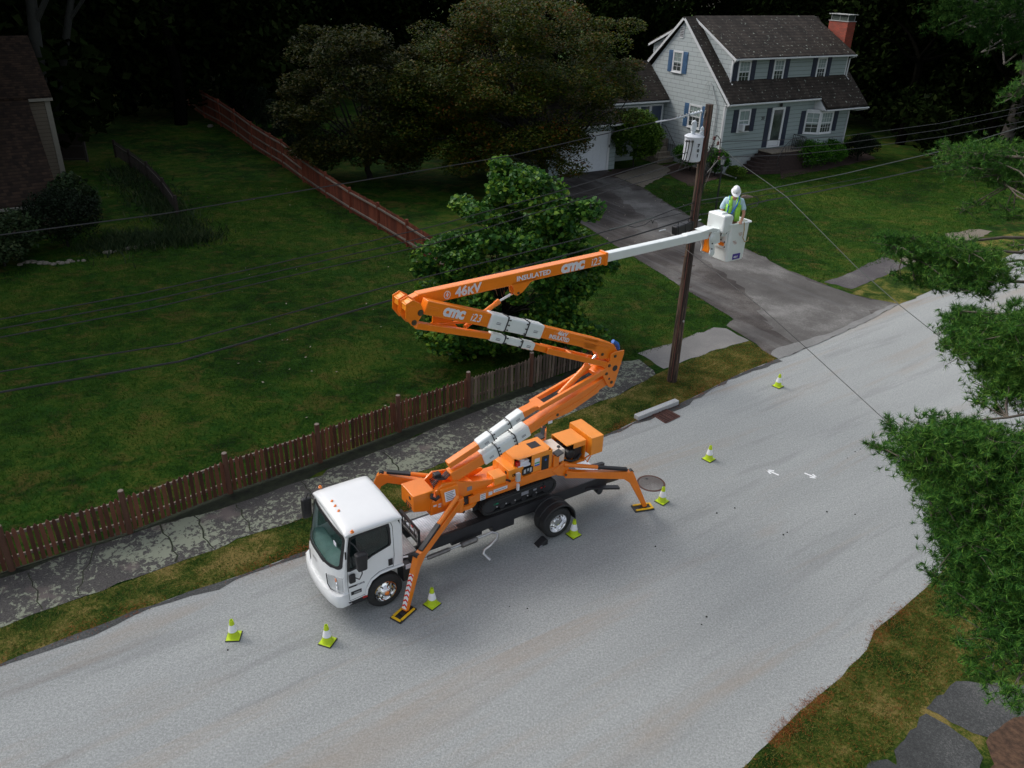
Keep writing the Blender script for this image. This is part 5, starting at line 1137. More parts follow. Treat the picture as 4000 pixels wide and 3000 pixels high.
b.grid(rows)
for s in (1, -1): b.prism([HR(s * .074, y, z) for y, z in ((.0, .015), (.022, .02), (.028, -.005), (.015, -.035), (.0, -.03))], (s * .012, 0, 0))
b.build("head", SKIN, man, smooth=True)
b = MB(); b.grid([[HR(r * 1.02 * math.cos(t), .012 + r * 1.22 * math.sin(t), h) for t in np.linspace(math.radians(0), math.radians(180), 14)] for r, h in ((.080, -.01), (.079, -.05), (.072, -.075))]).build("hair", pm("grey_hair", (.12, .11, .10), .8), man, smooth=True)
b = MB(); b.grid([[HR(.062 * math.sin(t), -.030 - .076 * math.cos(t), z) for t in np.linspace(-1.25, 1.25, 12)] for z in (.024, -.008)]).build("sunglasses", BLACK, man, solid=.006)
b = MB(); rows = []
for r, h in ((.128, .030), (.120, .034), (.105, .036), (.104, .06), (.098, .10), (.080, .138), (.05, .158), (.0, .165)):
    rows.append([HR(r * math.cos(t) * .92, .004 + r * math.sin(t) * 1.10 - (.055 * max(0, -math.sin(t)) ** 2 if h < .036 else 0), h - (.012 * max(0, -math.sin(t)) if h < .036 else 0)) for t in np.linspace(0, 2 * math.pi, 25)])
hat = b.grid(rows).build("hard_hat", pm("hard_hat_white", (.82, .83, .85), .3, coat=.4), man, smooth=True)
MB().tube([HR(0, -.10, .085), HR(0, -.06, .155), HR(0, .0, .175), HR(0, .06, .160), HR(0, .105, .08)], .010, 6).build("hat_ridge", hat.data.materials[0], hat, smooth=True)
MB().lathe(HR(0, -.112, .075), (0, -1, .25), [(.014, -.01), (.014, .006)], 6).build("hat_sticker", LABELG, hat)
# clothes
SV = [M_(0, .03, .88), M_(0, .02, 1.05), M_(0, .0, 1.22), M_(0, -.005, 1.375), M_(0, -.03, 1.445), M_(.18, 0, 1.39), M_(.24, -.005, 1.25), M_(.268, -.05, 1.155), M_(-.18, 0, 1.39), M_(-.245, -.01, 1.25), M_(-.265, -.06, 1.155)]
skinned("shirt", SV, [(0, 1), (1, 2), (2, 3), (3, 4), (3, 5), (5, 6), (6, 7), (3, 8), (8, 9), (9, 10)], [(.165, .13), (.175, .135), (.185, .135), (.15, .115), .070, .085, .078, .070, .085, .078, .070], SHIRT, man)
b = MB()
b.grid([[M_(x * 1.0, y, z) for x, y in ((-.10, .15), (-.17, .10), (-.185, .0), (-.17, -.10), (-.10, -.155), (-.045, -.165))] for z in (.92, 1.05, 1.20, 1.32)])
b.grid([[M_(x * 1.0, y, z) for x, y in ((.045, -.165), (.10, -.155), (.17, -.10), (.185, .0), (.17, .10), (.10, .15))] for z in (.92, 1.05, 1.20, 1.32)])
b.grid([[M_(x, .155 - abs(x) * .1, z) for x in (-.11, -.05, 0, .05, .11)] for z in (.92, 1.1, 1.3, 1.44)])
for s in (1, -1): b.grid([[M_(s * x, y, z) for x in (.045, .085, .135)] for y, z in ((-.166, 1.30), (-.145, 1.38), (-.09, 1.455), (0, 1.482), (.08, 1.46), (.14, 1.40))])
b.build("safety_vest", VEST, man, smooth=True, solid=.018)
b = MB(); b.tube([M_(.11, .0, 1.50), M_(.105, -.10, 1.455), M_(.06, -.175, 1.32), M_(-.01, -.19, 1.18), M_(-.07, -.185, 1.04)], .018, 6); b.tube([M_(-.115, 0, 1.50), M_(-.12, -.10, 1.455), M_(-.13, -.16, 1.30), M_(-.14, -.16, 1.05)], .014, 6); b.build("harness_strap", BLUEP, man, smooth=True)
MB().box(*[v for p in ((pc[0] - .12, pc[0] - .02), (pc[1] - .22, pc[1] - .15), (pc[2] + .98, pc[2] + 1.12)) for v in p]).build("harness_buckle", PANTS, man, bev=.02)
TVt = [M_(0, .03, .90), M_(0, .03, .86), M_(.10, .02, .78), M_(.11, .0, .48), M_(.11, .03, .12), M_(-.10, .02, .78), M_(-.11, .0, .48), M_(-.11, .03, .12)]
skinned("trousers", TVt, [(0, 1), (1, 2), (2, 3), (3, 4), (1, 5), (5, 6), (6, 7)], [(.165, .13), (.165, .13), .10, .078, .06, .10, .078, .06], PANTS, man)

# ================================================================== utility pole, transformer, wires
PB = G(2624, 1488); PT_ = 8.82
pole = thing("utility_pole", "tall weathered brown wooden utility pole rising from the verge beside the driveway", "utility pole", GW, (PB[0], PB[1], 0))
pr = lambda z: .165 - .055 * z / PT_
MB().tube([(PB[0], PB[1], z) for z in np.linspace(-.02, PT_, 12)], [pr(z) for z in np.linspace(0, PT_, 12)], 18).build("shaft", POLEW, pole, smooth=True)
def pol(h, ang, r): a = math.radians(ang); return (PB[0] + r * math.cos(a), PB[1] + r * math.sin(a), h)
b = MB()
for i, h in enumerate((2.6, 2.95, 3.3, 3.65, 4.0, 4.35)): s = 205 if i % 2 else 25; b.tube([pol(h, s, pr(h) - .02), pol(h, s, pr(h) + .13)], .010, 5)
b.build("pole_steps", RUSTM, pole)
MB().box(PB[0] + .06, PB[0] + .10, PB[1] - .17, PB[1] - .12, 2.2, 2.26).build("pole_tag", ALU, pole)
b = MB(); b.tube([pol(z, 250, pr(z) + .012) for z in (.1, 2, 4, 6, 8.4)], .014, 6); b.tube([pol(8.3, 300, .12), pol(7.6, 260, .14), pol(6.6, 300, .15)], .012, 5); b.build("ground_wire", pm("copper_brown", (.12, .04, .03), .6), pole)
tc = G(2712, 632, 0); 
tx = onplane(2706, 560, PB, (0, 1, 0)); TC = (PB[0] - .36, PB[1] - .22)
tz0 = onplane(2700, 628, (TC[0], TC[1], 0), (0, 1, 0))[2]; tz1 = tz0 + .70
tr = thing("pole_transformer", "grey cylindrical transformer can mounted on the utility pole", "transformer", GW, (TC[0], TC[1], tz0))
can = MB().lathe((TC[0], TC[1], tz0), (0, 0, 1), [(.23, 0), (.26, .03), (.265, .66), (.28, .67), (.28, .70), (.20, .745), (.0, .76)], 30).build("tank", GALV, tr, smooth=True)
b = MB()
for k, dx in ((0, -.06), ): b.lathe((TC[0] + dx, TC[1] - .02, tz1 + .03), (0, 0, 1), [(.07, 0), (.07, .02), (.045, .03), (.065, .05), (.045, .07), (.065, .09), (.05, .11), (.08, .13), (.09, .30), (.06, .38), (0, .41)], 16)
b.lathe((TC[0] + .20, TC[1] + .02, tz1 + .02), (0, 0, 1), [(.07, 0), (.07, .03), (.045, .04), (.07, .07), (.045, .08), (.062, .11), (.04, .12), (.055, .15), (.04, .22), (0, .25)], 14)
b.build("bushings", PORC, tr, smooth=True)
b = MB()
for x, n_, L in ((-.19, 0, .62), (-.09, 0, .70), (-.26, 1, .80)): 
    b.tube([(TC[0] + x, TC[1] - .255, tz1 - .10), (TC[0] + x, TC[1] - .33, tz1 - .12), (TC[0] + x - .01, TC[1] - .35, tz1 - .3), (TC[0] + x - .03, TC[1] - .31, tz1 - .6), (TC[0] + x - .12, TC[1] - .22, tz1 - L - .15)], .014, 6)
    b.lathe((TC[0] + x, TC[1] - .25, tz1 - .10), (0, -1, 0), [(.035, 0), (.035, .06), (.02, .08)], 8)
b.build("secondary_leads", WIREM, tr, smooth=True)
b = MB(); b.box(TC[0] - .05, TC[0] + .30, TC[1] + .12, TC[1] + .26, tz1 - .14, tz1 - .08).box(TC[0] - .05, TC[0] + .3, TC[1] + .12, TC[1] + .26, tz0 + .14, tz0 + .2); b.build("mounting_bracket", STEEL, tr)
for i, dch in enumerate("701"): text(dch, .12, "tank_number", BLACK, tr, basis((TC[0] + .075, TC[1] - .268, tz1 - .26 - .14 * i), (1, .25, 0), (0, 0, 1)), .006, .004)
def streetplane(yaw): a = math.radians(yaw); return (-math.sin(a), math.cos(a), 0)
def wire(pts, r, label, mat=WIREM, name="wire", group="wires strung along the street", cat="wire", sag=0, n=10):
    P = []
    for i in range(len(pts) - 1):
        a, e = np.array(pts[i], float), np.array(pts[i + 1], float)
        for k in range(n): t = k / n; P.append(a + (e - a) * t - np.array([0, 0, sag * 4 * t * (1 - t)]))
    P.append(np.array(pts[-1], float)); o = MB().tube(P, r, 5).build(name, mat, None, smooth=True); return tag(o, label, cat, group)
LP = streetplane(37); RP = streetplane(30)
def L_(x, y, off=0): return onplane(x, y, (PB[0] + off * LP[0], PB[1] + off * LP[1], 0), LP)
def R_(x, y, off=0): return onplane(x, y, (PB[0] + off * RP[0], PB[1] + off * RP[1], 0), RP)
wtop = L_(2672, 448); dirl = L_(2560, 476) - wtop
wire([L_(-500, 1002), L_(0, 918), L_(640, 835), L_(1278, 728), L_(2000, 607), L_(2560, 477)], .012, "topmost single black power line running left from the pole's insulator", n=4)
ins = thing("dead_end_insulator", "ribbed pale grey strain insulator at the top of the utility pole", "insulator", GW, tuple(L_(2680, 455)))
a, e = L_(2640, 462), L_(2755, 432); dv = (e - a) / np.linalg.norm(e - a); Li = np.linalg.norm(e - a)
prf = [(.03, 0)]
for k in range(9): prf += [(.02, Li * (k + .1) / 10 + .03), (.048, Li * (k + .4) / 10 + .03), (.02, Li * (k + .7) / 10 + .03)]
MB().lathe(a, dv, prf, 12).build("ribbed_rod", PORC, ins, smooth=True)
MB().tube([L_(2560, 477), L_(2600, 470), a], .02, 6).build("wire_clamp", ALU, ins); MB().tube([e, pol(8.45, 180, .12)], .018, 6).build("clamp", ALU, ins); MB().tube([L_(2600, 468), L_(2690, 450) + np.array([0, -.1, .06]), L_(2700, 490), (TC[0] - .06, TC[1] - .02, tz1 + .42)], .010, 6).build("jumper", WIREM, ins)
hs = {}
for i, (lab, pts, off) in enumerate((("upper of the three parallel service lines left of the pole", ((-500, 1330), (0, 1247), (550, 1147), (1100, 1024), (1700, 882), (2173, 750), (2500, 651), (2746, 577)), 0),
                             ("middle of the three parallel service lines left of the pole", ((-500, 1365), (0, 1284), (550, 1181), (1100, 1056), (1700, 918), (2279, 750), (2550, 670), (2746, 604)), 0),
                             ("lowest of the three parallel service lines left of the pole", ((-500, 1400), (0, 1318), (550, 1213), (1100, 1085), (1700, 950), (2364, 750), (2580, 690), (2744, 632)), 0))):
    wire([L_(*p) for p in pts], .012, lab, n=3)
wire([L_(*p) for p in ((-500, 1518), (0, 1452), (700, 1340), (1500, 1123), (1880, 1028), (2250, 936), (2436, 884), (2553, 849), (2640, 815), (2738, 782))], .015, "telephone line with pale sleeve that passes just above the orange boom", n=3)
wire([L_(*p) for p in ((2380, 897), (2436, 884), (2500, 864), (2553, 849))], .022, "pale grey cable sleeve on the telephone line over the driveway", WIREG, "cable_sleeve", None, "cable sleeve", n=3)
wire([L_(*p) for p in ((2455, 882), (2480, 888), (2520, 878), (2545, 858), (2549, 872), (2556, 858), (2640, 838), (2730, 815))], .010, "thin slack telephone loop hanging under the sleeve", n=3)
wire([L_(*p) for p in ((-500, 1590), (0, 1532), (700, 1412), (1500, 1180), (2000, 1052), (2250, 986), (2458, 925), (2575, 890), (2650, 866), (2738, 838))], .022, "lowest and thickest black cable that runs into the pole behind the boom", n=3)
bxc = thing("cable_splice_box", "black ribbed splice enclosure hanging from the cable left of the pole", "splice box", GW, tuple(L_(2670, 885)))
a, e = L_(2632, 902), L_(2705, 876); dv = (e - a) / np.linalg.norm(e - a)
MB().beam(a, e, .20, .26, up=(0, 0, 1)).build("case", BLACK, bxc, bev=.03); b = MB()
for t in (.12, .5, .85): b.beam(a + (e - a) * t, a + (e - a) * (t + .04), .22, .28)
for t in (.2, .75): q = a + (e - a) * t; b.tube([q, q + np.array([0, 0, .26])], .012, 5)
b.build("clasps", BLACKM, bxc)
for x, y, X, Y in ((2575, 902, 2600, 897), (2710, 866, 2738, 858)): tag(MB().tube([L_(x, y), L_(X, Y)], .018, 6).build("cable_tag", WHITEPAINT), "white sleeve tag on the thick cable " + ("left of the splice box" if x < 2650 else "right against the pole"), "cable tag", "white cable tags")
# rack of service clamps and right hand lines
rk = thing("service_rack", "cluster of connectors and looped leads on the right of the pole", "service rack", GW, pol(7.0, 0, .2))
b = MB(); c1 = R_(2815, 545); c2 = R_(2808, 625)
b.tube([pol(7.25, 0, .1), R_(2800, 528)], .02, 6).tube([pol(6.75, 0, .1), R_(2812, 618)], .02, 6).tube([R_(2800, 528), c1, c2], .012, 5)
for k in range(7):
    r = np.random.default_rng(k); p = [R_(2745 + 8 * k, 560 + 8 * k) + r.normal(size=3) * .05, R_(2770 + r.uniform(-10, 20), 585 + r.uniform(-30, 40)) + r.normal(size=3) * .1, R_(2800 + r.uniform(-10, 10), 560 + 11 * k) + r.normal(size=3) * .06]; b.tube([pol(6.9 - .1 * k, 330, .13)] + p, .010, 5)
b.build("leads", WIREM, rk, smooth=True)
b = MB()
for x, y in ((2805, 560), (2812, 590), (2808, 618), (2760, 565), (2765, 600), (2790, 540)): p = R_(x, y); b.lathe(p - np.array([0, 0, .05]), (0, 0, 1), [(.03, 0), (.045, .03), (.03, .06), (.04, .09), (.02, .11)], 8)
b.build("spool_insulators", pm("brown_porcelain", (.10, .03, .025), .3), rk, smooth=True)
wire([R_(2815, 557), R_(2843, 552), R_(3100, 545), R_(3300, 531), R_(3668, 482), R_(3962, 423), R_(4300, 340)], .010, "upper thin service line running right across the grey house", n=3)
wire([R_(2815, 588), R_(2900, 583), R_(3100, 577), R_(3300, 559), R_(3668, 507), R_(3962, 445), R_(4300, 365)], .010, "middle thin service line running right across the grey house", n=3)
wire([R_(2812, 615), R_(2900, 612), R_(3100, 604), R_(3351, 579), R_(3682, 533), R_(3998, 474), R_(4300, 400)], .010, "lowest thin service line running right across the grey house", n=3)
wire([R_(2740, 782), R_(2850, 766), R_(3000, 738), R_(3300, 678), R_(3697, 585), R_(4000, 493), R_(4400, 360)], .016, "pale grey cable passing behind the lineman's hard hat", WIREG, n=3)
wire([R_(2740, 838), R_(2860, 815), R_(3000, 782), R_(3200, 747), R_(3440, 697), R_(3589, 664), R_(4000, 570), R_(4400, 460)], .020, "thick black cable running right from the pole behind the lineman's shoulders", n=3)
wire([R_(2742, 795), R_(2860, 780), R_(3000, 760), R_(3150, 735), R_(3400, 690)], .008, "thin black cable between the grey and the thick cable", n=3)
spl = R_(2912, 768); tag(MB().tube([R_(2896, 770), R_(2905, 768), R_(2918, 768), R_(2940, 770)], [.03, .055, .06, .02], 8).build("taped_splice", pm("taped_canvas", (.20, .15, .12), .9, var=.6, scale=30)), "tan taped cable splice right of the lineman's hard hat", "cable splice")
wire([R_(2945, 766), R_(2960, 775), R_(2965, 790), R_(2955, 805), R_(2930, 812)], .012, "small black cable loop beside the tan splice", n=2)
# drops over the road
A_ = R_(2815, 575); Bp = G(4100, 1700, 3.0)
def T_(x, y, a, b_):
    d = np.array(b_) - np.array(a); return onplane(x, y, a, (-d[1], d[0], 0))
far = np.array(G(3900, 1500, 4.5))
wire([A_, T_(2900, 645, A_, far), T_(3000, 715, A_, far), T_(3074, 770, A_, far), T_(3345, 1043, A_, far), T_(3517, 1194, A_, far), T_(3780, 1402, A_, far), T_(3900, 1500, A_, far)], .009, "twisted grey service drop slanting down over the road to the pine", WIREG, "service_drop", None, n=3)
A2 = L_(2692, 994); far2 = np.array(G(3560, 1740, 3.6)); A2 = onplane(2668, 965, PB, LP)
wire([A2, T_(2965, 1194, A2, far2), T_(3146, 1356, A2, far2), T_(3471, 1654, A2, far2), T_(3620, 1790, A2, far2)], .009, "thin black line slanting from the pole over the road behind the far cones", WIREM, "service_drop", None, n=3)
MB_ = None
# street lamp in the garden
c = G(2795, 822); lp = thing("garden_lamp_post", "slim black garden lamp post with glass lantern near the house corner", "lamp post", GW, (c[0], c[1], 0))
hL = 2.35
k = onplane(2818, 640, c, (0, 1, 0))[2]; hL = k - .1
MB().tube([(c[0], c[1], 0), (c[0], c[1], hL)], [.05, .04], 12).build("post", BLACK, lp, smooth=True)
b = MB(); b.lathe((c[0], c[1], hL), (0, 0, 1), [(.05, 0), (.10, .04), (.08, .05)], 6).lathe((c[0], c[1], hL + .38), (0, 0, 1), [(.19, 0), (.14, .06), (.05, .15), (.015, .18), (.02, .24), (0, .27)], 6)
for i in range(6): a = math.pi * i / 3; b.tube([(c[0] + .09 * math.cos(a), c[1] + .09 * math.sin(a), hL + .04), (c[0] + .16 * math.cos(a), c[1] + .16 * math.sin(a), hL + .40)], .010, 4)
b.build("lantern_frame", BLACK, lp); MB().lathe((c[0], c[1], hL + .05), (0, 0, 1), [(.08, 0), (.145, .33)], 6).build("lantern_glass", LENS, lp)

# ================================================================== grey house
hs_ = thing("house", "grey two storey house with navy and blue shutters, dark shingle roof and red brick chimney", "house", HO, (6.2, 4.6, 0))
SW = 12.4
b = MB(); gp_ = [(0, 1.08), (9.2, 1.08), (9.2, 4.5), (4.7, 9.15), (0, 4.5)]
wallG = b.prism([(0, t, z) for t, z in gp_], (SW, 0, 0)).build("wall", SID_LIT, hs_)
MB().box(.02, SW + .01, -.025, -.002, 1.06, 4.46).build("wall", SID_SHADE, hs_)
MB().box(.06, SW - .06, .06, 9.1, 0, 1.08).build("foundation", CONCRETE, hs_)
def slab(name, s0, s1, a, e, th=.14, mat=ROOF, parent=hs_):
    a, e = np.array(a, float), np.array(e, float); d = (e - a) / np.linalg.norm(e - a); n = np.array([-d[1], d[0]]);
    if n[1] < 0: n = -n
    q = [a, e, e + n * th, a + n * th]; return MB().prism([(s0, p[0], p[1]) for p in q], (s1 - s0, 0, 0)).build(name, mat, parent)
RS = (9.28 - 4.52) / (4.7 + .42)
r1 = slab("roof", -.16, 8.55, (-.42, 4.52), (4.72, 9.28))
r2 = slab("roof", 8.55, 12.78, (-1.10, 4.52 - .68 * RS), (4.72, 9.281))
r3 = slab("roof", -.16, 12.78, (9.75, 4.62), (4.70, 9.279))
b = MB()
for (a, e) in (((-.45, 4.40), (4.70, 9.20)), ((9.78, 4.48), (4.70, 9.20))):
    a, e = np.array(a), np.array(e); d = (e - a) / np.linalg.norm(e - a); n = np.array([-d[1], d[0]]); n = n if n[1] > 0 else -n
    b.prism([(-.19, *a), (-.19, *e), (-.19, *(e + n * .16)), (-.19, *(a + n * .16))], (.03, 0, 0))
b.build("rake_trim", WHITEPAINT, hs_)
for s_ in (-.03, SW - .09): MB().box(s_, s_ + .12, -.04, .09, 1.06, 4.3).build("corner_board", WHITEPAINT, hs_)
gut = MB(); gut.box(-.12, 8.55, -.55, -.45, 4.44, 4.53).box(8.56, 13.0, -1.22, -1.12, 3.75, 3.84).build("gutter", WHITEPAINT, hs_, bev=.02)
MB().prism([(8.54, -.42, 4.42), (8.54, -1.12, 3.77), (8.54, -.03, 3.80), (8.54, -.03, 4.42)], (.03, 0, 0)).box(8.55, 12.75, -1.12, -.03, 3.74, 3.765).box(-.1, 8.55, -.44, -.03, 4.40, 4.43).build("soffit", WHITEPAINT, hs_)
# dormers
DM = MB().prism([(.88, t, z) for t, z in ((.80, 5.3), (.80, 7.14), (4.6, 9.05), (4.6, 6.0))], (11.24, 0, 0)).build("dormer", SID_LIT, hs_)
MB().box(.90, 12.10, .775, .798, 5.45, 7.12).build("dormer_front", SID_SHADE, DM)
slab("dormer_roof", .74, 12.34, (.42, 7.13), (4.72, 9.33), .12, ROOF, DM)
b = MB(); b.box(.66, 12.46, .29, .39, 7.08, 7.17)
a, e = np.array((.40, 7.02)), np.array((4.70, 9.23)); d = (e - a) / np.linalg.norm(e - a); n = np.array([-d[1], d[0]])
b.prism([(.70, *a), (.70, *e), (.70, *(e + n * .14)), (.70, *(a + n * .14))], (.035, 0, 0)); b.box(.86, .96, .75, .84, 5.5, 7.05).box(12.04, 12.14, .75, .84, 5.5, 7.05)
b.build("dormer_gutter", WHITEPAINT, DM)
DR = MB().prism([(.9, t, z) for t, z in ((8.75, 5.2), (8.75, 7.35), (4.8, 9.05), (4.8, 6.0))], (11.2, 0, 0)).build("dormer", SID_LIT, hs_)
slab("dormer_roof", .75, 12.3, (9.1, 7.32), (4.69, 9.325), .12, ROOF, DR)
a, e = np.array((9.12, 7.2)), np.array((4.72, 9.2)); d = (e - a) / np.linalg.norm(e - a); n = -np.array([-d[1], d[0]])
MB().prism([(.71, *a), (.71, *e), (.71, *(e + n * .14)), (.71, *(a + n * .14))], (.03, 0, 0)).build("rear_rake_trim", WHITEPAINT, DR)
MB().tube([(.82, .30, 7.08), (.86, .62, 6.95), (.84, .70, 6.8), (.84, .70, 5.66), (.86, .5, 5.58)], .045, 8).build("downspout", WHITEPAINT, DM)
MB().tube([(12.36, .3, 7.08), (12.2, .66, 6.9), (12.2, .70, 5.7), (12.25, .45, 5.5)], .045, 8).build("downspout", WHITEPAINT, DM)
MB().tube([(-.04, -.5, 4.42), (.03, -.12, 4.3), (.03, -.09, 4.1), (.03, -.09, .35), (.15, -.5, .15), (.3, -1.6, .06)], .045, 8).build("downspout", WHITEPAINT, hs_)
MB().tube([(12.9, -1.18, 3.72), (12.55, -.6, 3.55), (12.36, -.08, 3.5), (12.36, -.08, .2)], .045, 8).build("downspout", WHITEPAINT, hs_)
MB().tube([(-.05, 1.55, 5.6), (-.08, 1.30, 5.4), (-.08, .88, 4.7), (-.06, .66, 4.2), (-.06, .66, 1.6)], .03, 6).tube([(-.1, 1.9, 5.5), (-.12, 2.05, 5.1), (-.1, 1.75, 4.85), (-.1, 1.55, 5.2), (-.12, 1.75, 5.7), (-.1, 2.0, 5.4)], .012, 5).build("service_conduit", pm("conduit_grey", (.35, .37, .38), .5), hs_)
# windows
def win(parent, mp, x0, x1, z0, z1, cols=2, rows=2, blind=.5, shut=None, casing=.13, dark=False):
    F_ = MB()
    out = [(x0, z0), (x1, z0), (x1, z1), (x0, z1)]; inn = [(x0 + casing, z0 + casing), (x1 - casing, z0 + casing), (x1 - casing, z1 - casing), (x0 + casing, z1 - casing)]
    q = lambda p, d: mp(p[0], p[1], d); v = np.array(q((0, 0), .05)) - np.array(q((0, 0), 0))
    F_.ring([q(p, .0) for p in out], [q(p, .0) for p in inn], tuple(v))
    F_.hexa([q((x0 - .04, z0 - .03), .0), q((x1 + .04, z0 - .03), .0), q((x1 + .04, z0 - .03), .10), q((x0 - .04, z0 - .03), .10), q((x0 - .04, z0 + .02), .0), q((x1 + .04, z0 + .02), .0), q((x1 + .04, z0 + .02), .10), q((x0 - .04, z0 + .02), .10)])
    w = F_.build("window", WHITEPAINT, parent, bev=.006)
    X0, X1, Z0, Z1 = x0 + casing, x1 - casing, z0 + casing, z1 - casing; zm = (Z0 + Z1) / 2
    MB().prism([q(p, .006) for p in ((X0, Z0), (X1, Z0), (X1, Z1), (X0, Z1))], tuple(v * .1)).build("pane", HGLASS, w)
    if blind: MB().prism([q(p, .014) for p in ((X0 + .03, Z1 - (Z1 - Z0) * blind), (X1 - .03, Z1 - (Z1 - Z0) * blind), (X1 - .03, Z1 - .02), (X0 + .03, Z1 - .02))], tuple(v * .08)).build("curtain", BLIND, w)
    sb_ = MB()
    def bar_(a0, a1, c0, c1, d=.03): sb_.prism([q(p, .02) for p in ((a0, c0), (a1, c0), (a1, c1), (a0, c1))], tuple(v * .35))
    bar_(X0, X1, zm - .03, zm + .03)
    for i in range(1, cols): x = X0 + (X1 - X0) * i / cols; bar_(x - .009, x + .009, zm + .03, Z1); bar_(x - .009, x + .009, Z0, zm - .03)
    for i in range(1, rows):
        for A_0, A_1 in ((Z0, zm), (zm, Z1)): z = A_0 + (A_1 - A_0) * i / rows; bar_(X0, X1, z - .009, z + .009)
    sb_.build("sash_bars", WHITEPAINT, w)
    if shut:
        for a0, a1 in ((x0 - .46, x0 - .03), (x1 + .03, x1 + .46)):
            sh = MB().prism([q(p, .0) for p in ((a0, z0), (a1, z0), (a1, z1), (a0, z1))], tuple(v * .7)).build("shutter", shut, parent)
            r = MB(); zm2 = (z0 + z1) / 2
            for c0, c1 in ((z0 + .1, zm2 - .05), (zm2 + .05, z1 - .1)):
                for k in range(int((c1 - c0) / .075)): z = c0 + k * .075; r.prism([q(p, .036) for p in ((a0 + .05, z), (a1 - .05, z), (a1 - .05, z + .045), (a0 + .05, z + .045))], tuple(v * .3))
            r.build("louvres", shut, sh)
    return w
FR = lambda t: (lambda x, z, d: (x, t - d, z)); GA = lambda s: (lambda x, z, d: (s - d, x, z))
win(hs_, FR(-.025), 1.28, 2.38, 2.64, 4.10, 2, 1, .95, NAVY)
MB().box(1.42, 2.0, -.45, -.05, 2.74, 3.18).build("air_conditioner", WHITEPAINT, hs_, bev=.03); MB().box(1.60, 1.98, -.465, -.455, 2.78, 3.14).build("air_conditioner_grille", BLACK, hs_)
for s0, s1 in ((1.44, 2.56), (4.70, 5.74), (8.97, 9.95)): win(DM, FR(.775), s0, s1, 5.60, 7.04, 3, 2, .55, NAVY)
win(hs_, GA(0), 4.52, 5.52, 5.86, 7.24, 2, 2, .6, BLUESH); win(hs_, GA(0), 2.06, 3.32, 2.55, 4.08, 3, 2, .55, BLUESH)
b = MB(); b.box(-.04, -.004, 4.70, 5.08, 8.05, 8.78); vt = b.build("gable_vent", WHITEPAINT, hs_)
b = MB()
for k in range(6): b.box(-.055, -.035, 4.74, 5.04, 8.16 + k * .1, 8.20 + k * .1)
b.build("vent_slots", BLACKM, vt)
# front door
dr = MB().ring([(4.40, -.03, 1.42), (5.62, -.03, 1.42), (5.62, -.03, 4.06), (4.40, -.03, 4.06)], [(4.56, -.03, 1.50), (5.46, -.03, 1.50), (5.46, -.03, 3.90), (4.56, -.03, 3.90)], (0, -.06, 0)).build("door_frame", WHITEPAINT, hs_)
MB().box(4.56, 5.46, -.05, -.028, 1.50, 3.90).build("door", HGLASS, dr); MB().box(4.58, 5.44, -.058, -.05, 1.52, 1.88).build("kick_panel", WHITEPAINT, dr); MB().box(4.60, 4.64, -.09, -.05, 2.6, 2.75).build("handle", BLACKM, dr)
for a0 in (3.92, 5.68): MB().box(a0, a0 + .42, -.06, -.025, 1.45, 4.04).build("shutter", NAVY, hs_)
MB().lathe((5.05, -.18, 4.10), (0, 0, 1), [(.06, 0), (.09, .05), (.09, .18), (.03, .26)], 8).build("porch_light", BLACKM, hs_)
text("20", .30, "house_number", BLACKM, hs_, basis((3.46, -.035, 3.32), (1, 0, 0), (0, 0, 1)), .008)
# bay window
bp_ = [(7.86, 0), (8.72, -.62), (9.98, -.62), (10.78, 0)]
MB().prism([(s, t, 1.0) for s, t in bp_], (0, 0, 1.12)).build("bay_base", SID_SHADE, hs_)
MB().prism([(s, t - .0, 3.62) for s, t in bp_], (0, 0, .14)).prism([(s + (-.04 if s < 9 else .04), t - (.04 if t else 0), 2.09) for s, t in bp_], (0, 0, .06)).build("bay_cap", WHITEPAINT, hs_)
def facet(a, e):
    a, e = np.array(a, float), np.array(e, float); d = (e - a) / np.linalg.norm(e - a); n = np.array([d[1], -d[0]])
    return (lambda x, z, dd: (a[0] + d[0] * x + n[0] * dd, a[1] + d[1] * x + n[1] * dd, z)), np.linalg.norm(e - a)
for a, e, c in ((bp_[0], bp_[1], 2), (bp_[1], bp_[2], 4), (bp_[2], bp_[3], 2)):
    mp, L = facet(a, e); MB().prism([mp(x, z, 0) for x, z in ((0, 2.1), (L, 2.1), (L, 3.65), (0, 3.65))], tuple(np.array(mp(0, 0, -.04)) - np.array(mp(0, 0, 0)))).build("bay_wall", WHITEPAINT, hs_)
    win(hs_, mp, .02, L - .02, 2.14, 3.62, c, 2, .6, None, .10)
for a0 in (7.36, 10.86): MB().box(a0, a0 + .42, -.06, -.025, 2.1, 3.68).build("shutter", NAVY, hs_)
# brick stair with iron railing
st_ = MB(); st_.box(3.7, 7.0, -1.25, -.03, .02, 1.28)
for i in range(1, 6): st_.prism([(3.72, -.03, .02), (3.72 - .32 * i, -.03, .02), (3.72 - .32 * i, -.8, .02), (3.80 - .24 * i, -1.2 - .04 * i, .02), (4.2, -1.25 - .11 * i, .02), (4.5, -1.22, .02)], (0, 0, 1.28 - .21 * i))
stp = st_.build("front_steps", BRICKD, hs_)
MB().box(3.65, 7.04, -1.29, -.03, 1.285, 1.34).build("landing_slab", STONEC, stp)
b = MB()
rl = [(6.9, -.1), (6.9, -1.18), (5.6, -1.18)]
for z in (1.45, 2.15): b.tube([(s, t, z) for s, t in rl] , .032, 5)
for i in range(len(rl) - 1):
    a, e = np.array(rl[i]), np.array(rl[i + 1]); k = int(np.linalg.norm(e - a) / .15)
    for j in range(k + 1): p = a + (e - a) * j / k; b.tube([(p[0], p[1], 1.34), (p[0], p[1], 2.16)], .022, 4)
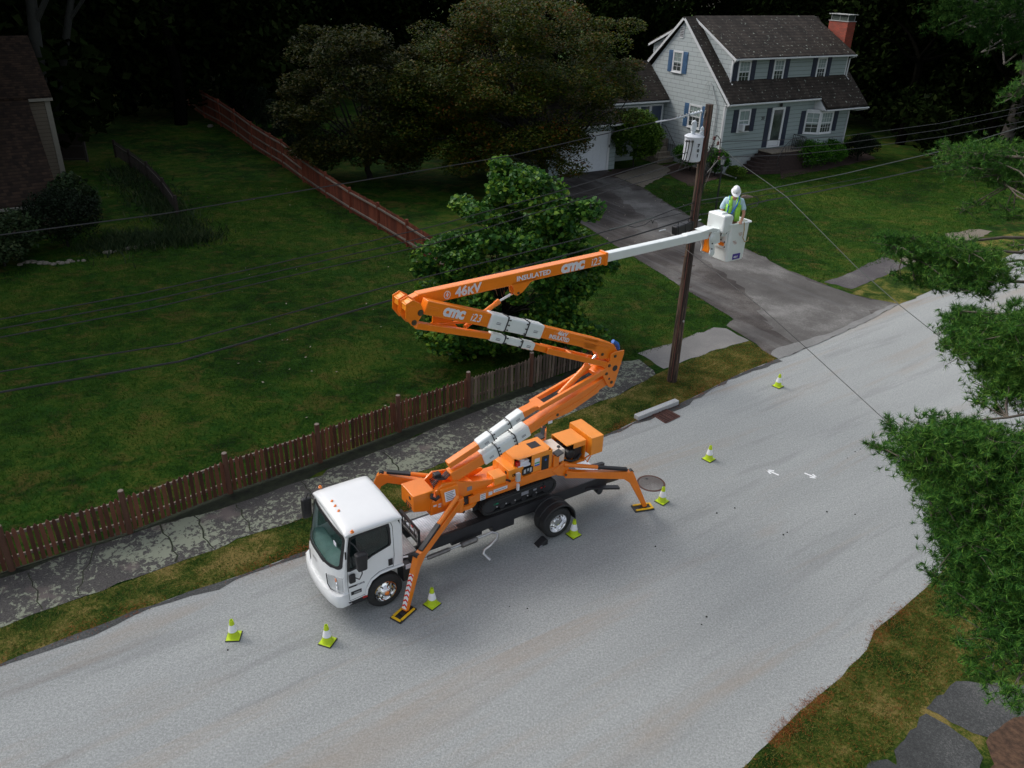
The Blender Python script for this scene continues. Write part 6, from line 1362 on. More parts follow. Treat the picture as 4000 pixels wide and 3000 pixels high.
b.tube([(5.6, -1.18, 2.15), (4.7, -1.35, 1.7), (4.0, -1.6, 1.1)], .022, 5); b.tube([(4.0, -1.6, 1.1), (4.0, -1.6, .1)], .02, 5); b.tube([(5.6, -1.18, 2.15), (5.6, -1.18, 1.3)], .022, 5)
for t in (.25, .5, .75): p = np.array((5.6, -1.18, 2.12)) * (1 - t) + np.array((4.1, -1.55, 1.2)) * t; b.tube([p, (p[0], p[1], p[2] - .7)], .014, 4)
b.build("iron_railing", BLACKM, stp)
# chimney
cm = MB().box(12.72, 13.55, 1.85, 3.50, 0, 9.18).build("chimney", BRICK, hs_)
CAPM = pm('chimney_cap_metal', (.30, .31, .31), .6)
MB().box(12.68, 13.59, 1.81, 3.54, 9.18, 9.23).build("chimney_crown", CAPM, cm); MB().box(12.64, 13.63, 1.77, 3.58, 9.62, 9.66).build("chimney_cap", CAPM, cm)
b = MB()
for s in (12.78, 13.5):
    for t in (1.95, 2.65, 3.4): b.box(s - .015, s + .015, t - .015, t + .015, 9.23, 9.62)
b.build("cap_posts", CAPM, cm); MB().box(12.80, 13.48, 1.97, 3.38, 9.235, 9.60).build("flue_screen", pm("flue_green", (.035, .05, .042), .6), cm); MB().box(12.86, 12.9, 2.3, 2.5, 9.3, 9.55).build("flue_pot", BRICK, cm)
for s, t in ((.45, 4.7), (1.25, 4.7)):
    pass
# breezeway wing and garage
MB().box(-5.5, -.02, 5.85, 10.2, 0, 4.0).build("wing_wall", SID_SHADE, hs_)
slab("wing_roof", -5.6, -.03, (5.42, 3.98), (8.10, 6.22)); slab("wing_roof", -5.6, -.03, (10.6, 4.0), (8.08, 6.219))
MB().box(-5.6, -.06, 5.30, 5.42, 3.9, 4.0).build("gutter", WHITEPAINT, hs_)
for s0, s1 in ((-4.6, -3.45), (-3.42, -2.32), (-2.28, -1.30)): win(hs_, FR(5.85), s0, s1, 2.35, 3.70, 1, 1, 0, None, .10)
sd = MB().ring([(-1.30, 5.85, 1.45), (-.16, 5.85, 1.45), (-.16, 5.85, 3.72), (-1.30, 5.85, 3.72)], [(-1.20, 5.85, 1.52), (-.28, 5.85, 1.52), (-.28, 5.85, 3.60), (-1.20, 5.85, 3.60)], (0, -.05, 0)).build("side_door_frame", WHITEPAINT, hs_)
MB().box(-1.20, -.28, 5.82, 5.845, 1.52, 3.60).build("screen_door", pm("screen_blue_grey", (.05, .07, .11), .4), sd); MB().box(-1.2, -.28, 5.81, 5.82, 2.45, 2.52).build("screen_bar", WHITEPAINT, sd)
b = MB()
for i in range(5): b.box(-1.75, -.30, 5.80 - .36 * (i + 1), 5.80 - .36 * i, .02, 1.45 - .26 * i)
b.box(-1.8, -.05, 5.0 + .02, 5.84, .02, 1.44); ss = b.build("side_steps", STONEC, hs_)
b = MB()
for s in (-.28, -1.74):
    b.tube([(s, 5.7, 2.35), (s, 5.2, 2.30), (s, 4.0, 1.20)], .022, 5)
    for i in range(8): t = i / 7; b.tube([(s, 5.6 - 1.6 * t, 2.33 - 1.1 * t), (s, 5.6 - 1.6 * t, 1.42 - 1.2 * t)], .014, 4)
b.build("stair_railing", BLACKM, ss)
MB().box(-11.5, -5.52, 4.0, 10.4, 0, 3.0).build("garage_wall", SID_SHADE, hs_); slab("garage_roof", -11.7, -5.4, (3.58, 3.0), (7.3, 5.6)); slab("garage_roof", -11.7, -5.4, (10.8, 3.1), (7.28, 5.599))
MB().box(-11.7, -5.36, 3.44, 3.58, 2.96, 3.06).build("gutter", WHITEPAINT, hs_)
gd = MB().ring([(-10.1, 3.99, .02), (-6.10, 3.99, .02), (-6.10, 3.99, 2.58), (-10.1, 3.99, 2.58)], [(-9.95, 3.99, .021), (-6.27, 3.99, .021), (-6.27, 3.99, 2.42), (-9.95, 3.99, 2.42)], (0, -.07, 0)).build("garage_door_frame", WHITEPAINT, hs_)
b = MB(); b.box(-9.95, -6.27, 3.96, 3.985, .03, 2.42)
for r in range(4):
    for c in range(6): s = -9.85 + c * .60; b.box(s, s + .52, 3.945, 3.96, .10 + r * .58, .52 + r * .58)
b.build("garage_door", pm("garage_door_white", (.60, .64, .68), .5, var=.04), gd, bev=.01); MB().box(-6.20, -6.14, 3.88, 3.92, 1.5, 1.68).build("keypad", BLACKM, gd)

# ================================================================== neighbour's house on the left
LYAW = math.radians(38); o_ = G(241, 905); LHF = Frame((o_[0], o_[1], 0), LYAW)
nb = thing("house", "dark brown shingled neighbouring house with tan siding at the left edge", "house", LHF, (-6, 3, 0))
eave = LHF.onb(241, 800, -.35); et = max(eave[2], 1.5)
cr = LHF.onz(262, 745, 0); tw = cr[1]; fz = LHF.onb(193, 384, tw)
jn = LHF.onb(108, 392, tw)
MB().box(-16, eave[0] - .3, 0, tw, 0, et).build("wall", SID_T, nb)
MB().box(-16, fz[0] - .1, tw, tw + 9, 0, fz[2]).build("wall", SID_T, nb)
MB().prism([(eave[0], -.45, et - .05), (-16, -.45, et - .05), (-16, tw - .02, jn[2]), (jn[0], tw - .02, jn[2])], (0, 0, .14)).build("lean_to_roof", ROOFB, nb)
MB().box(-16, eave[0] + .1, -.55, -.42, et - .08, et + .04).build("gutter", pm("old_gutter", (.20, .19, .16), .7), nb)
tanw = pm("tan_trim", (.16, .15, .12), .6)
MB().box(fz[0] - .28, fz[0] - .02, tw - .04, tw + .1, 0, fz[2]).box(jn[0], fz[0] + .1, tw - .32, tw - .2, fz[2] - .08, fz[2] + .06).build("corner_trim", tanw, nb)
rg = LHF.onb(110, 148, tw + 3.6)
MB().prism([(fz[0] + .1, tw - .25, fz[2]), (-16, tw - .25, fz[2]), (-16, tw + 3.6, rg[2]), (rg[0], tw + 3.6, rg[2])], (0, 0, .14)).prism([(fz[0] + .1, tw + 9.2, fz[2]), (-16, tw + 9.2, fz[2]), (-16, tw + 3.61, rg[2]), (rg[0], tw + 3.61, rg[2])], (0, 0, .14)).build("roof", ROOFB, nb)

# ================================================================== fences
def picket_fence():
    fn = thing("picket_fence", "low picket fence of red brown and grey pickets on round posts along the sidewalk", "fence", GW, tuple(G(900, 1926)[:2]) + (0,))
    pts = [G(-430, 2400), G(48, 2227), G(509, 2081), G(900, 1926), G(1251, 1806), G(1560, 1686), G(1829, 1589), G(2072, 1508), G(2300, 1425)]
    cnt = 0; stuffV = {True: MB(), False: MB()}
    for i, p in enumerate(pts):
        MB().tube([(p[0], p[1], 0), (p[0], p[1], 1.20)], [.075, .068], 12).build("post", POSTW, fn, smooth=False); MB().lathe((p[0], p[1], 1.20), (0, 0, 1), [(.066, 0), (.060, .012), (0, .014)], 12).build("post_top", RAILW, fn)
        if i == len(pts) - 1: break
        q = pts[i + 1]; a, e = np.array(p[:2]), np.array(q[:2]); L = np.linalg.norm(e - a); d = (e - a) / L; n = np.array([-d[1], d[0]])
        red = i < 6
        b = MB(); 
        for z in (.30, .88): b.beam((a[0] + d[0] * .07 + n[0] * .04, a[1] + d[1] * .07 + n[1] * .04, z), (e[0] - d[0] * .07 + n[0] * .04, e[1] - d[1] * .07 + n[1] * .04, z), .05, .07)
        b.build("rail", RAILW if red else PICKG, fn)
        k = int(L / .128); pk = MB()
        for j in range(1, k):
            c = a + d * (L * j / k) - n * .005; h = 1.02 + random.gauss(0, .018); w = .043; lean = random.gauss(0, .012)
            P = [(-w, .06), (w, .06), (w + .002, h - .09), (w * .75, h - .045), (0, h), (-w * .75, h - .045), (-w - .002, h - .09)]
            pk.prism([(c[0] + d[0] * (x + lean * z), c[1] + d[1] * (x + lean * z), z) for x, z in P], (-n[0] * .022, -n[1] * .022, 0))
        pk.build("picket_panel", PICKR if red else PICKG, fn)
picket_fence()
bfp = [G(2300, 1425), G(2160, 1335), G(2020, 1245), G(1880, 1150), G(1740, 1058), G(1592, 963), G(1480, 895), G(1371, 831), G(1278, 773), G(1188, 712), G(1109, 654), G(1064, 627), G(991, 582), G(925, 533), G(865, 494), G(802, 461), G(745, 420), G(717, 398)]
bf = thing("board_fence", "long red board fence with pale rails running back between the two lawns", "fence", GW, (bfp[8][0], bfp[8][1], 0))
Hs = [1.1, 1.15, 1.2, 1.2, 1.2, 1.25, 1.3, 1.3, 1.4, 1.5, 1.7, 1.7, 1.8, 1.9, 2.0, 2.1, 2.2, 2.2]
for i, p in enumerate(bfp):
    MB().tube([(p[0], p[1], 0), (p[0], p[1], Hs[i] + .08)], .08, 8).build("post", REDB, bf)
    if i == len(bfp) - 1: break
    q = bfp[i + 1]; a, e = np.array(p[:2]), np.array(q[:2]); L = np.linalg.norm(e - a); d = (e - a) / L; n = np.array([-d[1], d[0]])
    if n[0] > 0: n = -n      # n points to the left lawn
    b = MB(); h0, h1 = Hs[i], Hs[i + 1]
    rails = (.22, .80) if i < 5 else ((.22, .85) if i < 9 else (.2, .52, .88))
    for t in rails:
        z0_, z1_ = h0 * t, h1 * t; b.beam((a[0] + n[0] * .03, a[1] + n[1] * .03, z0_), (e[0] + n[0] * .03, e[1] + n[1] * .03, z1_), .05, .09)
    b.build("rail", RAILW, bf)
    k = max(2, int(L / .14)); pk = MB(); gap = .052 if i < 9 else .066
    for j in range(k):
        t = (j + .5) / k; c = a + d * L * t - n * .02; h = h0 + (h1 - h0) * t + random.gauss(0, .01); w = gap
        pk.prism([(c[0] + d[0] * x, c[1] + d[1] * x, z) for x, z in ((-w, .04), (w, .04), (w, h - .06), (0, h), (-w, h - .06))], (-n[0] * .02, -n[1] * .02, 0))
    pk.build("board_panel", (PICKG if i < 2 else REDB), bf)
sf = thing("garden_fence", "short dark wooden fence leaning through the flower bed beside the left house", "fence", GW, tuple(G(580, 704)[:2]) + (0,))
sp = [G(455, 615), G(513, 655), G(582, 706), G(645, 775), G(696, 849)]
for i, p in enumerate(sp):
    MB().box(p[0] - .07, p[0] + .07, p[1] - .07, p[1] + .07, 0, 1.15).build("post", DKWOOD, sf)
    if i == len(sp) - 1: break
    q = sp[i + 1]; MB().beam((p[0], p[1], .85), (q[0], q[1], .85), .06, .09).build("rail", pm("old_rail", (.06, .05, .045), .8) if i == 0 else bpy.data.materials["old_rail"], sf)
    a, e = np.array(p[:2]), np.array(q[:2]); L = np.linalg.norm(e - a); d = (e - a) / L; pk = MB()
    for j in range(int(L / .17)): c = a + d * (.17 * j + .08); pk.prism([(c[0] - d[0] * .04, c[1] - d[1] * .04, .1), (c[0] + d[0] * .04, c[1] + d[1] * .04, .1), (c[0], c[1], 1.1)], (.02, .02, 0))
    pk.build("picket_panel", DKWOOD, sf)
g1, g2 = G(235, 632), G(342, 632)
gt = thing("garden_gate", "dark wooden board gate between the left house and the lawn", "gate", GW, (g1[0], g1[1], 0))
MB().beam((g1[0], g1[1], 1.0), (g2[0], g2[1], 1.0), .05, 1.8).build("board_panel", DKWOOD, gt)
b = MB(); 
for z in (.2, 1.0, 1.75): b.beam((g1[0], g1[1] - .06, z), (g2[0], g2[1] - .06, z), .05, .08)
b.beam((g2[0], g2[1], 0), (g2[0], g2[1], 2.1), .14, .14, up=(0, 1, 0)); b.build("gate_frame", pm("gate_rail", (.04, .035, .03), .8), gt)

# ================================================================== vegetation
def place(pxx, pyy, D):
    r = ray(pxx, pyy); return CAMP + r * (D / np.linalg.norm(r))
def tree(name, label, cat, base, centres, radii, per, size, mat, bark, seed, trunk_r=.2, fork=None, shape='quad', squash=.6, group=None, up=.5, shell=.45, nl=None):
    rng = np.random.default_rng(seed); base = np.array(base, float)
    t = thing(name, label, cat, GW, tuple(base), group); OFF[t.name] = (GW, base)
    C = np.array(centres, float); P = clumps(C, radii, per, rng, squash, shell)
    P = P[P[:, 2] > .08] - base
    V, F = leaves(P, size, rng, up, shape); npmesh("crown", V, F, mat, t)
    f = np.array(fork if fork is not None else (base + (C.mean(0) - base) * .3)); b = MB()
    limbs(b, base - [0, 0, .1], f, trunk_r, trunk_r * .75, rng, .03)
    idx = rng.permutation(len(C))[:(nl or min(len(C), 26))]
    for i in idx:
        m = f + (C[i] - f) * .5 + rng.normal(size=3) * .15; m[2] += .2
        limbs(b, f, m, trunk_r * .45, trunk_r * .22, rng, .05, 4); limbs(b, m, C[i], trunk_r * .22, trunk_r * .06, rng, .06, 4)
    b.build("trunk", bark, t, smooth=True); return t
def dome(c, rx, ry, rz, n, rng, layers=True, flat=.55, inner=.72):
    """clump centres over the outside of a crown, in loose tiers"""
    out = []
    while len(out) < n:
        d = rng.normal(size=3); d /= np.linalg.norm(d)
        if d[2] < -flat: continue
        k = inner + (1 - inner) * rng.random() ** .5
        z = d[2] * rz * k
        if layers: z = round(z / .75) * .75 + rng.normal() * .1
        out.append((c[0] + d[0] * rx * k * rng.uniform(.85, 1.05), c[1] + d[1] * ry * k * rng.uniform(.85, 1.05), c[2] + z))
    return out
rng = np.random.default_rng(3)
# maple in front of the garage: crown roughly 16 m across
mc = dome((.3, 50.5, 5.4), 7.6, 6.5, 5.4, 210, rng, True, .8, .6) + dome((-4.6, 49.0, 4.6), 3.6, 3.2, 4.0, 45, rng, True, .8) + dome((.3, 49.5, 4.6), 5.0, 4.2, 3.2, 40, rng) + [(4.4, 46.0, 2.0), (3.9, 45.8, 2.6), (-3.4, 45.6, 2.0), (-4.2, 46.2, 2.8), (2.8, 45.0, 2.2), (-1.2, 45.0, 2.4), (7.2, 50, 5.6)]
def proj(p):
    q = MW.T @ (np.array(p, float) - CAMP); return 2000 + FPX * q[0] / q[2], 1500 + FPX * q[1] / q[2]
mc = [c for c in mc if not (proj(c)[0] > 2270 and proj(c)[1] > 480) and not (proj(c)[0] > 2470)]
tree("maple_tree", "big spreading maple with brown green leaves turning red in front of the garage", "tree", (1.6, 50.6, 0), mc, [rng.uniform(.85, 1.45) for _ in mc], 520, .085, L_MAPLE, BARKD, 11, .30, (1.4, 50.5, 1.6), squash=.46, nl=60, up=.9)
dc = dome((-9.5, 49.8, 4.3), 4.7, 4.0, 4.1, 120, rng, True, .8) + [(-8.2, 47.0, 3.0), (-13.6, 49.5, 3.5), (-12.5, 51.0, 8.3), (-13.0, 51, 7.7), (-9.6, 50.5, 8.3), (-8.9, 50.5, 7.9)]
tree("dogwood_tree", "dull olive dogwood overhanging the red board fence, left of the maple", "tree", (-9.3, 50.3, 0), dc, [rng.uniform(.75, 1.3) for _ in dc], 400, .10, L_DOG, BARKD, 12, .2, squash=.5, nl=30, up=.7)
# broad leaved young tree behind the booms
lc = []
for i in range(160):
    z = rng.uniform(.4, 6.1) if i % 3 else rng.uniform(.4, 3.6); rmax = np.interp(z, [.4, 1.5, 2.6, 3.8, 5.0, 6.2], [2.3, 2.85, 2.9, 2.5, 1.9, .7]); a = rng.uniform(0, 2 * math.pi); r = rmax * rng.uniform(.4, 1.0) ** .7
    lc.append((-.15 + r * math.cos(a), 26.6 + r * math.sin(a), z))
lc += [(-2.9, 25.3, 3.7), (-3.0, 25.1, 3.2), (3.0, 25.6, 3.4), (2.6, 25.8, 3.5), (1.8, 26.4, 5.0), (2.3, 26.2, 5.1), (-.6, 26.5, 6.4), (2.6, 24.6, 1.3), (2.2, 24.5, 1.1), (-2.8, 24.6, 1.2), (-2.4, 24.3, 1.0)]
tree("redbud_tree", "young tree with large heart shaped bright green leaves behind the orange booms", "tree", (-.4, 26.7, 0), lc, [rng.uniform(.36, .66) for _ in lc], 260, .080, L_LIND, BARKD, 13, .09, (-.4, 26.7, 1.0), 'heart', .62, nl=40, up=.45, shell=.45)
# clipped and round bushes by the house
def bush(name, label, c, r, h, n, size, mat, seed, group=None, shape='quad', cat="bush"):
    rg_ = np.random.default_rng(seed); C = []
    for i in range(max(12, int(44 * r))):
        d = rg_.normal(size=3); d /= np.linalg.norm(d); d[2] = abs(d[2]) if rg_.random() < .75 else d[2] * .6
        C.append((c[0] + d[0] * r * .78, c[1] + d[1] * r * .78, h * .48 + d[2] * h * .40))
    return tree(name, label, cat, (c[0], c[1], 0), C, [r * rg_.uniform(.26, .4) for _ in C], int(1.5 * n / len(C)), size, mat, BARKD, seed, .06, (c[0], c[1], h * .3), shape, .75, group, .4, .3, nl=10)
bush("rhododendron_bush", "tall rounded glossy green bush between the garage door and the side steps", (7.75, 55.7), 1.75, 4.0, 15000, .085, L_SHRUB, 21)
bush("yew_bush", "bright green clipped yew left of the utility pole, below the gable window", (11.6, 55.6), 1.25, 2.0, 5000, .06, L_YEW, 22)
bush("yew_bush", "bright green clipped yew at the house corner, right of the utility pole", (13.0, 54.3), .9, 1.9, 3500, .06, L_YEW, 23)
bush("low_bush", "small reddish green bush beside the foot of the front steps", (14.3, 53.9), .65, .8, 1800, .05, L_SHRUB, 24)
bush("yew_bush", "dark green yew mound beside the brick landing, left of three", (20.3, 58.0), 1.5, 1.8, 5000, .06, L_YEW, 25)
bush("yew_bush", "dark green yew mound under the bay window, middle of three", (22.2, 59.6), 1.3, 1.6, 4000, .06, L_YEW, 26)
bush("yew_bush", "dark round yew ball at the right end of the house front", (24.9, 60.8), 1.35, 1.9, 4500, .06, L_ARB, 27)
# arborvitae row behind the board fence
for i, (pxx, pyy, h) in enumerate(((860, 462, 3.2), (905, 470, 3.6), (945, 500, 3.0), (985, 540, 3.3), (1015, 560, 2.8), (1045, 590, 3.1), (1085, 620, 3.6), (1125, 660, 2.6))):
    c = G(pxx, pyy) + np.array([.9, .9, 0]); rg_ = np.random.default_rng(40 + i); C = []
    for k in range(24): z = rg_.uniform(.2, h); r = .8 * (1 - z / h) ** .8 * .8; a = rg_.uniform(0, 6.28); C.append((c[0] + r * math.cos(a), c[1] + r * math.sin(a), z))
    tree("arborvitae", "dark pointed evergreen shrub in the row behind the red board fence", "evergreen shrub", (c[0], c[1], 0), C, [.34] * len(C), 110, .07, L_ARB, BARKD, 60 + i, .05, (c[0], c[1], .5), 'quad', .9, "evergreens behind the board fence", .2, .3, nl=4)
# plants by the neighbour's house
p = G(268, 965); bush("conical_bush", "very dark conical evergreen at the corner of the brown house", (p[0], p[1]), 1.7, 2.7, 6000, .06, L_ARB, 31)
p = G(315, 900); bush("leafy_shrub", "paler leafy shrub rising behind the dark conical evergreen", (p[0], p[1]), 1.1, 2.9, 1800, .10, L_BED, 32, shape='heart')
p = G(70, 1010); bush("fern_clump", "blue green fern clump below the gutter of the brown house", (p[0], p[1]), 1.4, 2.2, 1500, .10, L_BED, 33)
p = G(20, 1040); bush("leafy_shrub", "low shadowy shrub at the left edge under the brown house", (p[0], p[1]), 1.2, 1.3, 1500, .09, L_BED, 34)
rg_ = np.random.default_rng(8)
def blades(P, h, w, rng, lean=.5):
    n = len(P); a = rng.uniform(0, 2 * math.pi, n); d = np.stack([np.cos(a), np.sin(a), np.zeros(n)], 1); hh = h * rng.uniform(.5, 1.2, (n, 1)); ln = rng.normal(size=(n, 2)) * lean
    side = np.stack([-d[:, 1], d[:, 0], np.zeros(n)], 1) * w
    top = P + np.concatenate([ln * hh, hh], 1); V = np.stack([P - side, P + side, top], 1).reshape(-1, 3); return V, np.arange(3 * n).reshape(n, 3)
bed = []
for i in range(5200):
    t = rg_.random(); s = rg_.normal() * .5
    a = np.array(G(395 + 400 * t, 960 - 30 * t)[:2]) if rg_.random() < .55 else np.array(G(470 + 260 * t, 660 + 240 * t)[:2]); bed.append((a[0] + rg_.normal() * .7, a[1] + rg_.normal() * (.9 if t < .5 else .6), 0))
V, F = blades(np.array(bed), .42, .030, rg_, .6); tag(npmesh("garden_plants", V, F, L_BED), kind='stuff')
# edging stones
st0 = None
for i in range(30):
    if i < 17: q = G(75 + 15.5 * i + rg_.uniform(-5, 5), 1032 - (4 * math.sin(i * .5)) - .5 * i + rg_.uniform(-5, 5))
    else: q = G(420 + 15 * (i - 17) + rg_.uniform(-6, 6), 990 - 3.2 * (i - 17) + rg_.uniform(-4, 4))
    if st0 is None:
        st0 = MB().lathe((0, 0, -.02), (0, 0, 1), [(.10, 0), (.13, .05), (.10, .12), (.04, .15), (0, .155)], 9).build("edging_stone", STONEW, None, smooth=True); o = st0
    else: o = st0.copy(); COL.objects.link(o)
    o.location = (q[0], q[1], 0); o.rotation_euler = (0, 0, rg_.uniform(0, 6)); s = rg_.uniform(.5, 1.25); o.scale = (s * rg_.uniform(.8, 1.4), s, s * .8)
    tag(o, "pale rounded stone edging the garden bed by the brown house", "stone", "stones edging the garden bed")
q = G(822, 494); o = st0.copy(); COL.objects.link(o); o.location = (q[0], q[1], 0); o.scale = (4.5, 2, 1.2); tag(o, "large flat grey rock on the lawn at the foot of the board fence", "rock"); 
if 'group' in o: del o['group']
o.name = "flat_rock"

# ---- pines (needle tufts)
def tufts(C, size, rng, k=22):
    n = len(C); d = rng.normal(size=(n, k, 3)); bias = rng.normal(size=(n, 1, 3)) * .5 + np.array([0, -.15, .45]); d = d / np.linalg.norm(d, axis=2)[:, :, None] + bias
    d /= np.linalg.norm(d, axis=2)[:, :, None]; L = size * rng.uniform(.7, 1.15, (n, k, 1)); s = np.cross(d, rng.normal(size=(n, k, 3))); s /= np.linalg.norm(s, axis=2)[:, :, None]
    P = C[:, None, :]; w = .0042 * size / .1
    V = np.stack([np.broadcast_to(P, d.shape) - s * w, np.broadcast_to(P, d.shape) + s * w, P + d * L], 2).reshape(-1, 3); return V, np.arange(len(V)).reshape(-1, 3)
def pine(label, base, twigs, size, seed, trunk_h, trunk_r, group=None, per=1.0):
    """twigs: (px, py, D, radius, count) groups of tufts hung on limbs from the trunk"""
    rng = np.random.default_rng(seed); base = np.array(base, float); t = thing("pine_tree", label, "tree", GW, tuple(base), group); OFF[t.name] = (GW, base)
    b = MB(); limbs(b, base - [0, 0, .1], base + [0, 0, trunk_h], trunk_r, trunk_r * .5, rng, .01)
    T_ = []
    cs = [place(x, y, D) for (x, y, D, r, n) in twigs]; mains = []
    for i, (x, y, D, r, n) in enumerate(twigs):
        c = cs[i]; sc = D / 10
        if i % 14 == 0:
            anchor = np.array([base[0], base[1], min(trunk_h * .95, max(1.5, c[2] + .5))]); mains.append(limbs(b, anchor, c, .030 * sc, .010 * sc, rng, .03, 7))
        else:
            best = min((p for m in mains for p in m[2:]), key=lambda p: np.linalg.norm(p - c)); limbs(b, best, c, .010 * sc, .005 * sc, rng, .04, 4)
        n = int(n * per); q = c + rng.normal(size=(n, 3)) * r * np.array([1, 1, .42]); T_.append(q)
        for j in range(0, min(n, 14)): limbs(b, c + (q[j] - c) * .05, q[j], .005 * sc, .002 * sc, rng, .05, 3)
    V, F = tufts(np.concatenate(T_) - base, size, rng); npmesh("needles", V, F, L_PINE, t); b.build("trunk", BARK, t, smooth=True); return t
def fill(poly, D0, D1, r, n, count, seed):
    """spread twig groups inside an outline of the crown"""
    rng = np.random.default_rng(seed); xs = [p[0] for p in poly]; ys = [p[1] for p in poly]; out = []
    def ins(x, y):
        c = False; j = len(poly) - 1
        for i in range(len(poly)):
            xi, yi = poly[i]; xj, yj = poly[j]
            if (yi > y) != (yj > y) and x < (xj - xi) * (y - yi) / (yj - yi) + xi: c = not c
            j = i
        return c
    while len(out) < count:
        x, y = rng.uniform(min(xs), max(xs)), rng.uniform(min(ys), max(ys))
        if ins(x, y): out.append((x, y, rng.uniform(D0, D1), r * rng.uniform(.7, 1.2), n))
    return out
near = fill([(3560, 1700), (3700, 1680), (3900, 1690), (4150, 1720), (4150, 2560), (3990, 2540), (3860, 2440), (3760, 2330), (3730, 2200), (3720, 2060), (3650, 1930), (3600, 1850)], 9.2, 10.6, .135, 54, 215, 1)
near += [(3470, 1650, 9.8, .045, 10), (3500, 1690, 9.8, .06, 12), (3410, 1740, 9.8, .04, 9), (3450, 1755, 9.8, .05, 12), (3500, 1775, 9.8, .06, 16), (3550, 1730, 9.8, .07, 18), (3540, 1800, 9.8, .06, 16), (3590, 1860, 9.8, .07, 20), (3640, 1630, 9.9, .05, 12), (3740, 1650, 9.9, .06, 16), (3820, 1660, 9.9, .07, 16),
         (3640, 2040, 9.6, .05, 14), (3660, 2090, 9.6, .05, 14), (3650, 2240, 9.5, .05, 14), (3690, 2280, 9.5, .06, 16), (3710, 2380, 9.4, .06, 18), (3790, 2590, 9.2, .06, 16), (3860, 2640, 9.2, .08, 22), (3950, 2700, 9.1, .09, 26), (3900, 2560, 9.2, .09, 26), (3760, 2500, 9.2, .05, 12), (3980, 2750, 9.0, .05, 14), (3710, 1960, 9.9, .06, 16)]
near += fill([(3740, 1250), (3850, 1210), (4100, 1180), (4150, 1600), (3990, 1580), (3860, 1530), (3760, 1440)], 10.4, 11.6, .125, 50, 70, 2)
near += [(3740, 1215, 11, .05, 12), (3715, 1290, 11, .05, 12), (3720, 1330, 11, .06, 16), (3700, 1345, 11, .04, 8), (3790, 1240, 11, .07, 16), (3820, 1570, 10.6, .06, 16), (3960, 1190, 11, .06, 14), (3890, 1600, 10.6, .05, 12)]
# the rest of the crown, out of frame towards the trunk and behind it
near += fill([(4160, 900), (4900, 700), (5300, 1500), (5200, 2900), (4500, 2950), (4170, 2600)], 9.6, 14.5, .20, 34, 150, 6)
pb = place(4760, 2050, 12.2)
pine("big white pine overhanging the right side of the picture in front of the road", (pb[0], pb[1], 0), near, .085, 71, 11, .26, per=1.5)
mid = fill([(3470, 950), (3560, 925), (3640, 960), (3720, 955), (3860, 985), (3930, 1050), (3910, 1130), (3820, 1130), (3700, 1110), (3600, 1080), (3570, 1010)], 15.6, 16.6, .17, 40, 38, 3)
mid += [(3450, 925, 16, .09, 14), (3500, 930, 16, .10, 18), (3570, 935, 16, .10, 18), (3520, 1085, 16, .10, 18), (3580, 1110, 16, .10, 18), (3840, 1150, 16, .08, 14), (3930, 1100, 16, .08, 14), (3560, 1040, 16, .10, 16), (3640, 1125, 16, .08, 12)]
mid += fill([(3690, 575), (3800, 570), (3940, 590), (4100, 590), (4100, 730), (3900, 710), (3760, 680)], 21, 22.5, .24, 44, 44, 4)
mid += [(3700, 570, 21.5, .12, 16), (3690, 630, 21.5, .12, 16), (3770, 820, 21, .14, 18), (3830, 800, 21, .16, 24), (3930, 815, 21, .18, 26), (3960, 850, 21, .14, 20), (3960, 960, 19, .10, 12), (3990, 330, 22, .16, 22), (3960, 375, 22, .14, 20), (4000, 260, 22, .12, 14)]
mid += fill([(4120, 350), (4700, 200), (5200, 700), (5100, 1400), (4500, 1350), (4130, 1150)], 16.5, 23, .34, 34, 90, 7)
pm2 = place(4640, 1010, 19)
pine("second white pine reaching its branches over the verge and sidewalk at upper right", (pm2[0], pm2[1], 0), mid, .12, 72, 13, .24, per=1.5)
tb = G(3880, 650); tt = place(4045, 150, np.linalg.norm(tb - CAMP) + 2)
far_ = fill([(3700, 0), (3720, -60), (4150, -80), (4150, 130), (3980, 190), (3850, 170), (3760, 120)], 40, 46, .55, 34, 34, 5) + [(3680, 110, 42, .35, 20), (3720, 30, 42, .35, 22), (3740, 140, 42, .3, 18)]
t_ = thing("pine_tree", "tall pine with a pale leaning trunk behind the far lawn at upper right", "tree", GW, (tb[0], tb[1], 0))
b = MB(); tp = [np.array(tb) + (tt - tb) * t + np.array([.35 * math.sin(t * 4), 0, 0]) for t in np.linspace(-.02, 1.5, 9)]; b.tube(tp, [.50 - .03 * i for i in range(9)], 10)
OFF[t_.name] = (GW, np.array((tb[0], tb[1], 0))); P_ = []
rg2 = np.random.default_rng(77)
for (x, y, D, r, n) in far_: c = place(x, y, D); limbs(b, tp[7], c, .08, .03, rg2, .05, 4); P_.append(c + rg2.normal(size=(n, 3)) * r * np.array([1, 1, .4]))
V, F = tufts(np.concatenate(P_) - OFF[t_.name][1], .30, rg2, 22); npmesh("needles", V, F, L_PINED, t_); b.build("trunk", pm("grey_bark", (.045, .040, .034), .95, var=.5, scale=4, bmp=.6), t_, smooth=True)

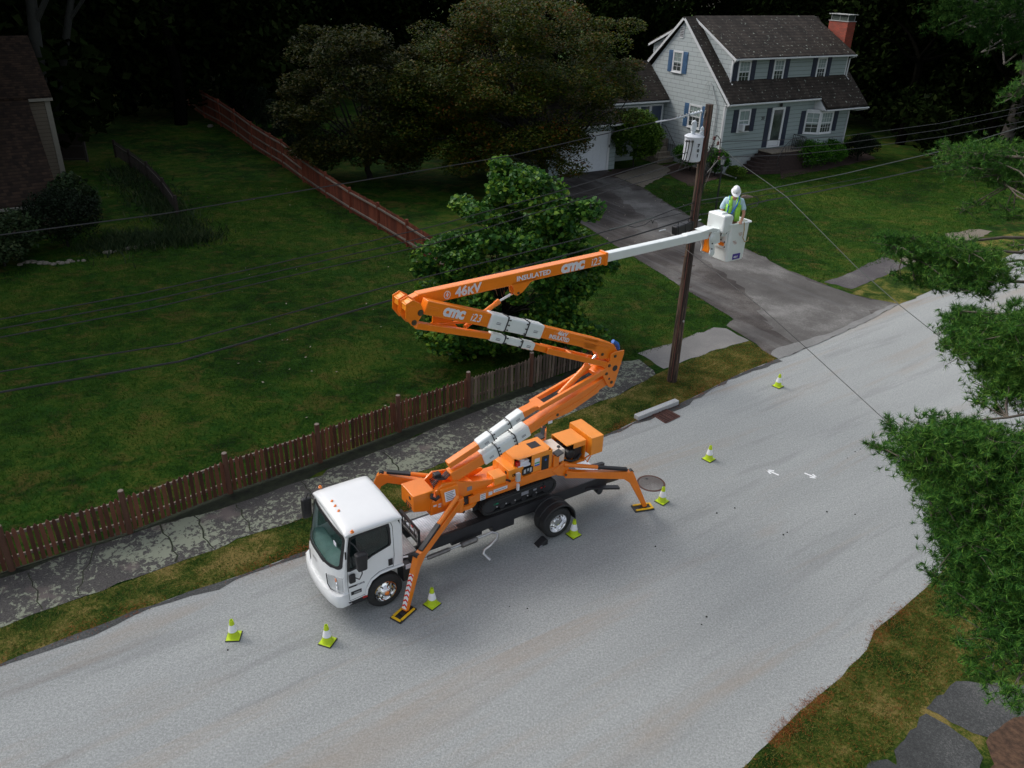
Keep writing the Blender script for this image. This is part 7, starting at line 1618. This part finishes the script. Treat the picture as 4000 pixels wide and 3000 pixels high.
# ---- dark woods: a few shared trees repeated round the back of the lawns, some added unseen for shade
protos = []
def dark_tree(seed, H_, R_, loc, big=.24):
    rg = np.random.default_rng(seed); C = []
    for i in range(46): z = rg.uniform(.08, 1) * H_; r = R_ * np.interp(z / H_, [0, .15, .45, .8, 1], [.75, 1, 1, .7, .2]) * rg.uniform(.5, 1); a = rg.uniform(0, 6.28); C.append((loc[0] + r * math.cos(a), loc[1] + r * math.sin(a), z))
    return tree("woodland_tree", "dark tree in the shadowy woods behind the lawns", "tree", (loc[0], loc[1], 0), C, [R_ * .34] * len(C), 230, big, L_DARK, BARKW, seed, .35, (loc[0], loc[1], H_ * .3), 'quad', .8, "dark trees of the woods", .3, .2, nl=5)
WL = []
rw = random.Random(4)
for i in range(15): WL.append((-62 + i * 9.5 + rw.uniform(-2, 2), 92 + rw.uniform(-4, 4) + (0 if i < 9 else 2)))
for i in range(16): WL.append((-70 + i * 10 + rw.uniform(-2, 2), 108 + rw.uniform(-4, 5)))
WL += [(-27, 66), (-33, 70), (-30, 78), (-38, 76), (-36, 60), (-44, 68), (-42, 84), (-24, 74), (-20, 84), (-12, 90), (-4, 86), (8, 84), (17, 82), (33, 74), (38, 82), (31, 68), (44, 78), (50, 70), (42, 68), (58, 74), (26, 80), (36, 64), (52, 60), (60, 64), (70, 70)]
WL += [(-36, 44), (-41, 52), (-46, 40), (-34, 20), (-32, 8), (-40, 14), (-38, 30), (-46, 26)]  # unseen trees added left of the frame to shade the left lawn
pts_ = [(11, 15, 5.2), (12, 18, 6.0), (13, 13, 4.4)]
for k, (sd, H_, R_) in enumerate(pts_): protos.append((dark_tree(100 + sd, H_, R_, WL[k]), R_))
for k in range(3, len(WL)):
    src = protos[k % 3][0]; r = src.copy(); COL.objects.link(r); r.location = (WL[k][0], WL[k][1], 0); s = rw.uniform(.85, 1.2) * (1.15 if k < 31 else 1) * ((2.0 if 36 < WL[k][1] < 56 else 1.6) if WL[k][0] < -18 and WL[k][1] > 32 else 1); r.scale = (s, s, s * rw.uniform(.95, 1.15)); r.rotation_euler = (0, 0, rw.uniform(0, 6))  # back-left and left trees enlarged to deepen the lawn's shade
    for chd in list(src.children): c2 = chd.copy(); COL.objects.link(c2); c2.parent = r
# bare trunks at the left
for (x0_, y0_, x1_, y1_, D, r, lab) in ((165, 390, 115, -60, 56, .45, "thick mossy bare trunk behind the brown roof"), (215, 480, 285, -60, 60, .3, "forked darker trunk right of the mossy trunk behind the brown roof")):
    a, e = place(x0_, y0_, D), place(x1_, y1_, D + 1); a = a + (a - e) * (a[2] / max(.1, (e[2] - a[2])))
    t = thing("tree_trunk", lab, "tree", GW, (a[0], a[1], 0)); OFF[t.name] = (GW, np.array((a[0], a[1], 0))); b = MB(); b.tube([a + (e - a) * k for k in np.linspace(0, 1.2, 7)], [r, r * .9, r * .85, r * .8, r * .7, r * .6, r * .5], 10)
    b.tube([a + (e - a) * .8, a + (e - a) * 1.0 + np.array([1.5, 0, .3]), a + (e - a) * 1.1 + np.array([3, .5, .2])], [r * .4, r * .3, r * .1], 7); b.build("trunk", pm("mossy_bark", (.007, .008, .005), .9, var=.5, scale=5), t, smooth=True)

# ---- grass
def inpoly(P, poly):
    x, y = P[:, 0], P[:, 1]; c = np.zeros(len(P), bool); j = len(poly) - 1
    for i in range(len(poly)):
        xi, yi = poly[i][:2]; xj, yj = poly[j][:2]
        c ^= ((yi > y) != (yj > y)) & (x < (xj - xi) * (y - yi) / (yj - yi + 1e-12) + xi); j = i
    return c
def scatter(poly, n, rng, dens=None):
    P = np.array([p[:2] for p in poly]); lo, hi = P.min(0), P.max(0); Q = rng.uniform(lo, hi, size=(n * 4, 2)); Q = Q[inpoly(Q, P)][:n]
    return np.concatenate([Q, np.full((len(Q), 1), .004)], 1)
gr_ = np.random.default_rng(9)
vpoly = list(edgeL[2:20]) + list(px((2927, 1332), (2799, 1366), (2641, 1427))) + list(lowS[2:][::-1])
Pv = scatter(vpoly, 60000, gr_); V, F = blades(Pv, .055, .007, gr_, .6); tag(npmesh("verge_grass_blades", V, F, L_DRY), kind='stuff')
lawnL = px((-60, 2230), (48, 2215), (509, 2070), (900, 1916), (1251, 1798), (1560, 1680), (1829, 1583), (2072, 1503), (2290, 1420), (1880, 1150), (1592, 970), (1371, 840), (1188, 720), (900, 700), (400, 900), (-60, 1100))
Pl = scatter(lawnL, 110000, gr_); V, F = blades(Pl, .07, .010, gr_, .6); tag(npmesh("lawn_grass_blades", V, F, L_GRASS), kind='stuff')
vrp = [p for p in edgeR[0:11]] + list(px((3850, 2500), (4050, 2600), (3733, 2655), (3610, 2770), (3480, 2930), (3380, 3010), (3200, 3200)))
Pr = scatter(vrp, 30000, gr_); V, F = blades(Pr, .06, .006, gr_, .6); tag(npmesh("roadside_grass_blades", V, F, L_DRY), kind='stuff')
lawnM = px((2300, 1420), (2500, 1395), (2850, 1260), (2866, 1248), (2541, 1045), (2389, 951), (2230, 850), (1900, 1150))
Pm = scatter(lawnM, 26000, gr_); V, F = blades(Pm, .07, .011, gr_, .6); tag(npmesh("lawn_grass_blades", V, F, L_GRASS), kind='stuff')
lawnR = px((2512, 740), (2613, 803), (2743, 875), (2917, 977), (3199, 1108), (3299, 1070), (3543, 1000), (3850, 890), (4000, 850), (3900, 720), (3400, 650), (2830, 700))
Pm = scatter(lawnR, 50000, gr_); V, F = blades(Pm, .08, .015, gr_, .6); tag(npmesh("lawn_grass_blades", V, F, L_GRASS), kind='stuff')
# orange pine litter gathered along the road edges and slab joints
Q = []
for e_, wdt, rng_n in ((edgeL[:20], .16, 9000), (edgeR[1:11], .12, 7000)):
    e_ = np.array(e_); seg = np.linalg.norm(np.diff(e_, axis=0), axis=1); cum = np.concatenate([[0], np.cumsum(seg)]); t = gr_.uniform(0, cum[-1], rng_n); i = np.clip(np.searchsorted(cum, t) - 1, 0, len(seg) - 1)
    f_ = ((t - cum[i]) / seg[i])[:, None]; base_ = e_[i] * (1 - f_) + e_[i + 1] * f_; dirn = (e_[i + 1] - e_[i]) / seg[i][:, None]; nn_ = np.stack([-dirn[:, 1], dirn[:, 0]], 1)
    dens = gr_.uniform(0, 1, len(t)) < np.clip(.35 + .3 * np.sin(t * 1.7) + .25 * np.sin(t * .6 + 2) + .2 * np.sin(t * 5.1), .04, .9) * .8; q = base_ + nn_ * (gr_.normal(size=(len(t), 1)) * wdt * .8 + (wdt * .5 if len(e_) == 20 else -wdt * .5)); Q.append(q[dens])
Q.append(scatter(vrp, 2200, gr_)[:, :2]); Q.append(scatter(px((2560, 1470), (2640, 1430), (2930, 1335), (3037, 1400), (2775, 1515), (2650, 1580), (2560, 1600)), 2500, gr_)[:, :2]); Q = np.concatenate(Q); Q = np.concatenate([Q, gr_.uniform(.012, .03, (len(Q), 1))], 1)
a_ = gr_.uniform(0, 6.28, len(Q)); d_ = np.stack([np.cos(a_), np.sin(a_), gr_.normal(size=len(Q)) * .15], 1) * .05; s_ = np.stack([-np.sin(a_), np.cos(a_), np.zeros(len(Q))], 1) * .007
V = np.stack([Q - d_, Q + s_, Q + d_], 1).reshape(-1, 3); tag(npmesh("fallen_pine_needles", V, np.arange(len(V)).reshape(-1, 3), L_LITTER), kind='stuff')
# a few fallen pale leaves on the lawn and drive
Q = []
for (x0_, x1_, y0_, y1_, n) in ((2350, 2700, 780, 960, 60), (900, 1800, 1000, 1650, 40), (300, 1300, 450, 900, 40)):
    for k in range(n): g_ = G(gr_.uniform(x0_, x1_), gr_.uniform(y0_, y1_)); Q.append((g_[0], g_[1], .05))
V, F = leaves(np.array(Q), .045, gr_, 2.5, 'quad'); tag(npmesh("fallen_leaves", V, F, pm("pale_leaf", (.30, .26, .20), .8)), kind='stuff')
